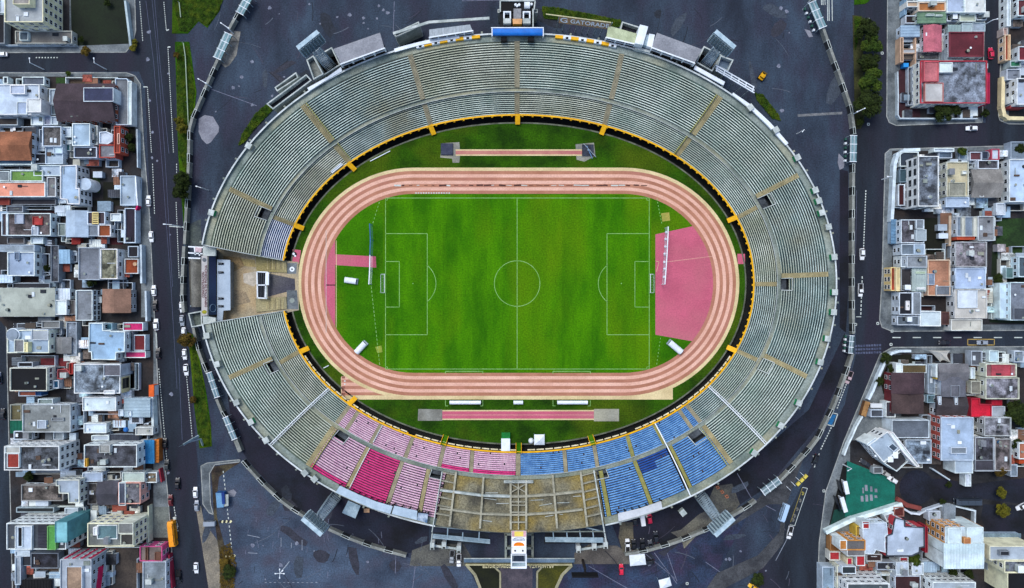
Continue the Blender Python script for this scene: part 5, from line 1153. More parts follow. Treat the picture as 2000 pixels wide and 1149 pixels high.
b('dark pitched outhouse with white beams below the grey hipped house', (876,778,1096,930), 4.6, '#524a4c', '#c8ced0', 'gx', items=0, ann=[((890,782,910,845), 5.5, '#dde3e6'), ((1012,782,1034,845), 5.5, '#dde3e6'), ((868,895,916,935), 3.4, '#9fb3bd')])
b('concrete side lane building west of the grey hipped house', (806,545,862,760), 2.8, '#8a97a0', '#a5b0b6', items=2, win=None)
b('pale teal low roof at the end of the concrete lane', (800,770,868,830), 3, '#5f7f8a', '#8fa6ac', items=1, win=None)
b('grey garage pair on the north street of the lower right block', (1130,442,1214,552), 3.2, '#6a6d73', '#b5babd', items=1, win=None)
b('bright white porch roof on the north street of the lower right block', (1264,440,1336,524), 3.2, '#c3d8e2', '#dbe5ea', items=0, win=None)
b('pale boxed roof at the right end of the north street', (1452,442,1522,526), 3.4, '#8f9aa3', '#c8cfd3', items=2)
b('house with a red tinted roof and cream west wall', (1240,538,1470,636), 6.6, '#9c6a70', '#d8d5b8', items=1, ann=[((1285,545,1432,630), 6.8, '#c2525f', '#b85a62')], dirty=1)
b('grey gabled house joined to the red tinted roof', (1238,642,1490,802), 6.6, '#7f7c80', '#cdcab0', items=2, dirty=2, ann=[((1132,668,1206,760), 4.6, '#8f8a7a', '#c8c4ae')])
b('bright red L shaped awning roof', [(1130,796),(1196,796),(1198,840),(1284,842),(1284,936),(1130,936)], 3.6, '#ee2444', '#c8344a', items=0, win=None, ann=[((1286,810,1364,850), 3.3, '#d8233f', '#c8344a')])
b('pale flat roof right of the bright red awning', (1284,856,1384,934), 3, '#a5aab0', '#c3c8cc', items=0, win=None)
b('white tank shed left of the red tinted roof', (1126,566,1160,650), 3, '#cfd8e0', '#dfe6ea', items=0, win=None)
# ---- right side, bottom
tile(1600, 849)
b('angled white house with a pale blue roof beside the green court', [(365,75),(505,-25),(615,98),(478,208)], 8, '#a5b9c9', '#e8eef2', items=1, ann=[([(510,90),(545,62),(590,100),(555,130)], 8.5, '#4f5f6c', '#c8d1d6'), ([(350,70),(420,20),(432,40),(365,85)], 8.3, '#b5c5d0', '#e3eaee')])
b('dark roof wing of the angled white house', [(480,212),(612,118),(662,196),(575,275)], 6.6, '#4a494e', '#dfe5e8', items=2, win=None)
b('long white diagonal block with windows facing the court', [(520,-10),(548,-20),(660,122),(748,236),(722,240),(612,118)], 9, '#dde5ea', '#eef2f4', items=0, dense=1.3)
b('house with a patterned slate blue glass patio roof', (640,36,834,214), 6, '#77838c', '#b8c1c5', items=3, dirty=2, ann=[((540,-110,820,24), 7, '#6d747a', '#d8dfe2')])
b('large pale blue grey roof with a brick red west wall', (905,-130,1148,192), 8, '#a6b5c4', '#b5564a', par='#c3ccd3', items=2, ann=[((982,95,1100,142), 9, '#8f979c', '#cfd5d8'), ((1010,142,1146,288), 7, '#b3c0c9', '#dde4e8')])
b('mottled grey flat roof with a white pyramid vent', (1228,-130,1430,10), 6, '#7d7c7e', '#b5b6b0', items=3, dirty=2)
b('dark grey double flat roof beside the mottled roof', (1158,18,1304,272), 5.4, '#55545a', '#bfc3c3', items=2, dirty=2, ann=[((1162,190,1304,268), 5.7, '#4e4c52', '#8f9294')])
b('brown blotched flat roof right of the dark double roof', (1308,30,1430,270), 5, '#6c625f', '#a8a5a0', items=3, dirty=2)
b('terracotta house at the right edge by the trees', (1486,60,1600,182), 5, '#bf7a5e', '#e3e6e4', items=1, ann=[((1490,184,1600,216), 3.6, '#d8582c', '#c8552c')])
b('pale grey shed between the trees by the cul-de-sac', (1424,222,1476,312), 3, '#8f9ca6', '#b3bdc3', items=0, win=None)
b('narrow white walled passage by the cul-de-sac', (1084,292,1130,385), 3, '#c8ced3', '#dfe4e8', items=0, win=None)
wl('pale curved wall around the north side of the cul-de-sac', [(850,258),(975,338)], 2, .5)
wl('white diagonal wall along the south side of the green court', [(66,728),(250,640),(420,590),(610,530)], 2.6, 1.6, '#dbe5ec')
m = MB()
for q0, q1 in (((192,350),(212,445)), ((168,470),(200,580))):
    a_, b2 = A(*t2(*q0), 3), A(*t2(*q1), 3); m.beam(a_, b2, 1.6, .4, WHITE); m.beam((a_.x, a_.y, 1.5), (b2.x, b2.y, 1.5), .3, 2.6, WHITE)
    m.beam((a_.x-2, a_.y, 1.5), (b2.x-2, b2.y, 1.5), .3, 2.6, GLASS)
tag(m.build('pavilion'), 'white framed pavilion on the west edge of the green court', 'pavilion')
b('white grey hipped house with a notched outline', [(320,660),(500,655),(508,745),(488,762),(490,880),(420,860),(405,890),(320,888)], 7, '#b9c2ca', '#d6dce0', items=0, win='ws', ann=[((318,648,374,704), 7.4, '#c93838', '#dfe3e4')])
b('large pale grey house with a black rimmed roof', [(555,650),(565,618),(638,636),(640,684),(784,690),(786,840),(752,846),(750,880),(690,908),(498,908),(500,752),(540,740)], 7.2, '#b5bec8', '#c9424c', items=1, par='#4a5058', dense=.8)
b('bright crimson edge terrace right of the black rimmed roof', (786,682,806,880), 5, '#c22640', '#a8283c', items=0, win=None)
b('orange and white house with red terraces', (150,786,342,862), 9, '#75706c', '#d8954a', items=0, ann=[((150,788,205,860), 9.4, '#cf8a42', '#e3e6e4'), ((205,850,342,908), 8.4, '#8a8482', '#e6e8e6'), ((275,902,340,980), 7, '#cf3640', '#e3e6e4'), ((205,920,246,976), 6.4, '#c22a48', '#e3d9b8')])
b('low red terrace with a white rim by the slanting pavement', (72,872,152,938), 3.4, '#c43a3f', '#d8d2c0', items=0, win=None, ann=[((80,760,150,866), 3.2, '#8a5a2c', '#a87a4c')])
b('yellow scaffold frame house above the orange and white house', (270,680,310,790), 5, '#a88a3a', '#d8b84a', items=1, win=None)
b('orange fronted block with white sheet roof panels', (940,690,1226,1000), 12, '#c3d0d4', '#dfa05a', 'flat', par=None, items=0, name='apartment_building', cat='building', dense=1.1, ann=[((958,698,1060,812), 12.7, '#cfdcda', '#dde5e4'), ((1100,692,1224,812), 12.7, '#d3e0de', '#dde5e4'), ((935,818,1230,888), 12.5, '#cfe0e2', '#dde5e8', 'cy'), ((935,892,1228,1000), 12.2, '#d3dfe0', '#e3eaec', 'cy'), ((1080,772,1130,814), 13.4, '#c98a5c', '#d89a62')])
b('long cream block with a dark notched roof at the bottom right', (1378,940,1640,1030), 12, '#6d7278', '#efe9c4', items=3, dirty=2, name='apartment_building', cat='building', ann=[((1270,832,1620,938), 12.2, '#aab1b5', '#e6e2c2'), ((1350,870,1420,905), 13.6, '#3a3d44', '#8d9092'), ((1404,1030,1640,1200), 12.4, '#16181e', '#e8e3c0')])
b('tall white block with rows of dark windows at the bottom', (205,1110,520,1220), 13, '#5f6a6c', '#e9edf0', items=2, dense=1.3, name='apartment_building', cat='building', ann=[((168,984,272,1040), 8.4, '#39454a', '#d3d8d8')])
b('second white windowed block at the bottom beside the trees', (842,1100,1165,1220), 10, '#a3abae', '#e3e8e6', items=3, dense=1.3, name='apartment_building', cat='building')
b('dark patio roof above the bottom white blocks', (425,950,558,1010), 3, '#3d4048', '#b5bcc2', items=2, win=None)
b('dark red flat roof at the bottom between the white blocks', (560,1052,755,1200), 5, '#4a2a2c', '#c8cdd0', items=1)
b('pale street wing with shuttered bays at the bottom', (570,950,662,1046), 4.6, '#bcc6cf', '#d6dde2', items=2)
b('white house with a balcony left of the blue striped awning', (690,956,775,1046), 4.6, '#c5ced4', '#dde3e6', items=1)
b('blue and white striped awning roof', (780,956,876,1026), 4, '#9fb8cc', '#c3ced6', 'cy', items=0, win=None)
b('red tiled corner terrace above the tree at the bottom', (596,912,662,952), 3.4, '#a82c38', '#dfe3e4', items=0, win=None)
b('dark brown court roof under the notched white grey house', (348,890,464,946), 3, '#4a3230', '#c3c0ba', items=1, win=None)
b('long slatted pale blue pergola by the cul-de-sac car park', (1226,744,1504,800), 3, '#7d96a6', '#a5b5bf', 'cy', items=0, win=None)
b('pale grey strip house at the bottom street corner', (18,985,108,1200), 4.4, '#8fa3b0', '#b9c3c8', items=2, win=None)
b('beige villa with windowed west wall at the bottom street', (128,975,200,1200), 6, '#c3c8cc', '#d8d3b8', items=1)
b('brick red garden terrace below the green court', (555,540,630,610), 2.6, '#7a3a36', '#a8786c', items=0, win=None)
b('white curved roof corner house by the cul-de-sac', [(480,600),(552,575),(552,640),(500,650)], 3.6, '#9aa2a8', '#dfe4e6', items=0, win=None)
b('small blue grey slab house right of the mossy garden', (812,570,900,640), 3, '#a3aab0', '#c8cdd0', items=1, win=None)
b('pale tiled terrace roof north of the orange fronted block', (934,532,1014,640), 3.4, '#8f979c', '#c8ced0', 'cy', items=0, win=None)
wl('white wall around the dark yard north of the orange block', [(1016,536),(1168,572),(1165,690)], 2.2, .6)
wl('white curved wall between the brick terrace and the cul-de-sac', [(640,560),(690,590),(750,596),(800,570),(915,530)], 2, .7, '#cdd3d6')
wl('brick red curved wall edge at the cul-de-sac', [(600,490),(660,530),(750,552)], 1.6, 1.6, '#8a4640')
b('dark garage row with pale cars roof by the green court', (400,240,470,290), 2.4, '#77797a', '#a5a7a5', items=0, win=None)

# ---- lean-tos, yard walls and yard floors that crowd the blocks, each a part of the house it belongs to
def in_block(x, y):
    it = lambda t, v: next((a[1]+(b_[1]-a[1])*(v-a[0])/(b_[0]-a[0]) for a, b_ in zip(t, t[1:]) if a[0] <= v <= b_[0]), None)
    if x < 400:
        lim = it([(150,236),(300,252),(560,266),(800,284),(1000,302),(1149,322)], y); return lim is not None and x < lim-6 and (y < 600 or x > 36) and not (x > 295 and y > 985 and y < 1055)
    if x < 1760 and 870 < y < 1045: return False
    if 1735 < x and 905 < y < 1050: return False
    if y < 230: return (1762 < x < 1915) or (1978 < x < 2005)
    if 302 < y < 630: return 1750 < x < 2005
    lim = it([(694,1755),(760,1725),(860,1690),(905,1680),(1040,1650),(1149,1632)], y)
    return lim is not None and lim < x < 2005
YC = ['#33292a', '#1d1d22', '#4a4744', '#232a20', '#56595c', '#35191d', '#554a40', '#17181b', '#30383e', '#1b1c20']
R.seed(77); hosts = list(HOUSES); made = 0
for root, x0, y0, x1, y1, h in hosts:
    for _ in range(R.choice([1, 1, 2])):
        sd = R.randrange(4); dp = R.uniform(1.8, 4.6); e = R.uniform(.2, .8)
        q = {0: (x0-dp, y0+e, x0, y1-e), 1: (x1, y0+e, x1+dp, y1-e), 2: (x0+e, y0-dp, x1-e, y0), 3: (x0+e, y1, x1-e, y1+dp)}[sd]
        px_, py_ = ((q[0]+q[2])/2*S+1000, 574.5-(q[1]+q[3])/2*S)
        if q[2]-q[0] < 1.5 or q[3]-q[1] < 1.5 or not in_block(px_, py_): continue
        p = [(q[0], q[1]), (q[2], q[1]), (q[2], q[3]), (q[0], q[3])]; z = R.uniform(1.9, 2.3); m = MB(); ring(m, p, .12, z, .2, wallm(R.choice(['#c8d0d4', '#dfe6ea', '#b4bcc0', '#d8d4c4', '#9aa2a6']))); m.build('yard_wall', root)
        zf = .15+R.random()*.03; m = MB(); m.add([(a, b_, zf) for a, b_ in p], [(0,1,2,3)], M(R.choice(YC), fine=.35, s=.3)); m.build('yard_floor', root)
LC = ['#cdd8e0', '#aab4bb', '#7f878c', '#5a5c62', '#e3eaee', '#8f6a55', '#93b0c6', '#6f6258', '#b9b6a6', '#3c3f46', '#a2584a', '#c9d2d8', '#8fa2ae']
tries = 0
while made < 330 and tries < 6000:
    tries += 1
    px_, py_ = (R.uniform(4, 325), R.uniform(150, 1145)) if R.random() < .5 else (R.uniform(1640, 2000), R.uniform(4, 1145))
    if not in_block(px_, py_): continue
    v = A(px_, py_); best = None
    for hh in hosts:
        dx = max(hh[1]-v.x, 0, v.x-hh[3]); dy = max(hh[2]-v.y, 0, v.y-hh[4]); d = math.hypot(dx, dy)
        if d == 0: best = None; break
        if best is None or d < best[0]: best = (d, hh)
    if best is None or best[0] > 4: continue
    root = best[1][0]; a, b_ = R.uniform(.8, 2.6), R.uniform(.8, 2.2); z = R.uniform(1.6, 2.4); c_ = R.choice(LC)
    m = MB(); m.box(v.x-a, v.y-b_, .1, v.x+a, v.y+b_, z, wallm(R.choice(['#c8d0d4', '#dfe6ea', '#a9b0b4', '#8f9498']))); o = m.build('lean_to', root)
    m = MB()
    if R.random() < .35: corr_roof(m, [(v.x-a, v.y-b_), (v.x+a, v.y-b_), (v.x+a, v.y+b_), (v.x-a, v.y+b_)], z+.02, R.choice('xy'), roofm(c_), .15, .8)
    else: m.box(v.x-a-.12, v.y-b_-.12, z, v.x+a+.12, v.y+b_+.12, z+.12, wallm(c_), roofm(c_, R.choice([1, 2])))
    m.build('roof', o); made += 1
# ================================================================ stadium furniture and other things
R.seed(21)
def up(px, py, z): return A(px, py, z)
def poly3(mb, pts, z0, z1, mat, top=None): mb.prism([tuple(A(x, y, z1)[:2]) for x, y in pts], z0, z1, mat, top, True)
# press boxes on the rim
def press_box(label, pts, z, roof, n=4, wall=CONCW):
    root = thing('press_box', label, 'press box', A(*pts[0], 0))
    ins = [A(x, y, z) for x, y in pts]; cx_ = sum(v.x for v in ins)/4; cy_ = sum(v.y for v in ins)/4
    m = MB(); poly3(m, pts, z-.25, z, roof); m.build('roof', root)
    body = [((v.x-cx_)*.93+cx_, (v.y-cy_)*.93+cy_) for v in ins]
    m = MB(); m.prism(body if area(body) > 0 else body[::-1], 0, z-.25, M('#4c4a48', '#33312f', s=.3, fine=.3, name='press box wall')); m.build('wall', root)
    a, b_ = ins[0], ins[1]      # front edge facing the pitch
    m = MB(); d = (b_-a)
    for k in range(n+1): q = a+d*(k/n); m.beam((q.x, q.y, z-3), (q.x, q.y, z+.3), .5, .5, WHITE)
    m.beam(a+Vector((0, 0, .25)), b_+Vector((0, 0, .25)), .45, .4, WHITE); m.beam(a-Vector((0, 0, 1.6)), b_-Vector((0, 0, 1.6)), .35, .3, WHITE); m.build('front_frame', root)
    return root
PRF = M('#989ca4', '#7f838b', s=.15, fine=.2, name='press box roof')
press_box('long grey roofed press box on the upper left rim', [(666,126),(751,95),(742,64),(651,96)], 16.5, PRF)
press_box('long grey roofed press box on the upper right rim', [(1273,94),(1356,124),(1372,97),(1283,64)], 16.5, PRF)
press_box('pale corrugated roofed press box on the top rim left of the blue canopy', [(839,74),(923,61),(918,48),(838,58)], 15, M('#a9b4bb', '#8d979d', s=.3, fine=.15, stretch=(8, 1, 1)), 5)
press_box('pale green roofed press box on the top rim', [(1184,74),(1240,87),(1244,66),(1188,50)], 15.5, M('#b8c3a0', '#a3ae8c', s=.3, fine=.1), 3)
r = thing('press_box', 'white tower cabin between the green and grey press boxes', 'press box', A(1250, 70, 0))
m = MB(); poly3(m, [(1240,85),(1250,48),(1266,52),(1256,88)], 0, 17, WHITE); m.build('wall', r); m = MB(); poly3(m, [(1252,86),(1257,66),(1268,69),(1263,90)], 0, 16, LB_); m.build('lift_shaft', r)
m = MB(); poly3(m, [(1263,90),(1268,66),(1279,68),(1274,93)], 0, 16.2, WHITE); m.build('annex', r); m = MB(); poly3(m, [(1239,96),(1270,103),(1268,98),(1241,91)], 12, 14, CONCW); m.build('porch', r)
# blue canopy and central lobby
r = thing('blue_canopy', 'bright blue canopy on the top rim above the centre aisle', 'canopy', A(1011, 60, 0))
BLU = M('#1273d2', '#0f66be', s=.4, fine=.06, rough=.5, name='blue sheet')
m = MB(); n = 10; prof = [(0, 0), (.15, .55), (.4, .85), (.7, .95), (1, .8)]
for (f0, z0), (f1, z1) in zip(prof, prof[1:]):
    a, b_ = A(962, 70-f0*15, 15+z0), A(1060, 70-f0*15, 15+z0); c_, d = A(1060, 70-f1*15, 15+z1), A(962, 70-f1*15, 15+z1)
    m.add([a, b_, c_, d], [(0, 1, 2, 3)], BLU); m.add([v-Vector((0, 0, .12)) for v in (a, b_, c_, d)], [(3, 2, 1, 0)], BLU)
m.build('roof_sheet', r)
m = MB(); m.beam(A(959, 54.5, 15.9), A(1062, 54.5, 15.9), .35, .3, WHITE)
for x in (961, 1061): m.beam(A(x, 55, 15.8), A(x, 71, 15.2), .4, .3, WHITE); m.beam(A(x, 70, 15), (*A(x, 70, 15)[:2], 12), .25, .25, WHITE); m.beam(A(x, 56, 15.8), (*A(x, 56, 15.8)[:2], 0), .3, .3, WHITE)
m.build('frame', r)
for x in (984, 1037): m = MB(); poly3(m, [(x-6,80),(x+6,80),(x+6,72),(x-6,72)], 12, 14.2, BLACK); m.build('cabin', r)
r = thing('lobby_building', 'dark flat lobby with two white framed light wells behind the blue canopy', 'building', A(1010, 28, 0))
m = MB(); poly3(m, [(976,55),(1042,55),(1044,4),(976,4)], 0, 11, M('#3d4147', '#26282d', s=.2, fine=.3), M('#202226', '#14161a', s=.2, fine=.3)); m.build('wall', r)
m = MB(); poly3(m, [(977,24),(1003,24),(1003,5),(977,5)], 11, 11.6, BLACK); m.build('roof_hatch', r)
for x in (983, 1021):
    m = MB(); p = [tuple(A(q, y, 13)[:2]) for q, y in ((x, 46), (x+15, 46), (x+15, 22), (x, 22))]; ring(m, p, 11, 13, .5, WHITE); o = m.build('light_well', r)
    m = MB(); poly3(m, [(x,46),(x+15,46),(x+15,36),(x,36)], 12.6, 13.1, CONCW); m.build('canopy_slab', o)
m = MB(); poly3(m, [(1003,38),(1018,38),(1018,17),(1003,17)], 11, 12.4, M('#93969a', '#7b7e83', s=.4, fine=.2)); m.build('vent_block', r)
m = MB(); poly3(m, [(1002,47),(1019,47),(1020,37),(1001,37)], 11, 13.6, M('#d89a2e', '#c98a22', s=.4, fine=.1), M('#e0ab74', fine=.1)); m.build('orange_cabin', r)
p = A(1024, 11, 12.2); q = A(1035, 11, 12.2); m = MB(); m.beam(p, q, 2.1, 1.6, WHITE); m.beam(p+Vector((0,0,.8)), q+Vector((0,0,.8)), 1.2, .5, WHITE); m.build('white_tank', r)
for x, y in ((1007, 9), (1010, 11), (1014, 9), (1038, 8)): p = A(x, y, 12); m = MB(); m.cyl(p.x, p.y, 11, 12, .5, WHITE, 10); m.build('roof_vent', r)
m = MB()
for a, b_ in (((977,2),(1045,2)), ((1045,2),(1043,20)), ((1041,18),(1041,54)), ((977,2),(977,24))): m.beam(A(*a, 11.5), A(*b_, 11.5), .5, .9, CONCW)
m.build('parapet', r)
for x in (973, 1045): m = MB(); p = [tuple(A(q, y, 10)[:2]) for q, y in ((x-1,25),(x+5,25),(x+5,18),(x-1,18))]; ring(m, p, 0, 10, .3, CONCW); m.build('stair_shaft', r)
# banner wall on the top rim
r = thing('banner_wall', 'brown banner wall with white lettering on the top rim', 'banner', A(1140, 50, 0))
pa_, pb2 = A(1091, 45, 14.2), A(1191, 58, 14.2); d = (pb2-pa_).normalized(); upv = Vector((0, .45, 1)).normalized(); nn = d.cross(upv)
m = MB(); hgt = 3.4; BN = M('#a88a68', '#96795a', s=.4, fine=.1, name='banner cloth')
m.add([pa_, pb2, pb2+upv*hgt, pa_+upv*hgt], [(0,1,2,3)], BN); bk = -nn*.15; m.add([pa_+bk, pb2+bk, pb2+bk+upv*hgt, pa_+bk+upv*hgt], [(3,2,1,0)], CONC); m.build('banner', r)
m = MB(); m.add([pa_+d*3+nn*.04, pa_+d*3.4+nn*.04, pa_+d*3.4+nn*.04+upv*hgt, pa_+d*3+nn*.04+upv*hgt], [(0,1,2,3)], M('#c08a4a', fine=.1)); m.build('stripe', r)
m = MB(); text_mb(m, 'G', pa_+d*.5+nn*.05+upv*.6, d, upv, 2.2, 2.8, WHITE); text_mb(m, 'GATORADE', pa_+d*4.4+nn*.05+upv*.75, d, upv, 1.9, 14.6, WHITE); m.build('lettering', r)
m = MB(); m.beam(pa_+upv*hgt-d*5, pb2+upv*hgt, .35, .3, M('#c9c59c', fine=.1))
for k in range(9): q = pa_+d*(k*2.5)+upv*hgt; m.beam(q+bk, (q.x, q.y+1.4, 0), .25, .25, STEEL)
m.build('frame', r)
# yellow and white blocks along the top rim
def rim_blocks(u0, u1, n, first):
    for k in range(n):
        ua, ub = u0+(u1-u0)*k/n, u0+(u1-u0)*(k+1)/n
        m = MB(); m.beam(AU(ua, .955, 12.6), AU(ub, .955, 12.6), 1.15, 1.3, YEL if (k+first) % 2 else WHITE)
        if not (k+first) % 2: c_ = AU((ua+ub)/2, .955, 13.26); m.box(c_.x-.5, c_.y-.35, 13.2, c_.x+.5, c_.y+.35, 13.35, BLACK)
        o = m.build('rim_block', stadium); o['label'] = ('yellow' if (k+first) % 2 else 'white')+' painted block of the top rim wall'
rim_blocks(83.6, 72.5, 8, 1); rim_blocks(96.4, 108, 8, 1)
m = MB()
for k in range(12): m.beam(AU(112-k, .985, 13.3), AU(111-k, .985, 13.3), 1.3, .5, WHITE)
m.build('rim_coping', stadium)
for pts, z in (([(604,178),(632,160),(668,139),(666,131),(640,150),(600,172)], 13.5), ([(1358,128),(1416,160),(1413,167),(1355,135)], 13.5), ([(1432,181),(1470,207),(1505,240),(1540,280),(1535,284),(1500,246),(1466,213),(1430,185)], 13.4)):
    m = MB(); poly3(m, pts, z-.8, z, WHITE); m.build('rim_coping', stadium)
# small kiosks on the upper walkway
for k, (x, y, g) in enumerate(((484,284,0),(411,415,1),(402,656,0),(422,712,0),(460,787,0),(488,825,1),(518,861,0),(1467,209,0),(1517,253,0),(1559,307,1),(1594,371,1),(1601,392,1),(1607,415,1),(1620,443,0),(1631,502,1),(1632,571,1),(1630,610,1),(1618,662,1),(1604,708,1),(1562,788,1),(1527,832,1),(1475,886,1),(1386,128,0),(594,925,0),(613,937,0),(1335,1003,0))):
    if k == 22: continue
    c_ = A(x, y, 14.2); a_ = math.atan2(c_.y, c_.x); dd = Vector((math.cos(a_), math.sin(a_), 0)); ss = Vector((-dd.y, dd.x, 0))
    GRN = M('#1c8a55', '#166f45', s=.6, fine=.1, name='green paint')
    m = MB(); q = [c_-dd*1.3-ss*1.1, c_+dd*.9-ss*1.1, c_+dd*.9+ss*1.1, c_-dd*1.3+ss*1.1]; m.prism([(v.x, v.y) for v in q], 12, 14.2, CONCW)
    o = m.build('walkway_kiosk')
    m = MB(); f = c_-dd*1.32; m.add([f-ss*1.1-Vector((0,0,.1)), f+ss*1.1-Vector((0,0,.1)), f+ss*1.1-Vector((0,0,2)), f-ss*1.1-Vector((0,0,2))], [(0,1,2,3)], GRN if g else CONC); m.build('shutter', o)
    tag(o, 'small white kiosk with a '+('green' if g else 'grey')+' shutter on the upper stadium walkway', 'kiosk', 'kiosks along the upper walkway, '+('green' if g else 'grey')+' shutters')
# rim rooms on the upper left and right
def rim_room(label, pts, z, depth_mat, rail=True):
    r = thing('rim_room', label, 'roofless room', A(*pts[0], 0)); p = [tuple(A(x, y, z)[:2]) for x, y in pts]
    if area(p) < 0: p = p[::-1]
    m = MB(); ring(m, p, 0, z, .45, CONCW); m.build('wall', r); m = MB(); m.add([(x, y, z-(6.6 if 'pit' in label else 2.4)) for x, y in p], [tuple(range(len(p)))], depth_mat); m.build('floor', r); return r
FLR = M('#33363f', '#1d1f26', s=.2, fine=.3, name='room floor')
rim_room('long dark roofless room on the upper left rim', [(520,203),(533,214),(609,157),(598,145)], 12.6, FLR)
rim_room('short dark roofless room outside the upper left rim', [(536,171),(541,179),(583,152),(578,141)], 11, FLR)
rim_room('dark brick lined pit under the upper left light tower', [(613,112),(632,148),(665,127),(648,92)], 12.4, M('#2c221f', '#141011', s=.3, fine=.3))
rim_room('dark brick lined pit under the upper right light tower', [(1359,122),(1391,140),(1411,108),(1375,90)], 12.4, M('#2c221f', '#141011', s=.3, fine=.3))
rim_room('concrete tank room beside the upper left light tower', [(598,117),(612,108),(632,145),(612,156)], 13.4, M('#868d8a', '#676e6c', s=.3, fine=.2))
rim_room('blue floored tank room beside the upper right light tower', [(1400,130),(1422,140),(1433,117),(1407,108)], 13.4, M('#6f8398', '#566a80', s=.3, fine=.2))
rim_room('long dark room outside the top left rim', [(768,65),(773,73),(820,52),(818,42)], 10, FLR)
rim_room('roofless store above the green bank on the top rim', [(1210,62),(1248,72),(1250,53),(1215,42)], 11, FLR)
r = thing('pipe_gantry', 'white pipe gantry along the upper right rim', 'gantry', A(1440, 155, 0)); m = MB()
for o_ in (0, 5, 9): m.beam(A(1398, 128+o_, 13.5), A(1473, 171+o_*1.2, 13.5), .4, .4, WHITE)
for k in range(6): x, y = 1402+k*14, 129+k*8; m.beam(A(x, y, 13.6), A(x-3, y+11, 13.6), .3, .3, WHITE); q = A(x, y, 13.5); m.beam((q.x, q.y, 0), q, .3, .3, STEEL)
m.build('pipe_rack', r)
m = MB(); 
for a, b_ in (((768,66),(838,44)), ((838,44),(956,36))): m.beam(A(*a, 12), A(*b_, 12), 1, .6, CONCW)
tag(m.build('coping_wall'), 'pale coping wall outside the top left rim', 'wall')
# ---- light towers
def light_tower(label, base, head, w_px, htop, hb, rows, group):
    zb_ = 5.5 if base[1] < 574 else 0
    r = thing('light_tower', label, 'light tower', A(*base, zb_), group)
    hz = hb; b0 = A(*base, zb_)
    hd = A(*head, (hb+htop)/2); d = Vector((hd.x, hd.y, 0)).normalized(); s = Vector((-d.y, d.x, 0))
    m = MB(); wb, wt = 4.2, 2.8; top = Vector((hd.x-d.x*.9, hd.y-d.y*.9, hb+1))
    cs = [(-1,-1),(1,-1),(1,1),(-1,1)]
    def pt(f, c_): o = b0.lerp(top, f); k = (wb+(wt-wb)*f)/2; return o+s*c_[0]*k+d*c_[1]*k*.6
    for c_ in cs: m.beam(pt(0, c_), pt(1, c_), .4, .4, STEEL)
    for k in range(14):
        for i in range(4):
            m.beam(pt(k/14, cs[i]), pt(k/14, cs[(i+1) % 4]), .28, .22, STEEL); m.beam(pt(k/14, cs[i]), pt((k+1)/14, cs[(i+1) % 4]), .12, .12, STEEL)
    m.build('mast', r)
    W = w_px/S*(H-htop)/H/2; lo = Vector((hd.x-d.x*.6, hd.y-d.y*.6, hb)); hi = Vector((hd.x+d.x*.6, hd.y+d.y*.6, htop))
    m = MB(); PNL = M('#b5cbd6', '#93adbb', s=.6, fine=.1, name='lamp panel')
    nr = 6
    for k in range(nr+1):
        f = k/nr; c_ = lo.lerp(hi, f); m.beam(c_-s*W, c_+s*W, .5, .22, PNL)
    for k in range(9): x = -W+2*W*k/8; m.beam(lo+s*x, hi+s*x, .3, .25, PNL)
    m.build('panel_frame', r)
    m = MB(); m.add([lo-s*W+d*.35, lo+s*W+d*.35, hi+s*W+d*.35, hi-s*W+d*.35], [(0,1,2,3)], M('#9db6c4', '#7d98a8', s=.5, fine=.15)); m.build('back_sheet', r)
    m = MB(); m.beam(hi-s*W+d*.6, hi+s*W+d*.6, 1.5, .25, PNL); m.build('catwalk', r); m = MB(); m.beam(lo-s*W, lo+s*W, 1.4, .2, STEEL); m.build('catwalk', r)
    lamp = None
    for k in range(nr):
        for j in range(8):
            c_ = lo.lerp(hi, (k+.5)/nr)+s*(-W+2*W*(j+.5)/8)-d*.35
            if lamp is None:
                mm = MB(); mm.cyl(0, 0, 0, .45, .2, STEEL, 8, .36, top=M('#4b5a66', rough=.2, fine=0)); lamp = mm.build('floodlight'); lamp.parent = r; o = lamp
            else: o = lamp.copy(); COL.objects.link(o); o.parent = r
            o.location = c_-r.location; o.rotation_euler = (0, math.radians(65), math.atan2(-d.y, -d.x))
    return r
GRP = 'four floodlight towers around the bowl'
light_tower('lattice floodlight tower on the upper left rim', (645,130), (609,88), 52, 28.5, 23.5, 6, GRP)
light_tower('lattice floodlight tower on the upper right rim', (1376,130), (1408,87), 50, 28.5, 23.5, 6, GRP)
light_tower('lattice floodlight tower at the bottom left by the pink seats', (654,972), (617,1020), 50, 29.5, 25, 6, GRP)
light_tower('lattice floodlight tower at the bottom right by the blue seats', (1368,968), (1407,1021), 50, 29.5, 25, 6, GRP)
# ---- canopies over the lower rim
CAN = M('#b5c9d8', '#9fb4c4', s=.2, fine=.08, name='canopy sheet')
def rim_canopy(label, pts, z, mat, n=4):
    r = thing('rim_canopy', label, 'canopy', A(*pts[0], 0)); m = MB(); poly3(m, pts, z-.2, z, mat); m.build('roof_sheet', r)
    h_ = len(pts)//2; front = pts[:h_]; m = MB()
    for k in range(len(front)*3-2):
        f = k/3; i = min(int(f), len(front)-2); x = front[i][0]+(front[i+1][0]-front[i][0])*(f-i); y = front[i][1]+(front[i+1][1]-front[i][1])*(f-i)
        q = A(x, y, z); m.beam((q.x, q.y, 11), (q.x, q.y, z-.1), .3, .3, BLACK); q2 = A(x, y-1.2, z); m.box(q2.x-.45, q2.y-.25, z-.3, q2.x+.45, q2.y+.25, z-.05, BLACK)
    m.build('post', r)
    for a, b_ in zip(pts[h_:], pts[h_+1:]): m = MB(); m.beam(A(*a, z-.3), A(*b_, z-.3), .3, .5, CONC); m.build('gutter', r)
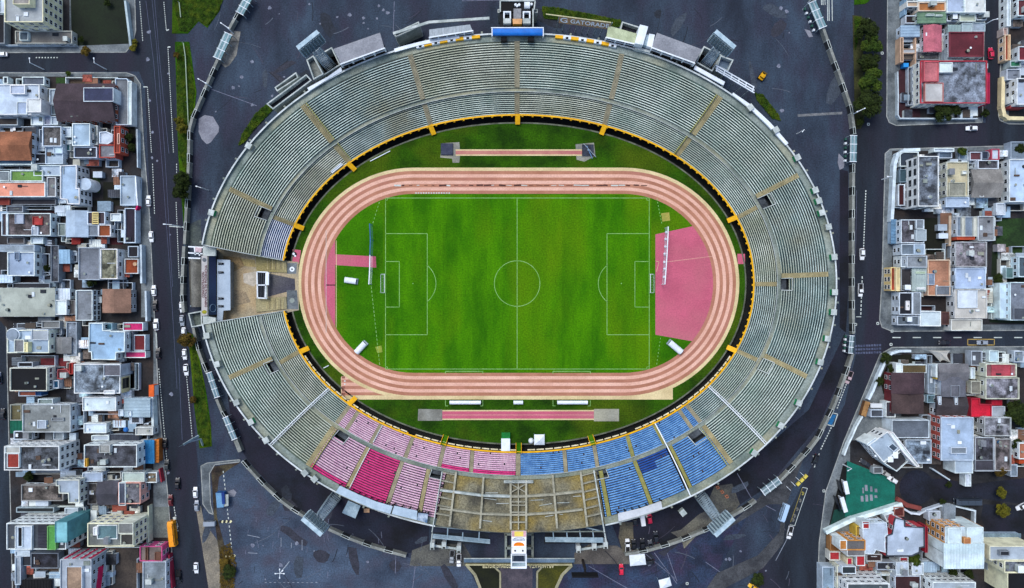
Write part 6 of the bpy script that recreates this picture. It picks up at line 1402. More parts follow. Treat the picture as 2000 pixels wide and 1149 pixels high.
rim_canopy('long pale blue canopy behind the magenta and pink seats', [(664,949),(700,966),(735,980),(767,989),(762,1004),(728,994),(690,978),(655,962)], 15, CAN)
rim_canopy('short pale blue canopy right of the long pale blue canopy', [(770,988),(815,998),(814,1016),(765,1004)], 15, CAN)
rim_canopy('small blue and white canopy beside the tribune edge', [(817,1002),(836,1004),(834,1022),(814,1016)], 14.6, M('#4c6b8c', '#b9c9d6', s=.35, fine=.1))
rim_canopy('long white canopy behind the blue seats', [(1207,1003),(1250,993),(1291,979),(1294,994),(1250,1008),(1208,1019)], 15, M('#c5cbd0', '#b1b8be', s=.2, fine=.08))
m = MB(); poly3(m, [(680,978),(704,988),(694,1013),(668,1002)], 5.6, 6, LB_)
for x, y in ((682,980),(702,988),(692,1011),(670,1002)): q = A(x, y, 5.6); m.beam((q.x, q.y, 0), q, .3, .3, STEEL)
tag(m.build('shelter_roof'), 'pale blue square shelter behind the pink seats', 'shelter')
m = MB(); p = A(717, 996); m.box(p.x-1, p.y-.7, 0, p.x+1, p.y+.7, .8, M('#b08a68', '#96724f', s=.8, fine=.2)); m.box(p.x-1.1, p.y-.8, .8, p.x+1.1, p.y+.8, .95, M('#c09a78', fine=.2)); tag(m.build('crate'), 'brown wooden crate on the dark ground below the long canopy', 'crate')
# ---- sign tower in front of the tribune
r = thing('sign_tower', 'white sign tower with an orange oval emblem on the tribune edge', 'sign tower', A(1014, 1060, 0))
SG = M('#f0f3f5', '#e3e8ea', s=.5, fine=.05, name='sign face')
T0 = [A(999, 1037, 12.5), A(1028, 1037, 12.5)]; T1 = [A(999, 1070, 18.5), A(1028, 1070, 18.5)]
ev = lambda f, g: T0[0].lerp(T0[1], f).lerp(T1[0].lerp(T1[1], f), g)
nn = (T0[1]-T0[0]).cross(T1[0]-T0[0]).normalized(); nn = -nn if nn.z < 0 else nn
def face(f0, f1, g0, g1, mat, e): return [ev(f0, g1)+nn*e, ev(f1, g1)+nn*e, ev(f1, g0)+nn*e, ev(f0, g0)+nn*e], mat
m = MB(); q, mt = face(0, 1, 0, 1, SG, 0); m.add(q, [(0,1,2,3)], mt); m.add([v-nn*.4 for v in q], [(3,2,1,0)], CONC)
for i in range(4): j = (i+1) % 4; m.add([q[i], q[j], q[j]-nn*.4, q[i]-nn*.4], [(0,1,2,3)], WHITE)
m.build('sign_face', r)
m = MB(); q, mt = face(.02, .98, .02, .36, M('#d8a9b5', fine=.1), .02); m.add(q, [(0,1,2,3)], mt); q, mt = face(.2, .8, .04, .34, M('#e6d36a', '#dcc75c', s=.6, fine=.05), .04); m.add(q, [(0,1,2,3)], mt); m.build('yellow_panel', r)
m = MB(); ORG = M('#ee8a12', '#d8700c', s=.5, fine=.05)
ov_ = [ev(.5+.36*math.cos(2*math.pi*k/24), .86-.17*max(-.25, math.sin(2*math.pi*k/24)))+nn*.05 for k in range(24)]; m.add(ov_, [tuple(range(24))], ORG); m.build('emblem', r)
m = MB(); NV = M('#2a3f86', fine=.05)
for k in range(9): q, mt = face(.08+k*.094, .08+k*.094+.07, .5, .6, M('#8f9fc0', fine=.05), .03); m.add(q, [(0,1,2,3)], mt)
for k in range(12): f = k/12; q, mt = face(.15+f*.7, .15+f*.7+.07, .41+.12*(f-.5)**2, .445+.12*(f-.5)**2, NV, .03); m.add(q, [(0,1,2,3)], mt)
m.build('printed_band', r)
m = MB(); poly3(m, [(999,1071),(1028,1071),(1028,1082),(999,1082)], 12, 18.4, SG); o = m.build('cabin', r)
m = MB()
for x in (1006, 1021): p = A(x, 1075.5, 18.4); m.cyl(p.x, p.y, 18.4, 18.8, .3, BLACK, 8)
m.build('roof_vent', o)
m = MB()
for x in (999, 1027.5): m.beam(A(x, 1082, 17), A(x, 1110, 17), .5, .5, WHITE); q = A(x, 1108, 17); m.beam((q.x, q.y, 0), q, .5, .5, WHITE); q = A(x, 1075, 12); m.beam((q.x, q.y, 0), q, .6, .6, CONC)
for y in (1098, 1084): m.beam(A(999, y, 17), A(1028, y, 17), .3, .3, WHITE)
for x in (1003, 1024): m.beam(A(x, 1083, 16.5), A(x, 1100, 14), .2, .2, STEEL)
m.build('frame', r)
m = MB(); poly3(m, [(998,1100),(1028,1100),(1028,1107),(998,1107)], 15.5, 16, LB_); poly3(m, [(998,1107),(1028,1107),(1028,1111),(998,1111)], 16.6, 17.3, WHITE); m.build('balcony_slab', r)
m = MB()
for a, b_ in (((988,1042),(988,1090)), ((1040,1042),(1040,1090)), ((985,1042),(1000,1042)), ((1028,1042),(1042,1042)), ((988,1069),(999,1069)), ((1028,1069),(1040,1069)), ((986,1090),(1000,1090)), ((1028,1090),(1042,1090))): m.beam(A(*a, 1.2), A(*b_, 1.2), .9, 2.4, CONC)
tag(m.build('stair_wall'), 'grey concrete walls around the sign tower foot', 'wall')
# standing letters and front wall
r = thing('letter_wall', 'cream wall with standing stadium name letters beyond the sign tower', 'wall', A(1014, 1101, 0))
m = MB()
for x0, x1 in ((910, 998), (1029, 1117)): m.beam(A(x0, 1102, .9), A(x1, 1102, .9), .6, 1.6, M('#b3b08c', '#989574', s=.5, fine=.15))
m.build('wall', r); LT = M('#d8d2a8', '#c6c098', s=.6, fine=.08)
m = MB(); text_mb(m, 'ESTADIO OLIMPICO', A(943, 1103.2, 1.7), (1,0,0), (0,-.25,1), 1.7, 11.2, LT, .3); m.build('lettering', r)
m = MB(); text_mb(m, 'ATAHUALPA', A(1033, 1103.2, 1.7), (1,0,0), (0,-.25,1), 1.7, 10.0, LT, .3); m.build('lettering', r)
m = MB()
for x0, x1 in ((906, 998), (1029, 1122)): poly3(m, [(x0,1091),(x1,1091),(x1,1099),(x0,1099)], 2.6, 3, M('#6b8296', '#4f6679', s=.15, fine=.25)); m.beam(A(x0, 1091, 3.1), A(x1, 1091, 3.1), .3, .4, CONCW)
tag(m.build('colonnade_roof'), 'blue grey flat colonnade roof behind the standing letters', 'colonnade')
# turnstile booths
for k, (x, y, s_) in enumerate(((844,1069,0),(867,1067,0),(896,1075,0),(1130,1075,1),(1161,1070,1),(1183,1067,1))):
    c_ = A(x, y, 4); m = MB(); m.box(c_.x-.75, c_.y-.6, 0, c_.x+.75, c_.y+1.6, 3.9, WHITE); m.box(c_.x-.55, c_.y-.68, .3, c_.x+.55, c_.y-.6, 3.2, BLACK); m.box(c_.x-.85, c_.y-1.0, 3.9, c_.x+.85, c_.y+1.7, 4.1, CONCW); m.box(c_.x-.5, c_.y-.9, 4.1, c_.x+.5, c_.y-.3, 4.2, BLACK)
    tag(m.build('ticket_booth'), ['leftmost', 'middle', 'right hand'][k % 3]+' white ticket booth of the three '+('right' if s_ else 'left')+' of the sign tower', 'booth', 'white ticket booths')
for a, b_, lb in (((848,1066),(900,1073),'left'), ((1128,1074),(1185,1066),'right')):
    m = MB(); m.beam(A(*a, 1.5), A(*b_, 1.5), .9, .3, CONCW); m.beam(A(*a, .7), A(*b_, .7), .3, 1.2, CONC); tag(m.build('booth_canopy'), 'pale beam linking the three ticket booths '+lb+' of the sign tower', 'beam')
# ---- entrance building with the lettered banner
r = thing('gate_building', 'entrance building with a long lettered white banner across the left gap of the bowl', 'building', A(425, 560, 0))
m = MB(); poly3(m, [(396,484),(407,486),(407,633),(396,638)], 0, 8.9, M('#5e5f60', '#46474a', s=.2, fine=.25), CONC); m.build('wall', r)
p0, p1 = A(405, 616.5, 9.2), A(402.5, 500, 9.2); d = Vector((0, 1, 0)); upv = Vector((-.95, 0, 1)).normalized(); hgt = 2.2; nn = d.cross(upv); L = p1.y-p0.y
m = MB(); B0 = Vector((p0.x, p0.y, 9.2)); B1 = Vector((p0.x, p1.y, 9.2)); m.add([B0, B1, B1+upv*hgt, B0+upv*hgt], [(0,1,2,3)], M('#e9e2dc', '#ded6cf', s=.4, fine=.06)); bk = -nn*.2; m.add([B0+bk, B1+bk, B1+bk+upv*hgt, B0+bk+upv*hgt], [(3,2,1,0)], CONC); m.build('banner', r)
RD = M('#7c2c28', '#642420', s=.6, fine=.05)
m = MB(); text_mb(m, 'CONCENTRACION', B0+d*(L*.3)+upv*1.2+nn*.03, d, upv, .85, L*.43, RD, .06); text_mb(m, 'DEPORTIVA DE PICHINCHA', B0+d*(L*.145)+upv*.15+nn*.03, d, upv, .85, L*.7, RD, .06); m.build('lettering', r)
m = MB(); c_ = B0+d*(L*.06)+upv*1.15+nn*.04; m.add([c_+d*.75*math.cos(k*.4189)+upv*.95*math.sin(k*.4189) for k in range(15)], [tuple(range(15))], M('#d8c23a', '#7c9a3a', s=.8, fine=.1)); m.build('emblem', r)
m = MB(); c_ = B0+d*(L*.93)+upv*1.15+nn*.04; m.add([c_+d*.8*math.cos(k*.4189)+upv*.8*math.sin(k*.4189) for k in range(15)], [tuple(range(15))], M('#8f979c', fine=.1)); m.build('emblem', r)
NAV = M('#2f4a66', '#233a54', s=.12, fine=.15, c3='#3b3f5e', name='scoreboard face')
m = MB(); q = [A(408, 615, 9.3), A(422.5, 615, 5.6), A(421.5, 500, 5.6), A(407, 500, 9.3)]; m.add(q, [(0,1,2,3)], NAV); m.build('scoreboard', r)
e0 = [A(415+2.6*math.cos(k*.2618), 602+7.5*math.sin(k*.2618), 7.7+.02) for k in range(24)]
m = MB()
for k in range(24):
    a, b_ = e0[k], e0[(k+1) % 24]
    za = lambda v: 5.6+(9.3-5.6)*((A(422.5,560,5.6).x-v.x)/(A(422.5,560,5.6).x-A(408,560,9.3).x))+.08
    m.beam((a.x, a.y, za(a)), (b_.x, b_.y, za(b_)), .22, .08, M('#7f9ab0', fine=.05))
m.build('emblem', r)
m = MB(); poly3(m, [(424,507),(449.5,508),(450,606),(436,607),(434,633),(424,634)], 4.6, 5, M('#b3c4d4', '#a1b3c4', s=.15, fine=.08)); m.build('roof', r)
m = MB(); poly3(m, [(427,510),(447,511),(447,603),(427,603)], .05, 4.6, M('#8b8b86', '#6d6d68', s=.2, fine=.2)); m.build('hall', r)
for y in (514, 531, 582, 597): m = MB(); m.beam(A(426, y, 5.3), A(435, y, 5.3), .3, .2, BLACK); m.beam(A(426, y+2.6, 5.3), A(435, y+2.6, 5.3), .3, .2, BLACK); m.beam(A(435, y-.4, 5.3), A(435, y+3, 5.3), .6, .4, BLACK); m.build('roof_bracket', r)
for y0, y1 in ((480, 500), (617, 634)): m = MB(); poly3(m, [(396,y0),(421,y0+4),(421,y1),(397,y1)], 8.4, 9.4, CONCW); m.build('end_block', r)
m = MB(); q = [A(368,505,5), A(392,505,5), A(392,600,5), A(370,600,5)]
for k in range(10):
    f0, f1 = k/10, (k+1)/10; z0, z1 = 3.4+1.6*math.sin(f0*math.pi), 3.4+1.6*math.sin(f1*math.pi)
    a, b_ = q[0].lerp(q[1], f0), q[0].lerp(q[1], f1); c_, e = q[3].lerp(q[2], f1), q[3].lerp(q[2], f0)
    m.add([(a.x,a.y,z0),(b_.x,b_.y,z1),(c_.x,c_.y,z1),(e.x,e.y,z0)], [(0,1,2,3)], M('#7d7d76', '#5c5c58', s=.12, fine=.3, name='barrel roof'))
for x, y in ((370,508),(390,508),(390,598),(372,598)): v = A(x, y, 3.4); m.beam((v.x, v.y, 0), v, .3, .3, STEEL)
tag(m.build('barrel_roof'), 'grey barrel roof between the street wall and the lettered banner', 'roof')
r = rim_room('white walled tank room at the lower end of the lettered banner', [(367,612),(394,607),(395,636),(374,640)], 6, M('#6d7a74', '#4c5752', s=.3, fine=.3))
r = thing('scaffold', 'white steel scaffold at the upper end of the lettered banner', 'scaffold', A(388, 492, 0)); m = MB()
for x0, y0, x1, y1 in ((368,482,402,484),(380,484,382,498),(390,484,390,500),(368,494,396,496),(368,504,392,505),(382,489,394,489)): m.beam(A(x0, y0, 7), A(x1, y1, 7), .5, .4, WHITE)
for x, y in ((369,482),(390,484),(382,498),(370,504)): v = A(x, y, 7); m.beam((v.x, v.y, 0), v, .25, .25, STEEL)
m.build('frame', r); m = MB(); poly3(m, [(381,483),(394,484),(393,493),(381,492)], 7.2, 7.5, M('#d8c3c8', '#b09aa2', s=.8, fine=.15)); m.build('deck', r)
r = thing('dugout_gate', 'white barred gate frame at the head of the dark apron', 'gate', A(513, 555, 0)); m = MB()
for a, b_ in (((502,531),(523,532)), ((503,582),(521,583)), ((502,531),(503,583)), ((520,532),(518,583)), ((502,557),(521,557))): m.beam(A(*a, 2.6), A(*b_, 2.6), .45, .35, WHITE)
for k in range(5): m.beam(A(504+k*3.6, 532, 2.5), A(505+k*3.4, 582, 2.5), .2, .25, M('#4d545c', fine=.1))
for x, y in ((502,531),(523,532),(503,582),(519,583)): v = A(x, y, 2.6); m.beam((v.x, v.y, 0), v, .25, .25, WHITE)
m.build('frame', r); m = MB(); poly3(m, [(520,532),(525,532),(525,557),(519,557)], 2.7, 2.9, WHITE); poly3(m, [(518.5,560),(522,560),(522,582),(519,582)], 2.7, 2.9, CONCW); m.build('lintel', r)
m = MB(); poly3(m, [(503,532),(520,532),(519,582),(504,582)], .5, .6, BLACK); m.build('pit_floor', r)
# ---- pitch side things
def dugout(label, x0, y0, x1, y1, mat=WHITE):
    r = thing('dugout', label, 'dugout', A((x0+x1)/2, (y0+y1)/2, 0), 'white shelters beside the pitch'); c_ = r.location
    m = MB(); a, b_ = A(x0, y1, 2.1), A(x1, y0, 2.1); W = b_.x-a.x; D = b_.y-a.y
    for k in range(6):
        f0, f1 = k/6, (k+1)/6; g = lambda f: 2.0+.35*math.sin(f*math.pi)
        m.add([(a.x,a.y+D*f0,g(f0)),(b_.x,a.y+D*f0,g(f0)),(b_.x,a.y+D*f1,g(f1)),(a.x,a.y+D*f1,g(f1))], [(0,1,2,3)], mat)
    m.build('roof', r); m = MB(); m.box(a.x+.1, a.y+.05, 0, b_.x-.1, a.y+.2, 1.9, mat); m.box(a.x+.05, a.y+.05, 0, a.x+.2, b_.y-.2, 1.9, mat); m.box(b_.x-.2, a.y+.05, 0, b_.x-.05, b_.y-.2, 1.9, mat); m.build('shell', r)
    m = MB(); m.box(a.x+.3, a.y+.4, .4, b_.x-.3, a.y+.85, .5, M('#2f4f8f', fine=.1)); m.build('bench', r)
dugout('long white dugout left of the centre line', 878, 783, 939, 790); dugout('short white dugout on the centre line', 1003, 783, 1021.5, 790); dugout('long white dugout right of the centre line', 1088.5, 783, 1148, 790)
def cabin(label, cx_, cy_, L, Wd_, ang):
    c_ = A(cx_, cy_, 0); r = thing('bench_shelter', label, 'shelter', c_, 'white shelters beside the pitch', rad(ang)); m = MB(); n = 8
    for k in range(n):
        a0, a1 = math.pi*k/n, math.pi*(k+1)/n
        y0, z0, y1, z1 = -math.cos(a0)*Wd_/2, 1.2+.9*math.sin(a0), -math.cos(a1)*Wd_/2, 1.2+.9*math.sin(a1)
        m.add([(-L/2,y0,z0),(L/2,y0,z0),(L/2,y1,z1),(-L/2,y1,z1)], [(0,1,2,3)], WHITE)
    for s_ in (-1, 1): m.add([(-L/2,s_*Wd_/2,0),(L/2,s_*Wd_/2,0),(L/2,s_*Wd_/2,1.2),(-L/2,s_*Wd_/2,1.2)], [(0,1,2,3)], WHITE)
    m.build('shell', r, off=(0,0,0)); m = MB()
    for x in (-L/2+.02,): m.add([(x, -math.cos(math.pi*k/8)*Wd_/2*.98, 1.2+.88*math.sin(math.pi*k/8)) for k in range(9)]+[(x, Wd_/2*.98, 0), (x, -Wd_/2*.98, 0)], [tuple(range(11))], CONC)
    m.build('end_panel', r, off=(0,0,0)); m = MB(); m.box(L/2-.1, -Wd_/2, 0, L/2+.5, Wd_/2, .5, STEEL); m.build('drawbar', r, off=(0,0,0))
cabin('white bench shelter on the grass left of the left goal', 686, 548.5, 4.6, 2.3, -8); cabin('white bench shelter at the lower left track bend', 705.5, 679, 5.2, 2.3, 47); cabin('white bench shelter at the lower right track bend', 1318, 678, 6.2, 2.4, 140)
for s_, x, lb in ((-1, 753, 'left'), (1, 1268, 'right')):
    m = MB(); y0, y1 = 554-18, 554+18
    for y in (y0, y1): m.beam(A(x, y, 0), (*A(x, y, 0)[:2], 2.44), .14, .14, WHITE); q = A(x, y, 0); m.beam((q.x, q.y, 2.44), (q.x+s_*1.2, q.y, 2.3), .08, .08, WHITE); m.beam((q.x+s_*1.2, q.y, 2.3), (q.x+s_*1.9, q.y, 0), .08, .08, WHITE); m.beam((q.x, q.y, .05), (q.x+s_*1.9, q.y, .05), .08, .08, WHITE)
    a, b_ = A(x, y0), A(x, y1); m.beam((a.x,a.y,2.44), (b_.x,b_.y,2.44), .18, .18, WHITE); m.beam((a.x+s_*1.9,a.y,.05), (b_.x+s_*1.9,b_.y,.05), .1, .1, WHITE)
    for k in range(12):
        y = a.y+(b_.y-a.y)*k/11; m.beam((a.x, y, 2.42), (a.x+s_*1.2, y, 2.3), .025, .025, LINEW); m.beam((a.x+s_*1.2, y, 2.3), (a.x+s_*1.9, y, 0), .025, .025, LINEW)
    tag(m.build('goal'), 'white football goal at the '+lb+' end of the pitch', 'goal')
# net fences behind the goals
for pts, lb, cl in (([(728,440),(729.5,470),(728.5,500),(728,530),(726.5,556)], 'tall blue and white ball net post line left of the pitch', 0), ([(1298.5,446),(1297.5,470),(1296,500),(1294,530),(1292,556)], 'tall white ball net post line on the pink apron', 1)):
    r = thing('ball_net', lb, 'net', A(*pts[2], 0)); p = [A(*q, 0) for q in pts]; m = MB()
    for q in p: m.beam(q, (q.x, q.y, 6), .16, .16, WHITE if cl else M('#2a6fa8', fine=.1))
    m.build('post', r); m = MB()
    for i, (a, b_) in enumerate(zip(p, p[1:])):
        mt = WHITE if cl or i > 1 else M('#3d6f9e', fine=.1)
        m.beam((a.x,a.y,6), (b_.x,b_.y,6), .35, .15, mt)
        for z in (1.2, 2.4, 3.6, 4.8): m.beam((a.x,a.y,z), (b_.x,b_.y,z), .04, .04, mt)
        for k in range(10): q = a.lerp(b_, k/10); m.beam((q.x,q.y,0), (q.x,q.y,6), .03, .03, mt)
    m.build('net', r)
    if cl:
        for q in ((1300,454),(1299,467),(1298.5,482),(1297,496),(1296.5,512),(1296.5,525),(1296,541)): c_ = A(*q); m = MB(); m.cyl(c_.x, c_.y, 0, .9, .3, WHITE, 8); m.cyl(c_.x, c_.y, .9, 1.1, .45, WHITE, 8); m.build('weight', r)
for pts, lb in (([(723,315),(762,295)], 'white hurdle rail on the upper left grass'), ([(632,719),(642,714)], 'short white rail on the lower left grass')):
    m = MB(); m.beam(A(*pts[0], .5), A(*pts[1], .5), .3, .12, WHITE); q0, q1 = A(*pts[0]), A(*pts[1])
    for k in range(5): q = q0.lerp(q1, k/4); m.beam(q, q+Vector((0,0,.5)), .1, .1, WHITE)
    tag(m.build('rail'), lb, 'rail')
m = MB(); p = A(873, 292); m.box(p.x-2.4, p.y-2.3, .02, p.x+2.4, p.y+2.3, .65, M('#363c4c', '#282c38', s=.4, fine=.2)); m.box(p.x-2.3, p.y-2.2, .65, p.x+2.3, p.y+2.2, .72, M('#3e4456', '#30354a', s=.4, fine=.2)); tag(m.build('landing_mat'), 'dark blue square landing mat at the left end of the upper run-up', 'mat')
m = MB(); p = A(1148, 294); m.box(p.x-2.3, p.y-2.3, .02, p.x+2.3, p.y+2.3, .4, M('#3a4150', '#262b36', s=.5, fine=.3)); m.beam(A(1140,281,.9), A(1164,307,.9), .18, .18, STEEL); m.beam(A(1146,285,.8), A(1157,310,.8), .18, .18, M('#6f9fd0', fine=.1)); m.box(p.x-.2, p.y-.2, .4, p.x+.2, p.y+.2, .8, STEEL); tag(m.build('landing_mat'), 'worn dark landing mat with crossed poles at the right end of the upper run-up', 'mat')
r = thing('players_tunnel', 'white roofed players tunnel with a green mouth at the bottom of the field', 'tunnel', A(988, 862, 0)); m = MB(); poly3(m, [(979,857),(996,857),(996,881),(979,881)], 1.6, 2.6, WHITE); m.build('roof', r); m = MB(); poly3(m, [(980,845),(996,845),(996,857),(980,857)], 1.9, 2.1, M('#12752f', '#0e5f26', s=.5, fine=.1)); m.build('awning', r)
m = MB()
for x in (980, 996): m.beam(A(x, 845, 1), A(x, 858, 1), .2, 2, M('#12752f', fine=.1)); m.beam(A(x, 858, 1), A(x, 880, 1), .2, 2, WHITE)
m.build('side_wall', r)
r = thing('gazebo', 'white pyramid tent near the bottom of the field', 'tent', A(1054, 859, 0)); c_ = A(1053.5, 859, 2.3); m = MB(); e = 2.05; ap = (c_.x, c_.y, 3.7)
q = [(c_.x-e,c_.y-e,2.3),(c_.x+e,c_.y-e,2.3),(c_.x+e,c_.y+e,2.3),(c_.x-e,c_.y+e,2.3)]; m.add(q+[ap], [(0,1,4),(1,2,4),(2,3,4),(3,0,4)], WHITE); m.build('canopy', r); m = MB()
for v in q: m.beam((v[0],v[1],0), v, .1, .1, STEEL)
m.build('frame', r)
m = MB(); c_ = A(1037.5, 861); 
for k in range(6):
    f0, f1 = k/6*math.pi/2, (k+1)/6*math.pi/2
    m.cyl(c_.x, c_.y, 1.6*math.sin(f0), 1.6*math.sin(f1), 1.15*math.cos(f0), WHITE, 14, max(.05, 1.15*math.cos(f1)))
tag(m.build('dome_tent'), 'small white dome tent left of the white pyramid tent', 'tent')
r = thing('billboard', 'white advertising board lying at the foot of the upper left stair', 'board', AU(*inv(660,328), 2)); u0, t0 = inv(646,336); u1, t1 = inv(669,321)
m = MB(); m.beam(AU(u0, .05, 3.4), AU(u1, .05, 3.4), 1.0, .2, WHITE); m.build('panel', r); m = MB(); m.beam(AU(u0, .05, 3.2), AU(u1, .05, 3.2), .2, 1, STEEL); m.build('frame', r)
# ---- perimeter walls of bays and panels
WPT = M('#8f948f', '#767b77', s=.3, fine=.2, name='wall capping'); WPD = M('#32363a', '#24272a', s=.3, fine=.2, name='bay shade')
def perimeter(label, pts, first=0, wd=1.05, h=2.6, lp=5.4, lb_=3.6):
    p = [A(*q, 0) for q in pts]; r = thing('perimeter_wall', label, 'wall', p[0])
    seg = []; tot = 0
    for a, b_ in zip(p, p[1:]): seg.append((tot, (b_-a).length, a, b_)); tot += (b_-a).length
    def at(s_):
        for t0, L, a, b_ in seg:
            if s_ <= t0+L or (t0, L, a, b_) == seg[-1]: return a.lerp(b_, max(0, min(1, (s_-t0)/L))), (b_-a).normalized()
    s_ = 0; k = first
    while s_ < tot-.5:
        L = min(lp if k % 2 == 0 else lb_, tot-s_); a, d1 = at(s_); b_, d2 = at(s_+L); hz = Vector((0,0,1)); m = MB(); d = (b_-a).normalized(); n_ = Vector((-d.y, d.x, 0))
        if k % 2 == 0:
            m.beam(a+hz*h/2, b_+hz*h/2, wd, h, WPT); m.build('wall_panel', r)
        else:
            for e in (-1, 1): m.beam(a+n_*e*(wd/2-.12)+hz*h/2, b_+n_*e*(wd/2-.12)+hz*h/2, .18, h, WPD); m.beam(a+n_*e*(wd/2-.12)+hz*(h+.04), b_+n_*e*(wd/2-.12)+hz*(h+.04), .22, .08, CONCW)
            for q in (a+d*.1, b_-d*.1): m.beam(q-n_*wd*.58+hz*(h+.05)/2, q+n_*wd*.58+hz*(h+.05)/2, .2, h+.1, CONCW)
            m.beam(a+hz*.15, b_+hz*.15, wd-.36, .3, WPD); m.build('open_bay', r)
        s_ += L; k += 1
perimeter('perimeter wall of pale panels and dark bays left of the upper plaza, upper run', [(471,27),(452,62)], 1)
perimeter('perimeter wall of pale panels and dark bays beside the left street median', [(434,112),(415,155),(400,190),(375,248),(374,320),(369,420),(366,478)], 0)
perimeter('perimeter wall of short grey panels beside the entrance barrel roof', [(365,482),(362,540),(361,575),(364,610)], 0, 1.2, 2.6, 4.4, 3)
perimeter('perimeter wall along the grass strip lower left, upper run', [(383,640),(394,690),(410,728)], 0)
perimeter('perimeter wall at the lower left between two gate canopies', [(428,778),(438,802),(448,818)], 0)
perimeter('short perimeter wall below the second lower left gate canopy', [(464,855),(474,880)], 0, 1.6)
perimeter('curved perimeter wall at the bottom left around the floodlight tower', [(478,898),(495,918),(520,945),(560,982),(600,1007)], 1)
perimeter('curved perimeter wall right of the bottom left floodlight tower', [(645,1030),(690,1050),(735,1066),(795,1082)], 0)
perimeter('perimeter wall left of the bottom right floodlight tower', [(1219,1079),(1265,1071),(1320,1055),(1385,1028)], 0)
perimeter('perimeter wall right of the bottom right floodlight tower', [(1425,1005),(1458,986),(1472,975)], 0)
perimeter('perimeter wall along the slanting right street', [(1517,938),(1545,910),(1590,860),(1625,790),(1652,715),(1660,690)], 0)
perimeter('straight perimeter wall beside the right street', [(1661,322),(1660,450),(1660,580),(1661,652)], 1)
perimeter('perimeter wall running down from the top right gate canopy', [(1602,58),(1620,110),(1640,165),(1657,215),(1662,255),(1663,265)], 0)
perimeter('stub of perimeter wall at the top right', [(1574,-14),(1584,6)], 0)
def gate_canopy(label, a, b_, wd, z=3.4, c='#7fa3ab'):
    p, q = A(*a, z), A(*b_, z); d = (q-p).normalized(); n_ = Vector((-d.y, d.x, 0)); r = thing('gate_canopy', label, 'gate canopy', (p.x, p.y, 0)); m = MB(); mt = M(c, '#5d7f88', s=.3, fine=.15, name='canopy sheet')
    for k in range(4):
        o = (k-1.5)/4*wd; m.beam(p+n_*o, q+n_*o, wd/4.6, .15, mt if k % 2 else M('#a9bcc2', fine=.15))
    m.build('roof_sheet', r); m = MB()
    for f in (0, .33, .66, 1):
        v = p.lerp(q, f); m.beam(v-n_*wd*.55, v+n_*wd*.55, .25, .25, WHITE)
        for e in (-.5, .5): w_ = v+n_*wd*e; m.beam((w_.x,w_.y,0), w_, .2, .2, STEEL)
    for e in (-.55, .55): m.beam(p+n_*wd*e, q+n_*wd*e, .2, .2, M('#2e3e42', fine=.1))
    m.build('frame', r)
    for k in range(6): m = MB(); v = p.lerp(q, (k+.5)/6)-n_*wd*.7; m.box(v.x-.35, v.y-.4, 0, v.x+.35, v.y+.4, 1.2, WHITE if k % 2 else M('#2f5f55', fine=.1)); m.build('turnstile', r)
gate_canopy('slatted gate canopy on the upper left perimeter wall', (446,66), (424,114), 3.2)
gate_canopy('slatted gate canopy at the very top left of the plaza', (487,-8), (468,26), 3.2)
gate_canopy('slatted gate canopy at the top right of the plaza', (1586,4), (1607,54), 3.2)
gate_canopy('slatted gate canopy beside the right street', (1667,265), (1666,316), 2.6)
gate_canopy('slatted gate canopy on the right perimeter wall near the street crossing', (1664,656), (1661,690), 1.8, c='#6d7a80')
gate_canopy('slatted gate canopy beside the lower left grass strip', (408,728), (424,776), 2.2, c='#6f8da0')
gate_canopy('slatted gate canopy at the lower end of the left grass strip', (440,815), (458,858), 2.2, c='#6f8da0')
gate_canopy('slatted gate canopy at the lower right beside the yellow barrier', (1490,962), (1522,938), 3, c='#76848c')
# ---- tents, booths, poles, boards
def marquee(label, pts, z=3):
    r = thing('marquee', label, 'tent', A(*pts[0], 0)); v = [A(x, y, z) for x, y in pts]; c_ = sum(v, Vector())/4; c_.z = z+.9; m = MB(); m.add(v+[c_], [(i, (i+1) % 4, 4) for i in range(4)], WHITE)
    for i in range(4): j = (i+1) % 4; m.add([v[i], v[j], v[j]-Vector((0,0,.3)), v[i]-Vector((0,0,.3))], [(0,1,2,3)], WHITE)
    m.build('canopy', r); m = MB()
    for q in v: m.beam((q.x,q.y,0), q, .12, .12, STEEL)
    m.build('frame', r)
marquee('large white marquee by the bottom right wall', [(1229,1085),(1259,1082),(1262,1103),(1231,1106)]); marquee('white marquee near the bottom edge', [(1286,1134),(1308,1128),(1312,1144),(1290,1152)])
r = thing('street_kiosk', 'blue and grey kiosk with a white awning on the lower left plaza', 'kiosk', A(430, 975, 0)); m = MB(); poly3(m, [(421,963),(436,963),(437,991),(424,992)], 0, 3, M('#2a5f9e', '#225088', s=.5, fine=.1), M('#6f9dc0', '#5d8bb0', s=.3, fine=.1)); m.build('cabin', r); m = MB(); poly3(m, [(437,966),(446,966),(446,988),(437,990)], 2.4, 2.6, CONCW); m.build('awning', r); m = MB(); poly3(m, [(432,962),(438,962),(439,985),(434,985)], 2.9, 3.3, M('#1d3f8a', fine=.1)); m.build('roof_panel', r)
sheet('ground_patch', [(445,960),(456,956),(462,962),(458,970),(447,971)], .03, PATCH)
def pole(label, base, h, arms=((0,1),), head=None, nm='street_lamp', cat='street lamp'):
    p = A(*base, 0); r = thing(nm, label, cat, p, 'lamp posts'); m = MB(); m.cyl(p.x, p.y, 0, h, .2, WHITE, 8, .15); m.build('pole', r)
    for ax, ay in arms:
        L = math.hypot(ax, ay); q = Vector((p.x+ax*1.6, p.y+ay*1.6, h+.2)); m = MB(); m.beam((p.x,p.y,h-.05), q, .16, .14, WHITE); o = m.build('arm', r); m = MB(); m.beam(q-Vector((ax,ay,0))*.3, q+Vector((ax,ay,0))*.3, .4, .18, WHITE); m.build('lamp_head', o)
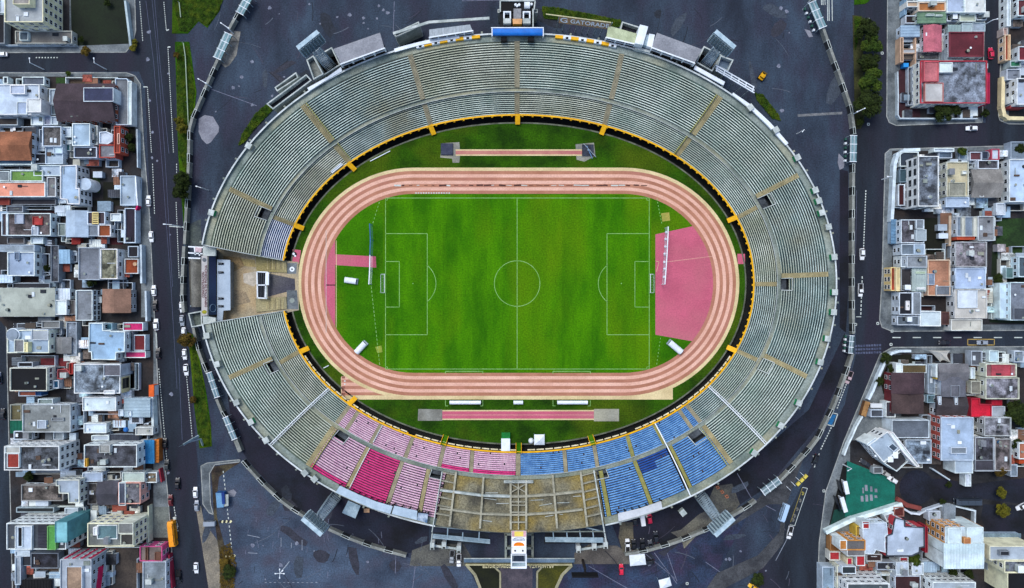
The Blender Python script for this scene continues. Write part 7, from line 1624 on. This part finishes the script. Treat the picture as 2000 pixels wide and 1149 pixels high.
pole('star headed white lamp post on the bottom left plaza', (565,1098), 11, ((1,0),(-1,0),(0,1),(0,-1),(.7,.7)))
pole('short white lamp post at the bottom of the left plaza', (728,1150), 9, ((.6,-.6),(-.6,.6)))
pole('double armed lamp post on the left perimeter wall', (413,171), 8, ((.9,-.5),(-.9,.5))); pole('double armed lamp post near the upper left gate canopy', (456,66), 8, ((.9,-.6),(-.9,.6)))
pole('double armed lamp post on the right perimeter wall bend', (1661,226), 8, ((.9,.4),(-.9,-.4))); pole('lamp post at the top right of the plaza wall', (1578,6), 8, ((-.9,.4),))
pole('street lamp over the left street beside the perimeter wall', (354,443), 8, ((-1.6,.1),)); pole('white lamp post beside the dark workshops of the upper left crossing', (86,136), 8, ((0,1),)); pole('white lamp post near the upper left street corner', (208,136), 8, ((0,1),))
pole('lamp post on the plaza left of the bowl', (408,372), 7, ((-1,.3),)); pole('lamp post on the plaza right of the bowl', (1556,262), 7, ((-.5,-.5),))
pole('lamp post by the wall of the right street corner', (1915,53), 7, ((1,.2),)); pole('lamp post on the right street pavement', (1722,351), 7, ((-1,0),)); pole('lamp post beside the green court pavement', (1646,907), 7, ((-.9,-.4),)); pole('lamp post at the bottom left pavement', (300,822), 7, ((1,.1),))
r = thing('billboard', 'slanted pale billboard structure leaning over the lower left street', 'billboard', A(395, 870, 0)); q = [A(358, 869, 11), A(388, 851, 11)]; m = MB(); dz = Vector((0,0,4)); m.add([q[0], q[1], q[1]+dz, q[0]+dz], [(0,1,2,3)], M('#a9bdb6', '#8fa59e', s=.5, fine=.1)); m.build('panel', r)
m = MB(); b0 = A(396, 870, 0); m.beam(b0, A(392, 858, 8), .6, .6, M('#9fb5ae', fine=.1)); 
for k in range(4): v = q[0].lerp(q[1], (k+.5)/4); m.beam(A(392, 858, 8), v, .18, .18, STEEL)
m.beam(q[0]-Vector((0,0,.1)), q[1]-Vector((0,0,.1)), .8, .2, STEEL); m.build('frame', r)
r = thing('billboard', 'dark billboard on a single post at the bottom plaza', 'billboard', A(1138, 1094, 0)); b0 = A(1138, 1094, 0); t_ = Vector((b0.x, b0.y, 9)); m = MB(); m.cyl(b0.x, b0.y, 0, 9, .55, M('#2a2524', fine=.2), 10); m.build('post', r)
c_ = A(1143, 1122, 10.5); m = MB(); m.box(c_.x-5.2, c_.y-.3, 9.2, c_.x+4.8, c_.y+.3, 13, BLACK); m.build('panel', r); m = MB(); m.beam((c_.x-5,c_.y-.9,9.3), (c_.x+4.6,c_.y-.9,9.3), 1.0, .12, M('#2e5563', fine=.2)); m.beam(t_, c_, .7, .7, BLACK); m.build('catwalk', r)
m = MB(); 
for k in range(3):
    c_ = A(1564+(k-1)*6, 940-(k-1)*6, 1); m.beam(A(1566+(k-1.4)*7, 938-(k-1.4)*7, .9), A(1566+(k-.6)*7, 938-(k-.6)*7, .9), 1.1, .8, M('#d8c85a', '#c2b24a', s=.8, fine=.1))
for k in range(4): m.beam(A(1536+k*9, 950-k*9, .5), A(1544+k*9, 958-k*9, .5), .12, .9, WHITE)
tag(m.build('barrier'), 'pale yellow crowd barrier with white rails at the lower right gate', 'barrier')
m = MB(); 
for a, b_ in (((1402,950),(1420,980)),): 
    for k in range(3): x, y = 1402+k*9, 953+k*9; p = [tuple(A(q, w_, .8)[:2]) for q, w_ in ((x-4,y-2),(x+1,y-4),(x+4,y+1),(x-1,y+3))]; ring(m, p if area(p) > 0 else p[::-1], 0, .8, .2, M('#b9785c', fine=.2))
tag(m.build('planter'), 'rusty brown open planters on the bare ground by the right floodlight tower', 'planter')
# ================================================================ vehicles
R.seed(31)
TYRE = M('#101114', fine=0, rough=.9, name='tyre'); RIM = M('#9aa2a8', fine=0, rough=.4, metal=.6, name='rim'); GLS = M('#0d1116', fine=0, rough=.08, spec=.7, name='car glass')
LAMPW = M('#e8ecee', fine=0, rough=.2); LAMPR = M('#8f1414', fine=0, rough=.3)
def loft(mb, secs, mat):
    """secs = [(y, half width, z bottom, z top, top inset)]"""
    vs = []
    for y, w_, z0, z1, i in secs:
        zm = z0+(z1-z0)*.62
        vs += [(-w_*.94, y, z0), (-w_, y, zm), (-w_+i, y, z1), (w_-i, y, z1), (w_, y, zm), (w_*.94, y, z0)]
    f = []
    for k in range(len(secs)-1):
        o = k*6; f += [(o+j, o+j+1, o+7+j, o+6+j) for j in range(5)]
    f += [(5,4,3,2,1,0), tuple(range(len(vs)-6, len(vs)))]
    mb.add(vs, f, mat)
PROTO = {}
def car(kind, color, px, py, rz, label, group='cars and vans on the streets and yards', sc_=1.0):
    pos = A(px, py, 0); pos.z = .03 if not (1733 < px or px < 262) else .17
    key = (kind, color)
    if key in PROTO: return dup(PROTO[key], pos, rad(rz), label, group)
    r = thing({'bus': 'bus', 'van': 'van', 'pickup': 'pickup_truck', 'minibus': 'minibus'}.get(kind, 'parked_car'), label, {'bus': 'bus', 'van': 'van', 'pickup': 'pickup', 'minibus': 'minibus'}.get(kind, 'car'), pos, group, rad(rz))
    PROTO[key] = r; Z3 = (0, 0, 0)
    pt = M(color, fine=0, rough=.3, spec=.6, name='car paint'); body = MB(); gl = MB()
    if kind in ('car', 'suv'):
        hgt = 1.45 if kind == 'car' else 1.7; L = 2.15 if kind == 'car' else 2.3; w_ = .88 if kind == 'car' else .93
        loft(body, [(-L, w_*.8, .35, .75, .1), (-L+.15, w_*.94, .25, .92, .1), (-L*.55, w_, .22, .98, .08), (.3*L, w_, .22, .97, .08), (.75*L, w_*.96, .24, .86, .12), (L-.12, w_*.86, .28, .74, .14), (L, w_*.7, .36, .62, .12)], pt)
        b0, b1, t0, t1 = -L*.86 if kind == 'suv' else -L*.78, L*.42, -L*.62, L*.1
        wl_, wt = w_*.9, w_*.72
        q = [(-wl_,b0,.93),(wl_,b0,.93),(wl_,b1,.9),(-wl_,b1,.9),(-wt,t0,hgt),(wt,t0,hgt),(wt,t1,hgt),(-wt,t1,hgt)]
        gl.add(q, [(0,1,5,4),(1,2,6,5),(2,3,7,6),(3,0,4,7)], GLS)
        body.add([(-wt-.02,t0-.05,hgt),(wt+.02,t0-.05,hgt),(wt+.02,t1+.05,hgt),(-wt-.02,t1+.05,hgt),(-wt*.9,t0+.15,hgt+.05),(wt*.9,t0+.15,hgt+.05),(wt*.9,t1-.15,hgt+.05),(-wt*.9,t1-.15,hgt+.05)], [(4,5,6,7),(0,1,5,4),(1,2,6,5),(2,3,7,6),(3,0,4,7)], pt)
        for s_ in (-1, 1):
            for y0, y1, yt0, yt1 in ((b0,b0+.1,t0,t0+.1), (b1-.1,b1,t1-.1,t1), (-.12,-.02,-.3,-.2)): body.beam((s_*wl_*1.005,(y0+y1)/2,.92), (s_*wt*1.01,(yt0+yt1)/2,hgt), .09, .05, pt)
        wy, wr = (L*.62, -L*.6), .32
    elif kind == 'pickup':
        L = 2.6; w_ = .92; hgt = 1.72
        loft(body, [(-L, w_*.94, .4, 1.0, .04), (-L+.1, w_, .35, 1.02, .04), (-.25, w_, .3, 1.02, .05), (.2, w_, .3, 1.0, .06), (1.2, w_, .3, 1.0, .08), (L-.2, w_*.92, .32, .92, .14), (L, w_*.8, .4, .75, .12)], pt)
        body.box(-w_+.12, -L+.12, 1.021, w_-.12, -.35, 1.035, M('#15161a', fine=0)); body.box(-w_, -L+.05, 1.02, -w_+.1, -.3, 1.22, pt); body.box(w_-.1, -L+.05, 1.02, w_, -.3, 1.22, pt); body.box(-w_, -L, 1.02, w_, -L+.09, 1.2, pt)
        wt = w_*.76; q = [(-w_*.92,-.3,1),(w_*.92,-.3,1),(w_*.92,1.45,.98),(-w_*.92,1.45,.98),(-wt,-.2,hgt),(wt,-.2,hgt),(wt,.75,hgt),(-wt,.75,hgt)]
        gl.add(q, [(0,1,5,4),(1,2,6,5),(2,3,7,6),(3,0,4,7)], GLS); body.box(-wt, -.24, hgt, wt, .8, hgt+.05, pt); wy, wr = (1.6, -1.55), .38
    else:
        L, w_, hgt = {'van': (2.5, .95, 1.95), 'minibus': (3.6, 1.1, 2.6), 'bus': (5.0, 1.25, 3.0)}[kind]
        loft(body, [(-L, w_*.94, .4, hgt*.93, .1), (-L+.2, w_, .3, hgt, .1), (L*.7, w_, .3, hgt, .1), (L*.9, w_, .3, hgt*.8 if kind == 'van' else hgt*.96, .12), (L, w_*.92, .38, hgt*.45 if kind == 'van' else hgt*.85, .12)], pt)
        for s_ in (-1, 1): gl.add([(s_*(w_+.012),-L*.9,hgt*.5),(s_*(w_+.012),L*.8,hgt*.5),(s_*(w_-.03),L*.78,hgt*.82),(s_*(w_-.03),-L*.9,hgt*.82)], [(0,1,2,3)], GLS)
        yk = L*.905 if kind == 'van' else L+.01; gl.add([(-w_*.82,L+.01 if kind != 'van' else L*.985,hgt*.5),(w_*.82,L+.01 if kind != 'van' else L*.985,hgt*.5),(w_*.8,yk+.0,hgt*.8),(-w_*.8,yk+.0,hgt*.8)], [(0,1,2,3)], GLS)
        if kind != 'van':
            for k in range(3): body.box(-w_*.5, -L*.6+k*L*.55, hgt, w_*.5, -L*.6+k*L*.55+.8, hgt+.12, pt)
            body.box(w_*.62, -L*.9, hgt+.0, w_*.86, L*.86, hgt+.03, BLACK)
        wy, wr = (L*.62, -L*.6), .34 if kind == 'van' else .48
    body.build('body', r, off=Z3); gl.build('windows', r, off=Z3)
    for s_ in (-1, 1):
        for y in wy:
            m = MB(); n = 14; x0, x1 = s_*(w_-.2), s_*(w_+.02)
            vs = [(x0, y+wr*math.cos(k*math.pi*2/n), wr+wr*math.sin(k*math.pi*2/n)) for k in range(n)]+[(x1, y+wr*math.cos(k*math.pi*2/n), wr+wr*math.sin(k*math.pi*2/n)) for k in range(n)]
            m.add(vs, [(k, (k+1) % n, n+(k+1) % n, n+k) for k in range(n)]+[tuple(range(n, 2*n))], TYRE); o = m.build('wheel', r, off=Z3)
            m = MB(); m.add([(x1+s_*.01, y+wr*.6*math.cos(k*math.pi*2/n), wr+wr*.6*math.sin(k*math.pi*2/n)) for k in range(n)], [tuple(range(n))], RIM); m.build('rim', o, off=Z3)
        zl = .62 if kind != 'bus' else .9
        m = MB(); m.box(s_*w_*.62-.16, L-.1, zl-.1, s_*w_*.62+.16, L+.02, zl+.08, LAMPW); m.build('headlight', r, off=Z3)
        m = MB(); m.box(s_*w_*.72-.13, -L-.02, zl, s_*w_*.72+.13, -L+.08, zl+.18, LAMPR); m.build('tail_light', r, off=Z3)
        m = MB(); m.box(s_*(w_+.12)-.1, L*.3, 1.0 if kind != 'bus' else 2, s_*(w_+.12)+.1, L*.3+.15, 1.15 if kind != 'bus' else 2.3, pt); m.build('wing_mirror', r, off=Z3)
    return r
CW, CD, CS, CRD, CBL = '#e3e9ee', '#191b22', '#8f9aa6', '#5e1118', '#23364f'
for a in (('car',CW,292,393,2,'white car at the left street kerb by the pink and white sign board'), ('car',CW,297.5,463,183,'white car at the left street kerb beside the dark carport'),
    ('car',CW,302.5,568,3,'white car at the left street kerb beside the rusty gable roof'), ('car',CD,305,597,3,'black car at the left street kerb behind a white car'), ('suv',CW,307,634,3,'white off-roader at the kerb by the magenta garage'),
    ('car',CD,311,690,2,'black car at the kerb near the pink street awning'), ('car',CW,357,600,183,'white car by the barrel roof wall, upper of the pair'), ('car',CS,357.5,626,183,'silver blue car by the barrel roof wall, lower of the pair'),
    ('car',CW,361,650,183,'white car half hidden beneath the brown tree'), ('car',CW,362.5,692,183,'white car on the grass strip side, upper of two'), ('suv',CW,365.5,722,183,'white off-roader on the grass strip side, lower of two'),
    ('car',CW,383.5,961,2,'white car beside the curved pavement, in front of a silver car'), ('car',CS,386,987,2,'silver car beside the curved pavement'), ('car',CW,385,1108,182,'white car driving alone near the bottom left'),
    ('suv',CD,349,944,2,'black off-roader driving on the lower left street'), ('car',CRD,335,976,3,'dark red car at the kerb above the orange bus'), ('car',CD,324,866,3,'black car at the kerb by the bright blue canopy'), ('car','#2c3436',328,908,3,'dark green grey car at the kerb by the crimson wall'),
    ('pickup',CD,351,1125,184,'black pickup at the bottom of the left street'), ('van',CS,411,1021,92,'silver van standing across beside the yellow barrier posts'), ('suv',CBL,2,738,3,'dark blue car at the far left side street'), ('car',CD,9,808,3,'black car on the far left side street'),
    ('car',CW,7,108,92,'white car at the left edge of the upper left crossing'), ('suv',CS,69,634,92,'silver car in the yard below the industrial roof'), ('car',CD,40,635,92,'black car in the yard below the industrial roof'), ('car','#50545c',53,634,92,'grey car between two cars in the industrial yard'),
    ('van','#c8ced2',84,1121,272,'pale van in the yard by the pink banded block'), ('pickup',CW,36,254,92,'white pickup in the yard by the rust orange roof'),
    ('suv',CW,1895,252,90,'white off-roader on the upper right cross street'), ('suv','#c01f45',1932,106,3,'crimson car on the narrow upper right street'), ('suv',CW,1682,497,181,'white off-roader on the right street by the wall'), ('pickup',CW,1678.5,567,180,'white pickup with a dark bed on the right street'),
    ('pickup','#b9a3a8',1656,737,159,'pinkish white pickup on the slanting right street'), ('car',CS,1916,669,90,'silver car in a painted bay on the right cross street'), ('car',CD,1842,669,90,'black car on the right cross street'), ('pickup','#dfe3e6',1541,1039,168,'white pickup below the painted bus bay'),
    ('car','#15171c',1591,897,160,'black car on the slanting right street'), ('suv','#dde3e8',1992,988,118,'white car at the right edge of the cul-de-sac'), ('suv','#2a2f36',1688,904,58,'dark car at the head of the green court row'), ('car','#8a8f94',1712,914,58,'grey car in the green court row, second down'),
    ('car','#b3b3ad',1727,924,58,'beige car in the green court row, third down'), ('car','#e6eaec',1741,936,58,'white car at the tip of the green court row'), ('van','#cfd6da',1707,791,90,'white van under the slanting street garage'),
    ('pickup','#9aa1a6',883,1086,175,'grey pickup by the left ticket booths'), ('pickup','#eef1f3',896.5,1093,180,'white pickup by the left ticket booths'), ('pickup','#e8ecee',1225,1064,2,'white pickup in the dark yard beside a black car'), ('car','#0f1014',1237,1063,2,'black car beside the white pickup in the dark yard'),
    ('suv','#101216',1254,1062,2,'black off-roader in the middle of the dark yard'), ('suv','#3f434a',1270,1065,10,'grey off-roader by the wall opening of the dark yard'), ('suv','#1a1f27',1280,1048,4,'dark blue off-roader standing apart in the dark yard'), ('van','#f0f3f5',1254,1013,8,'white van below the long white canopy'),
    ('car','#c2183e',1268,1011,8,'crimson car below the long white canopy'), ('car','#171a20',1239,1015,8,'black car below the long white canopy'), ('car','#d81f40',1213,1111,2,'bright red car on the bottom plaza'), ('car','#1b1d22',1267,1097,100,'black car beside the large white marquee'), ('car','#e3b21c',1470,1146,60,'yellow taxi at the bottom edge')):
    car(*a)
car('bus','#ee9a0c',341,1039,6,'orange yellow bus on the lower left street','buses')
car('minibus','#a9c7e3',1528,999,162,'pale blue minibus parked beside the lower right bus bay','buses')
car('bus','#39434f',1884,977,90,'grey box truck beside the cul-de-sac pavement','trucks')['category'] = 'truck'
r = thing('loader', 'small yellow wheel loader standing on the upper right plaza', 'loader', A(1486, 152, 0), None, rad(-35)); m = MB(); YP = M('#d8a312', '#b9880c', s=.8, fine=.1); m.box(-1, -1.2, .5, 1, 1.2, 1.3, YP); m.build('body', r, off=(0,0,0))
m = MB(); m.box(-.8, -.5, 1.3, .8, .7, 2.2, GLS); m.box(-.9, -.6, 2.2, .9, .8, 2.3, YP); m.build('cab', r, off=(0,0,0)); m = MB(); m.box(-1.1, 1.9, .2, 1.1, 2.5, .8, M('#5a4a1c', fine=.2)); m.beam((-.7,1,.9), (-.7,2,.6), .2, .2, YP); m.beam((.7,1,.9), (.7,2,.6), .2, .2, YP); m.build('bucket', r, off=(0,0,0))
for x in (-1.05, 1.05):
    for y in (-.75, .8): m = MB(); m.beam((x-.15,y,.5), (x+.15,y,.5), 1, 1, TYRE); m.build('wheel', r, off=(0,0,0))
# ================================================================ trees and bushes
def leafm(c, c2, c3): return M(c, c2, s=.9, fine=.4, c3=c3, s3=.35, rough=.9, name='leaves', spec=.15)
LEAF = {'dark': leafm('#33411a', '#1a2410', '#28330f'), 'green': leafm('#3c521c', '#22350f', '#4c5c1c'), 'olive': leafm('#66651f', '#434516', '#777020'), 'brown': leafm('#5b4a1e', '#3a3215', '#6b5a22'), 'grass': leafm('#34500d', '#1e3308', '#495a11')}
BARK = M('#4a3b2e', '#30261d', s=2, fine=.3, name='bark')
TP = {}
def crown_mb(kind, n, blobs, leaf, seed):
    rr_ = random.Random(seed); m = MB(); mt = LEAF[kind]
    for k in range(n):
        bx, by, bz, br = blobs[rr_.randrange(len(blobs))]
        v = Vector((rr_.gauss(0,1), rr_.gauss(0,1), rr_.gauss(0,1)))
        if v.length < .01: continue
        v.normalize(); f = br*(.55+.5*rr_.random())*(1 if v.z > -.3 else .7); c_ = Vector((bx+v.x*f, by+v.y*f, bz+v.z*f*.8))
        nn = (v+Vector((rr_.uniform(-.8,.8), rr_.uniform(-.8,.8), rr_.uniform(-.3,.9)))).normalized(); t_ = nn.cross(Vector((rr_.uniform(-1,1), rr_.uniform(-1,1), .3))).normalized(); u_ = nn.cross(t_); s_ = leaf*rr_.uniform(.6,1.3)
        m.add([c_-t_*s_, c_+u_*s_*.6, c_+t_*s_, c_-u_*s_*.6], [(0,1,2,3)], mt)
    return m
def tree(px, py, rp, kind, label, h=6.0, group='trees in the streets and gardens'):
    p = A(px, py, h*.7); p.z = .12; rr_ = rp/S*(H-h*.7)/H
    v = R.randrange(3); key = (kind, v)
    if key in TP:
        return dup(TP[key], p, R.uniform(0, 6.28), label, group, (rr_/3, rr_/3, h/6))
    r = thing('broadleaf_tree', label, 'tree', p, group, R.uniform(0, 6.28)); TP[key] = r; r.scale = (rr_/3, rr_/3, h/6)
    q = random.Random(hash(kind) % 97+v*7 if False else {'dark':1,'green':2,'olive':3,'brown':4,'grass':5}[kind]*10+v)
    blobs = [(0, 0, 4.2, 1.5)]+[(2.0*math.cos(a)*q.uniform(.6,1), 2.0*math.sin(a)*q.uniform(.6,1), q.uniform(3.2,4.7), q.uniform(.8,1.3)) for a in [k*6.283/8+q.uniform(-.3,.3) for k in range(8)]]+[(q.uniform(-.9,.9), q.uniform(-.9,.9), 5.0, .9) for _ in range(3)]
    crown_mb(kind, 4200, blobs, .25, v+5).build('crown', r, off=(0,0,0))
    m = MB(); m.cyl(0, 0, 0, 3.4, .28, BARK, 9, .15)
    for bx, by, bz, br in blobs[1:7]: m.beam((0,0,2.4), (bx*.8,by*.8,bz), .12, .12, BARK)
    m.build('trunk', r, off=(0,0,0)); return r
for a in ((350,236,9,'olive','yellowish tree on the left median, upper of a pair',5), (354,250,12,'olive','yellowish tree on the left median, lower of a pair',5), (354,352,19,'dark','large dark tree on the left median, upper crown',9), (352,374,18,'dark','large dark tree on the left median, lower crown',8.5),
    (345,108,7,'brown','small brownish tree at the top of the left median',3.5), (364,664,17,'brown','brown shadowy tree over the parked cars on the left strip',7), (377,781,8,'brown','small rusty bush tree on the left grass strip',3),
    (1694,58,25,'dark','topmost dark tree of the right median row',9), (1702,88,22,'green','greener tree, second of the right median row',8), (1697,122,23,'dark','dark tree, third of the right median row',8.5), (1700,158,27,'green','round mid green tree, fourth of the right median row',10), (1698,200,31,'dark','largest dark tree at the bottom of the right median row',10), (1680,238,9,'dark','small dark shrub tree at the tail of the right median',3.5),
    (1843,219,22,'dark','dark tree under the south side of the red rimmed block',6), (1866,214,14,'dark','smaller dark tree right of the larger one under the red rimmed block',5), (1925,221,9,'dark','small dark tree at the corner of the narrow street',4), (1880,296,11,'green','fresh green tree on the north side of the middle right block',5), (1993,290,12,'dark','dark tree at the right edge of the cross street',5),
    (1985,804,25,'dark','dark spreading tree right of the red awning, upper crown',7), (1998,818,20,'dark','dark spreading tree at the right edge beside the upper crown',7), (1988,868,12,'dark','dark narrow tree by the terracotta house',5), (1955,920,13,'brown','brownish tree beside the pale shed near the cul-de-sac',6), (1957,963,12,'olive','yellow tree in the cul-de-sac road',5), (1961,998,15,'olive','yellow green tree by the slatted car park',5), (1853,947,7,'dark','small bush at the north kerb of the cul-de-sac',2.5), (1841,980,7,'dark','small bush on the south pavement of the cul-de-sac',3), (1886,985,6,'dark','small bush by the box truck',3),
    (1788,1094,14,'green','dark green tree in front of the black rimmed roof',6), (1861,1120,11,'dark','dark tree above the second white windowed block, left one',5), (1893,1121,11,'dark','dark tree above the second white windowed block, right one',5), (1978,600,14,'dark','dark tree by the wall of the dark garden',4), (1950,545,12,'dark','dark shrub tree on the edge of the green garden',4),
    (167,99,11,'brown','brownish tree over the pavement south of the dark lawn',4), (158,77,7,'dark','dark bush at the corner of the dark lawn',3), (209,5,8,'dark','dark bush at the top of the dark lawn',3), (260,92,9,'olive','yellowish bush at the rounded upper left street corner',2.5), (262,82,7,'olive','small yellowish bush beside the fence wall corner',2), (133,144,6,'green','small bush on the pavement in front of the brown gabled house',2),
    (177,552,11,'dark','dark tree above the plain grey flat roof with balconies',5), (92,524,8,'dark','dark tree in the slot right of the grey blue villa',6), (55,930,11,'dark','dark tree in the yard below the tall white apartment block',4), (250,268,10,'dark','dark hedge tree in the walled lot by the red fronted house, upper',3.5), (256,288,9,'dark','dark hedge tree in the walled lot by the red fronted house, lower',3.5),
    (1480,1132,15,'dark','dark bush on the traffic island at the bottom',3), (447,1118,16,'dark','dark bush in the rough strip at the bottom left',2.5), (437,1098,10,'brown','brown scrub bush in the rough strip at the bottom left',2), (1730,700,13,'dark','dark tree inside the white curved garden wall',4), (1745,722,13,'dark','dark tree left of the brown tiled house',5), (1718,745,10,'dark','dark shrub by the slanting garden wall',3)):
    tree(*a[:5], h=a[5])
# rough planted banks outside the rim: countless leaves, one object each
def bank(nm, pts, n, hgt, kind, seed):
    rr_ = random.Random(seed); p = xy(pts); m = MB(); mt = LEAF[kind]; xs = [v[0] for v in p]; ys = [v[1] for v in p]; k = 0
    def inside(x, y):
        c_ = False
        for i in range(len(p)):
            (x1, y1), (x2, y2) = p[i], p[i-1]
            if (y1 > y) != (y2 > y) and x < (x2-x1)*(y-y1)/(y2-y1)+x1: c_ = not c_
        return c_
    while k < n:
        x, y = rr_.uniform(min(xs), max(xs)), rr_.uniform(min(ys), max(ys))
        if not inside(x, y): continue
        z = hgt*(.3+.7*abs(math.sin(x*.9)*math.cos(y*1.1)))*rr_.uniform(.3,1)+.05; a = rr_.uniform(0, 6.28); s_ = rr_.uniform(.15,.4); t_ = Vector((math.cos(a), math.sin(a), rr_.uniform(-.4,.4)))*s_; u_ = Vector((-math.sin(a), math.cos(a), rr_.uniform(-.4,.4)))*s_*.6; c_ = Vector((x,y,z))
        m.add([c_-t_, c_+u_, c_+t_, c_-u_], [(0,1,2,3)], mt); k += 1
    stuff(m.build(nm))
bank('ground_cover', [(1058,14),(1090,16),(1140,26),(1212,40),(1212,54),(1150,46),(1095,40),(1062,36)], 5200, .9, 'grass', 1)
bank('ground_cover', [(500,222),(520,205),(536,212),(500,250),(478,278),(466,285),(474,262)], 2600, .8, 'grass', 2)
bank('ground_cover', [(1474,182),(1490,186),(1518,222),(1524,236),(1508,232),(1478,196)], 1800, .8, 'grass', 3)
bank('ground_cover', [(340,0),(436,0),(428,20),(405,52),(388,40),(366,63),(350,60)], 6000, .7, 'grass', 4)
bank('ground_cover', [(346,90),(368,90),(380,180),(368,300),(364,340),(350,300),(346,180)], 5200, .5, 'grass', 5)
bank('ground_cover', [(376,660),(386,700),(402,780),(410,830),(410,868),(392,870),(382,800)], 5200, .5, 'grass', 6)
bank('ground_cover', [(1668,32),(1682,34),(1678,60),(1670,100)], 700, .6, 'grass', 7)
bank('ground_cover', [(430,1070),(450,1060),(462,1100),(458,1149),(430,1149)], 1300, .6, 'brown', 8)
for pts in ([(345,92),(360,84),(361,88),(346,96)],): pass
m = MB()
for pts in ([(358,84),(362,110),(366,200),(368,246)], [(350,5),(353,34)]):
    for a, b_ in zip(pts, pts[1:]): m.beam(A(*a, 1), A(*b_, 1), .3, .25, M('#9fb39a', fine=.1)); q = A(*a); m.beam(q, q+Vector((0,0,1)), .15, .15, STEEL)
tag(m.build('pipe_rail'), 'pale pipe rail running along the left grass median', 'rail')
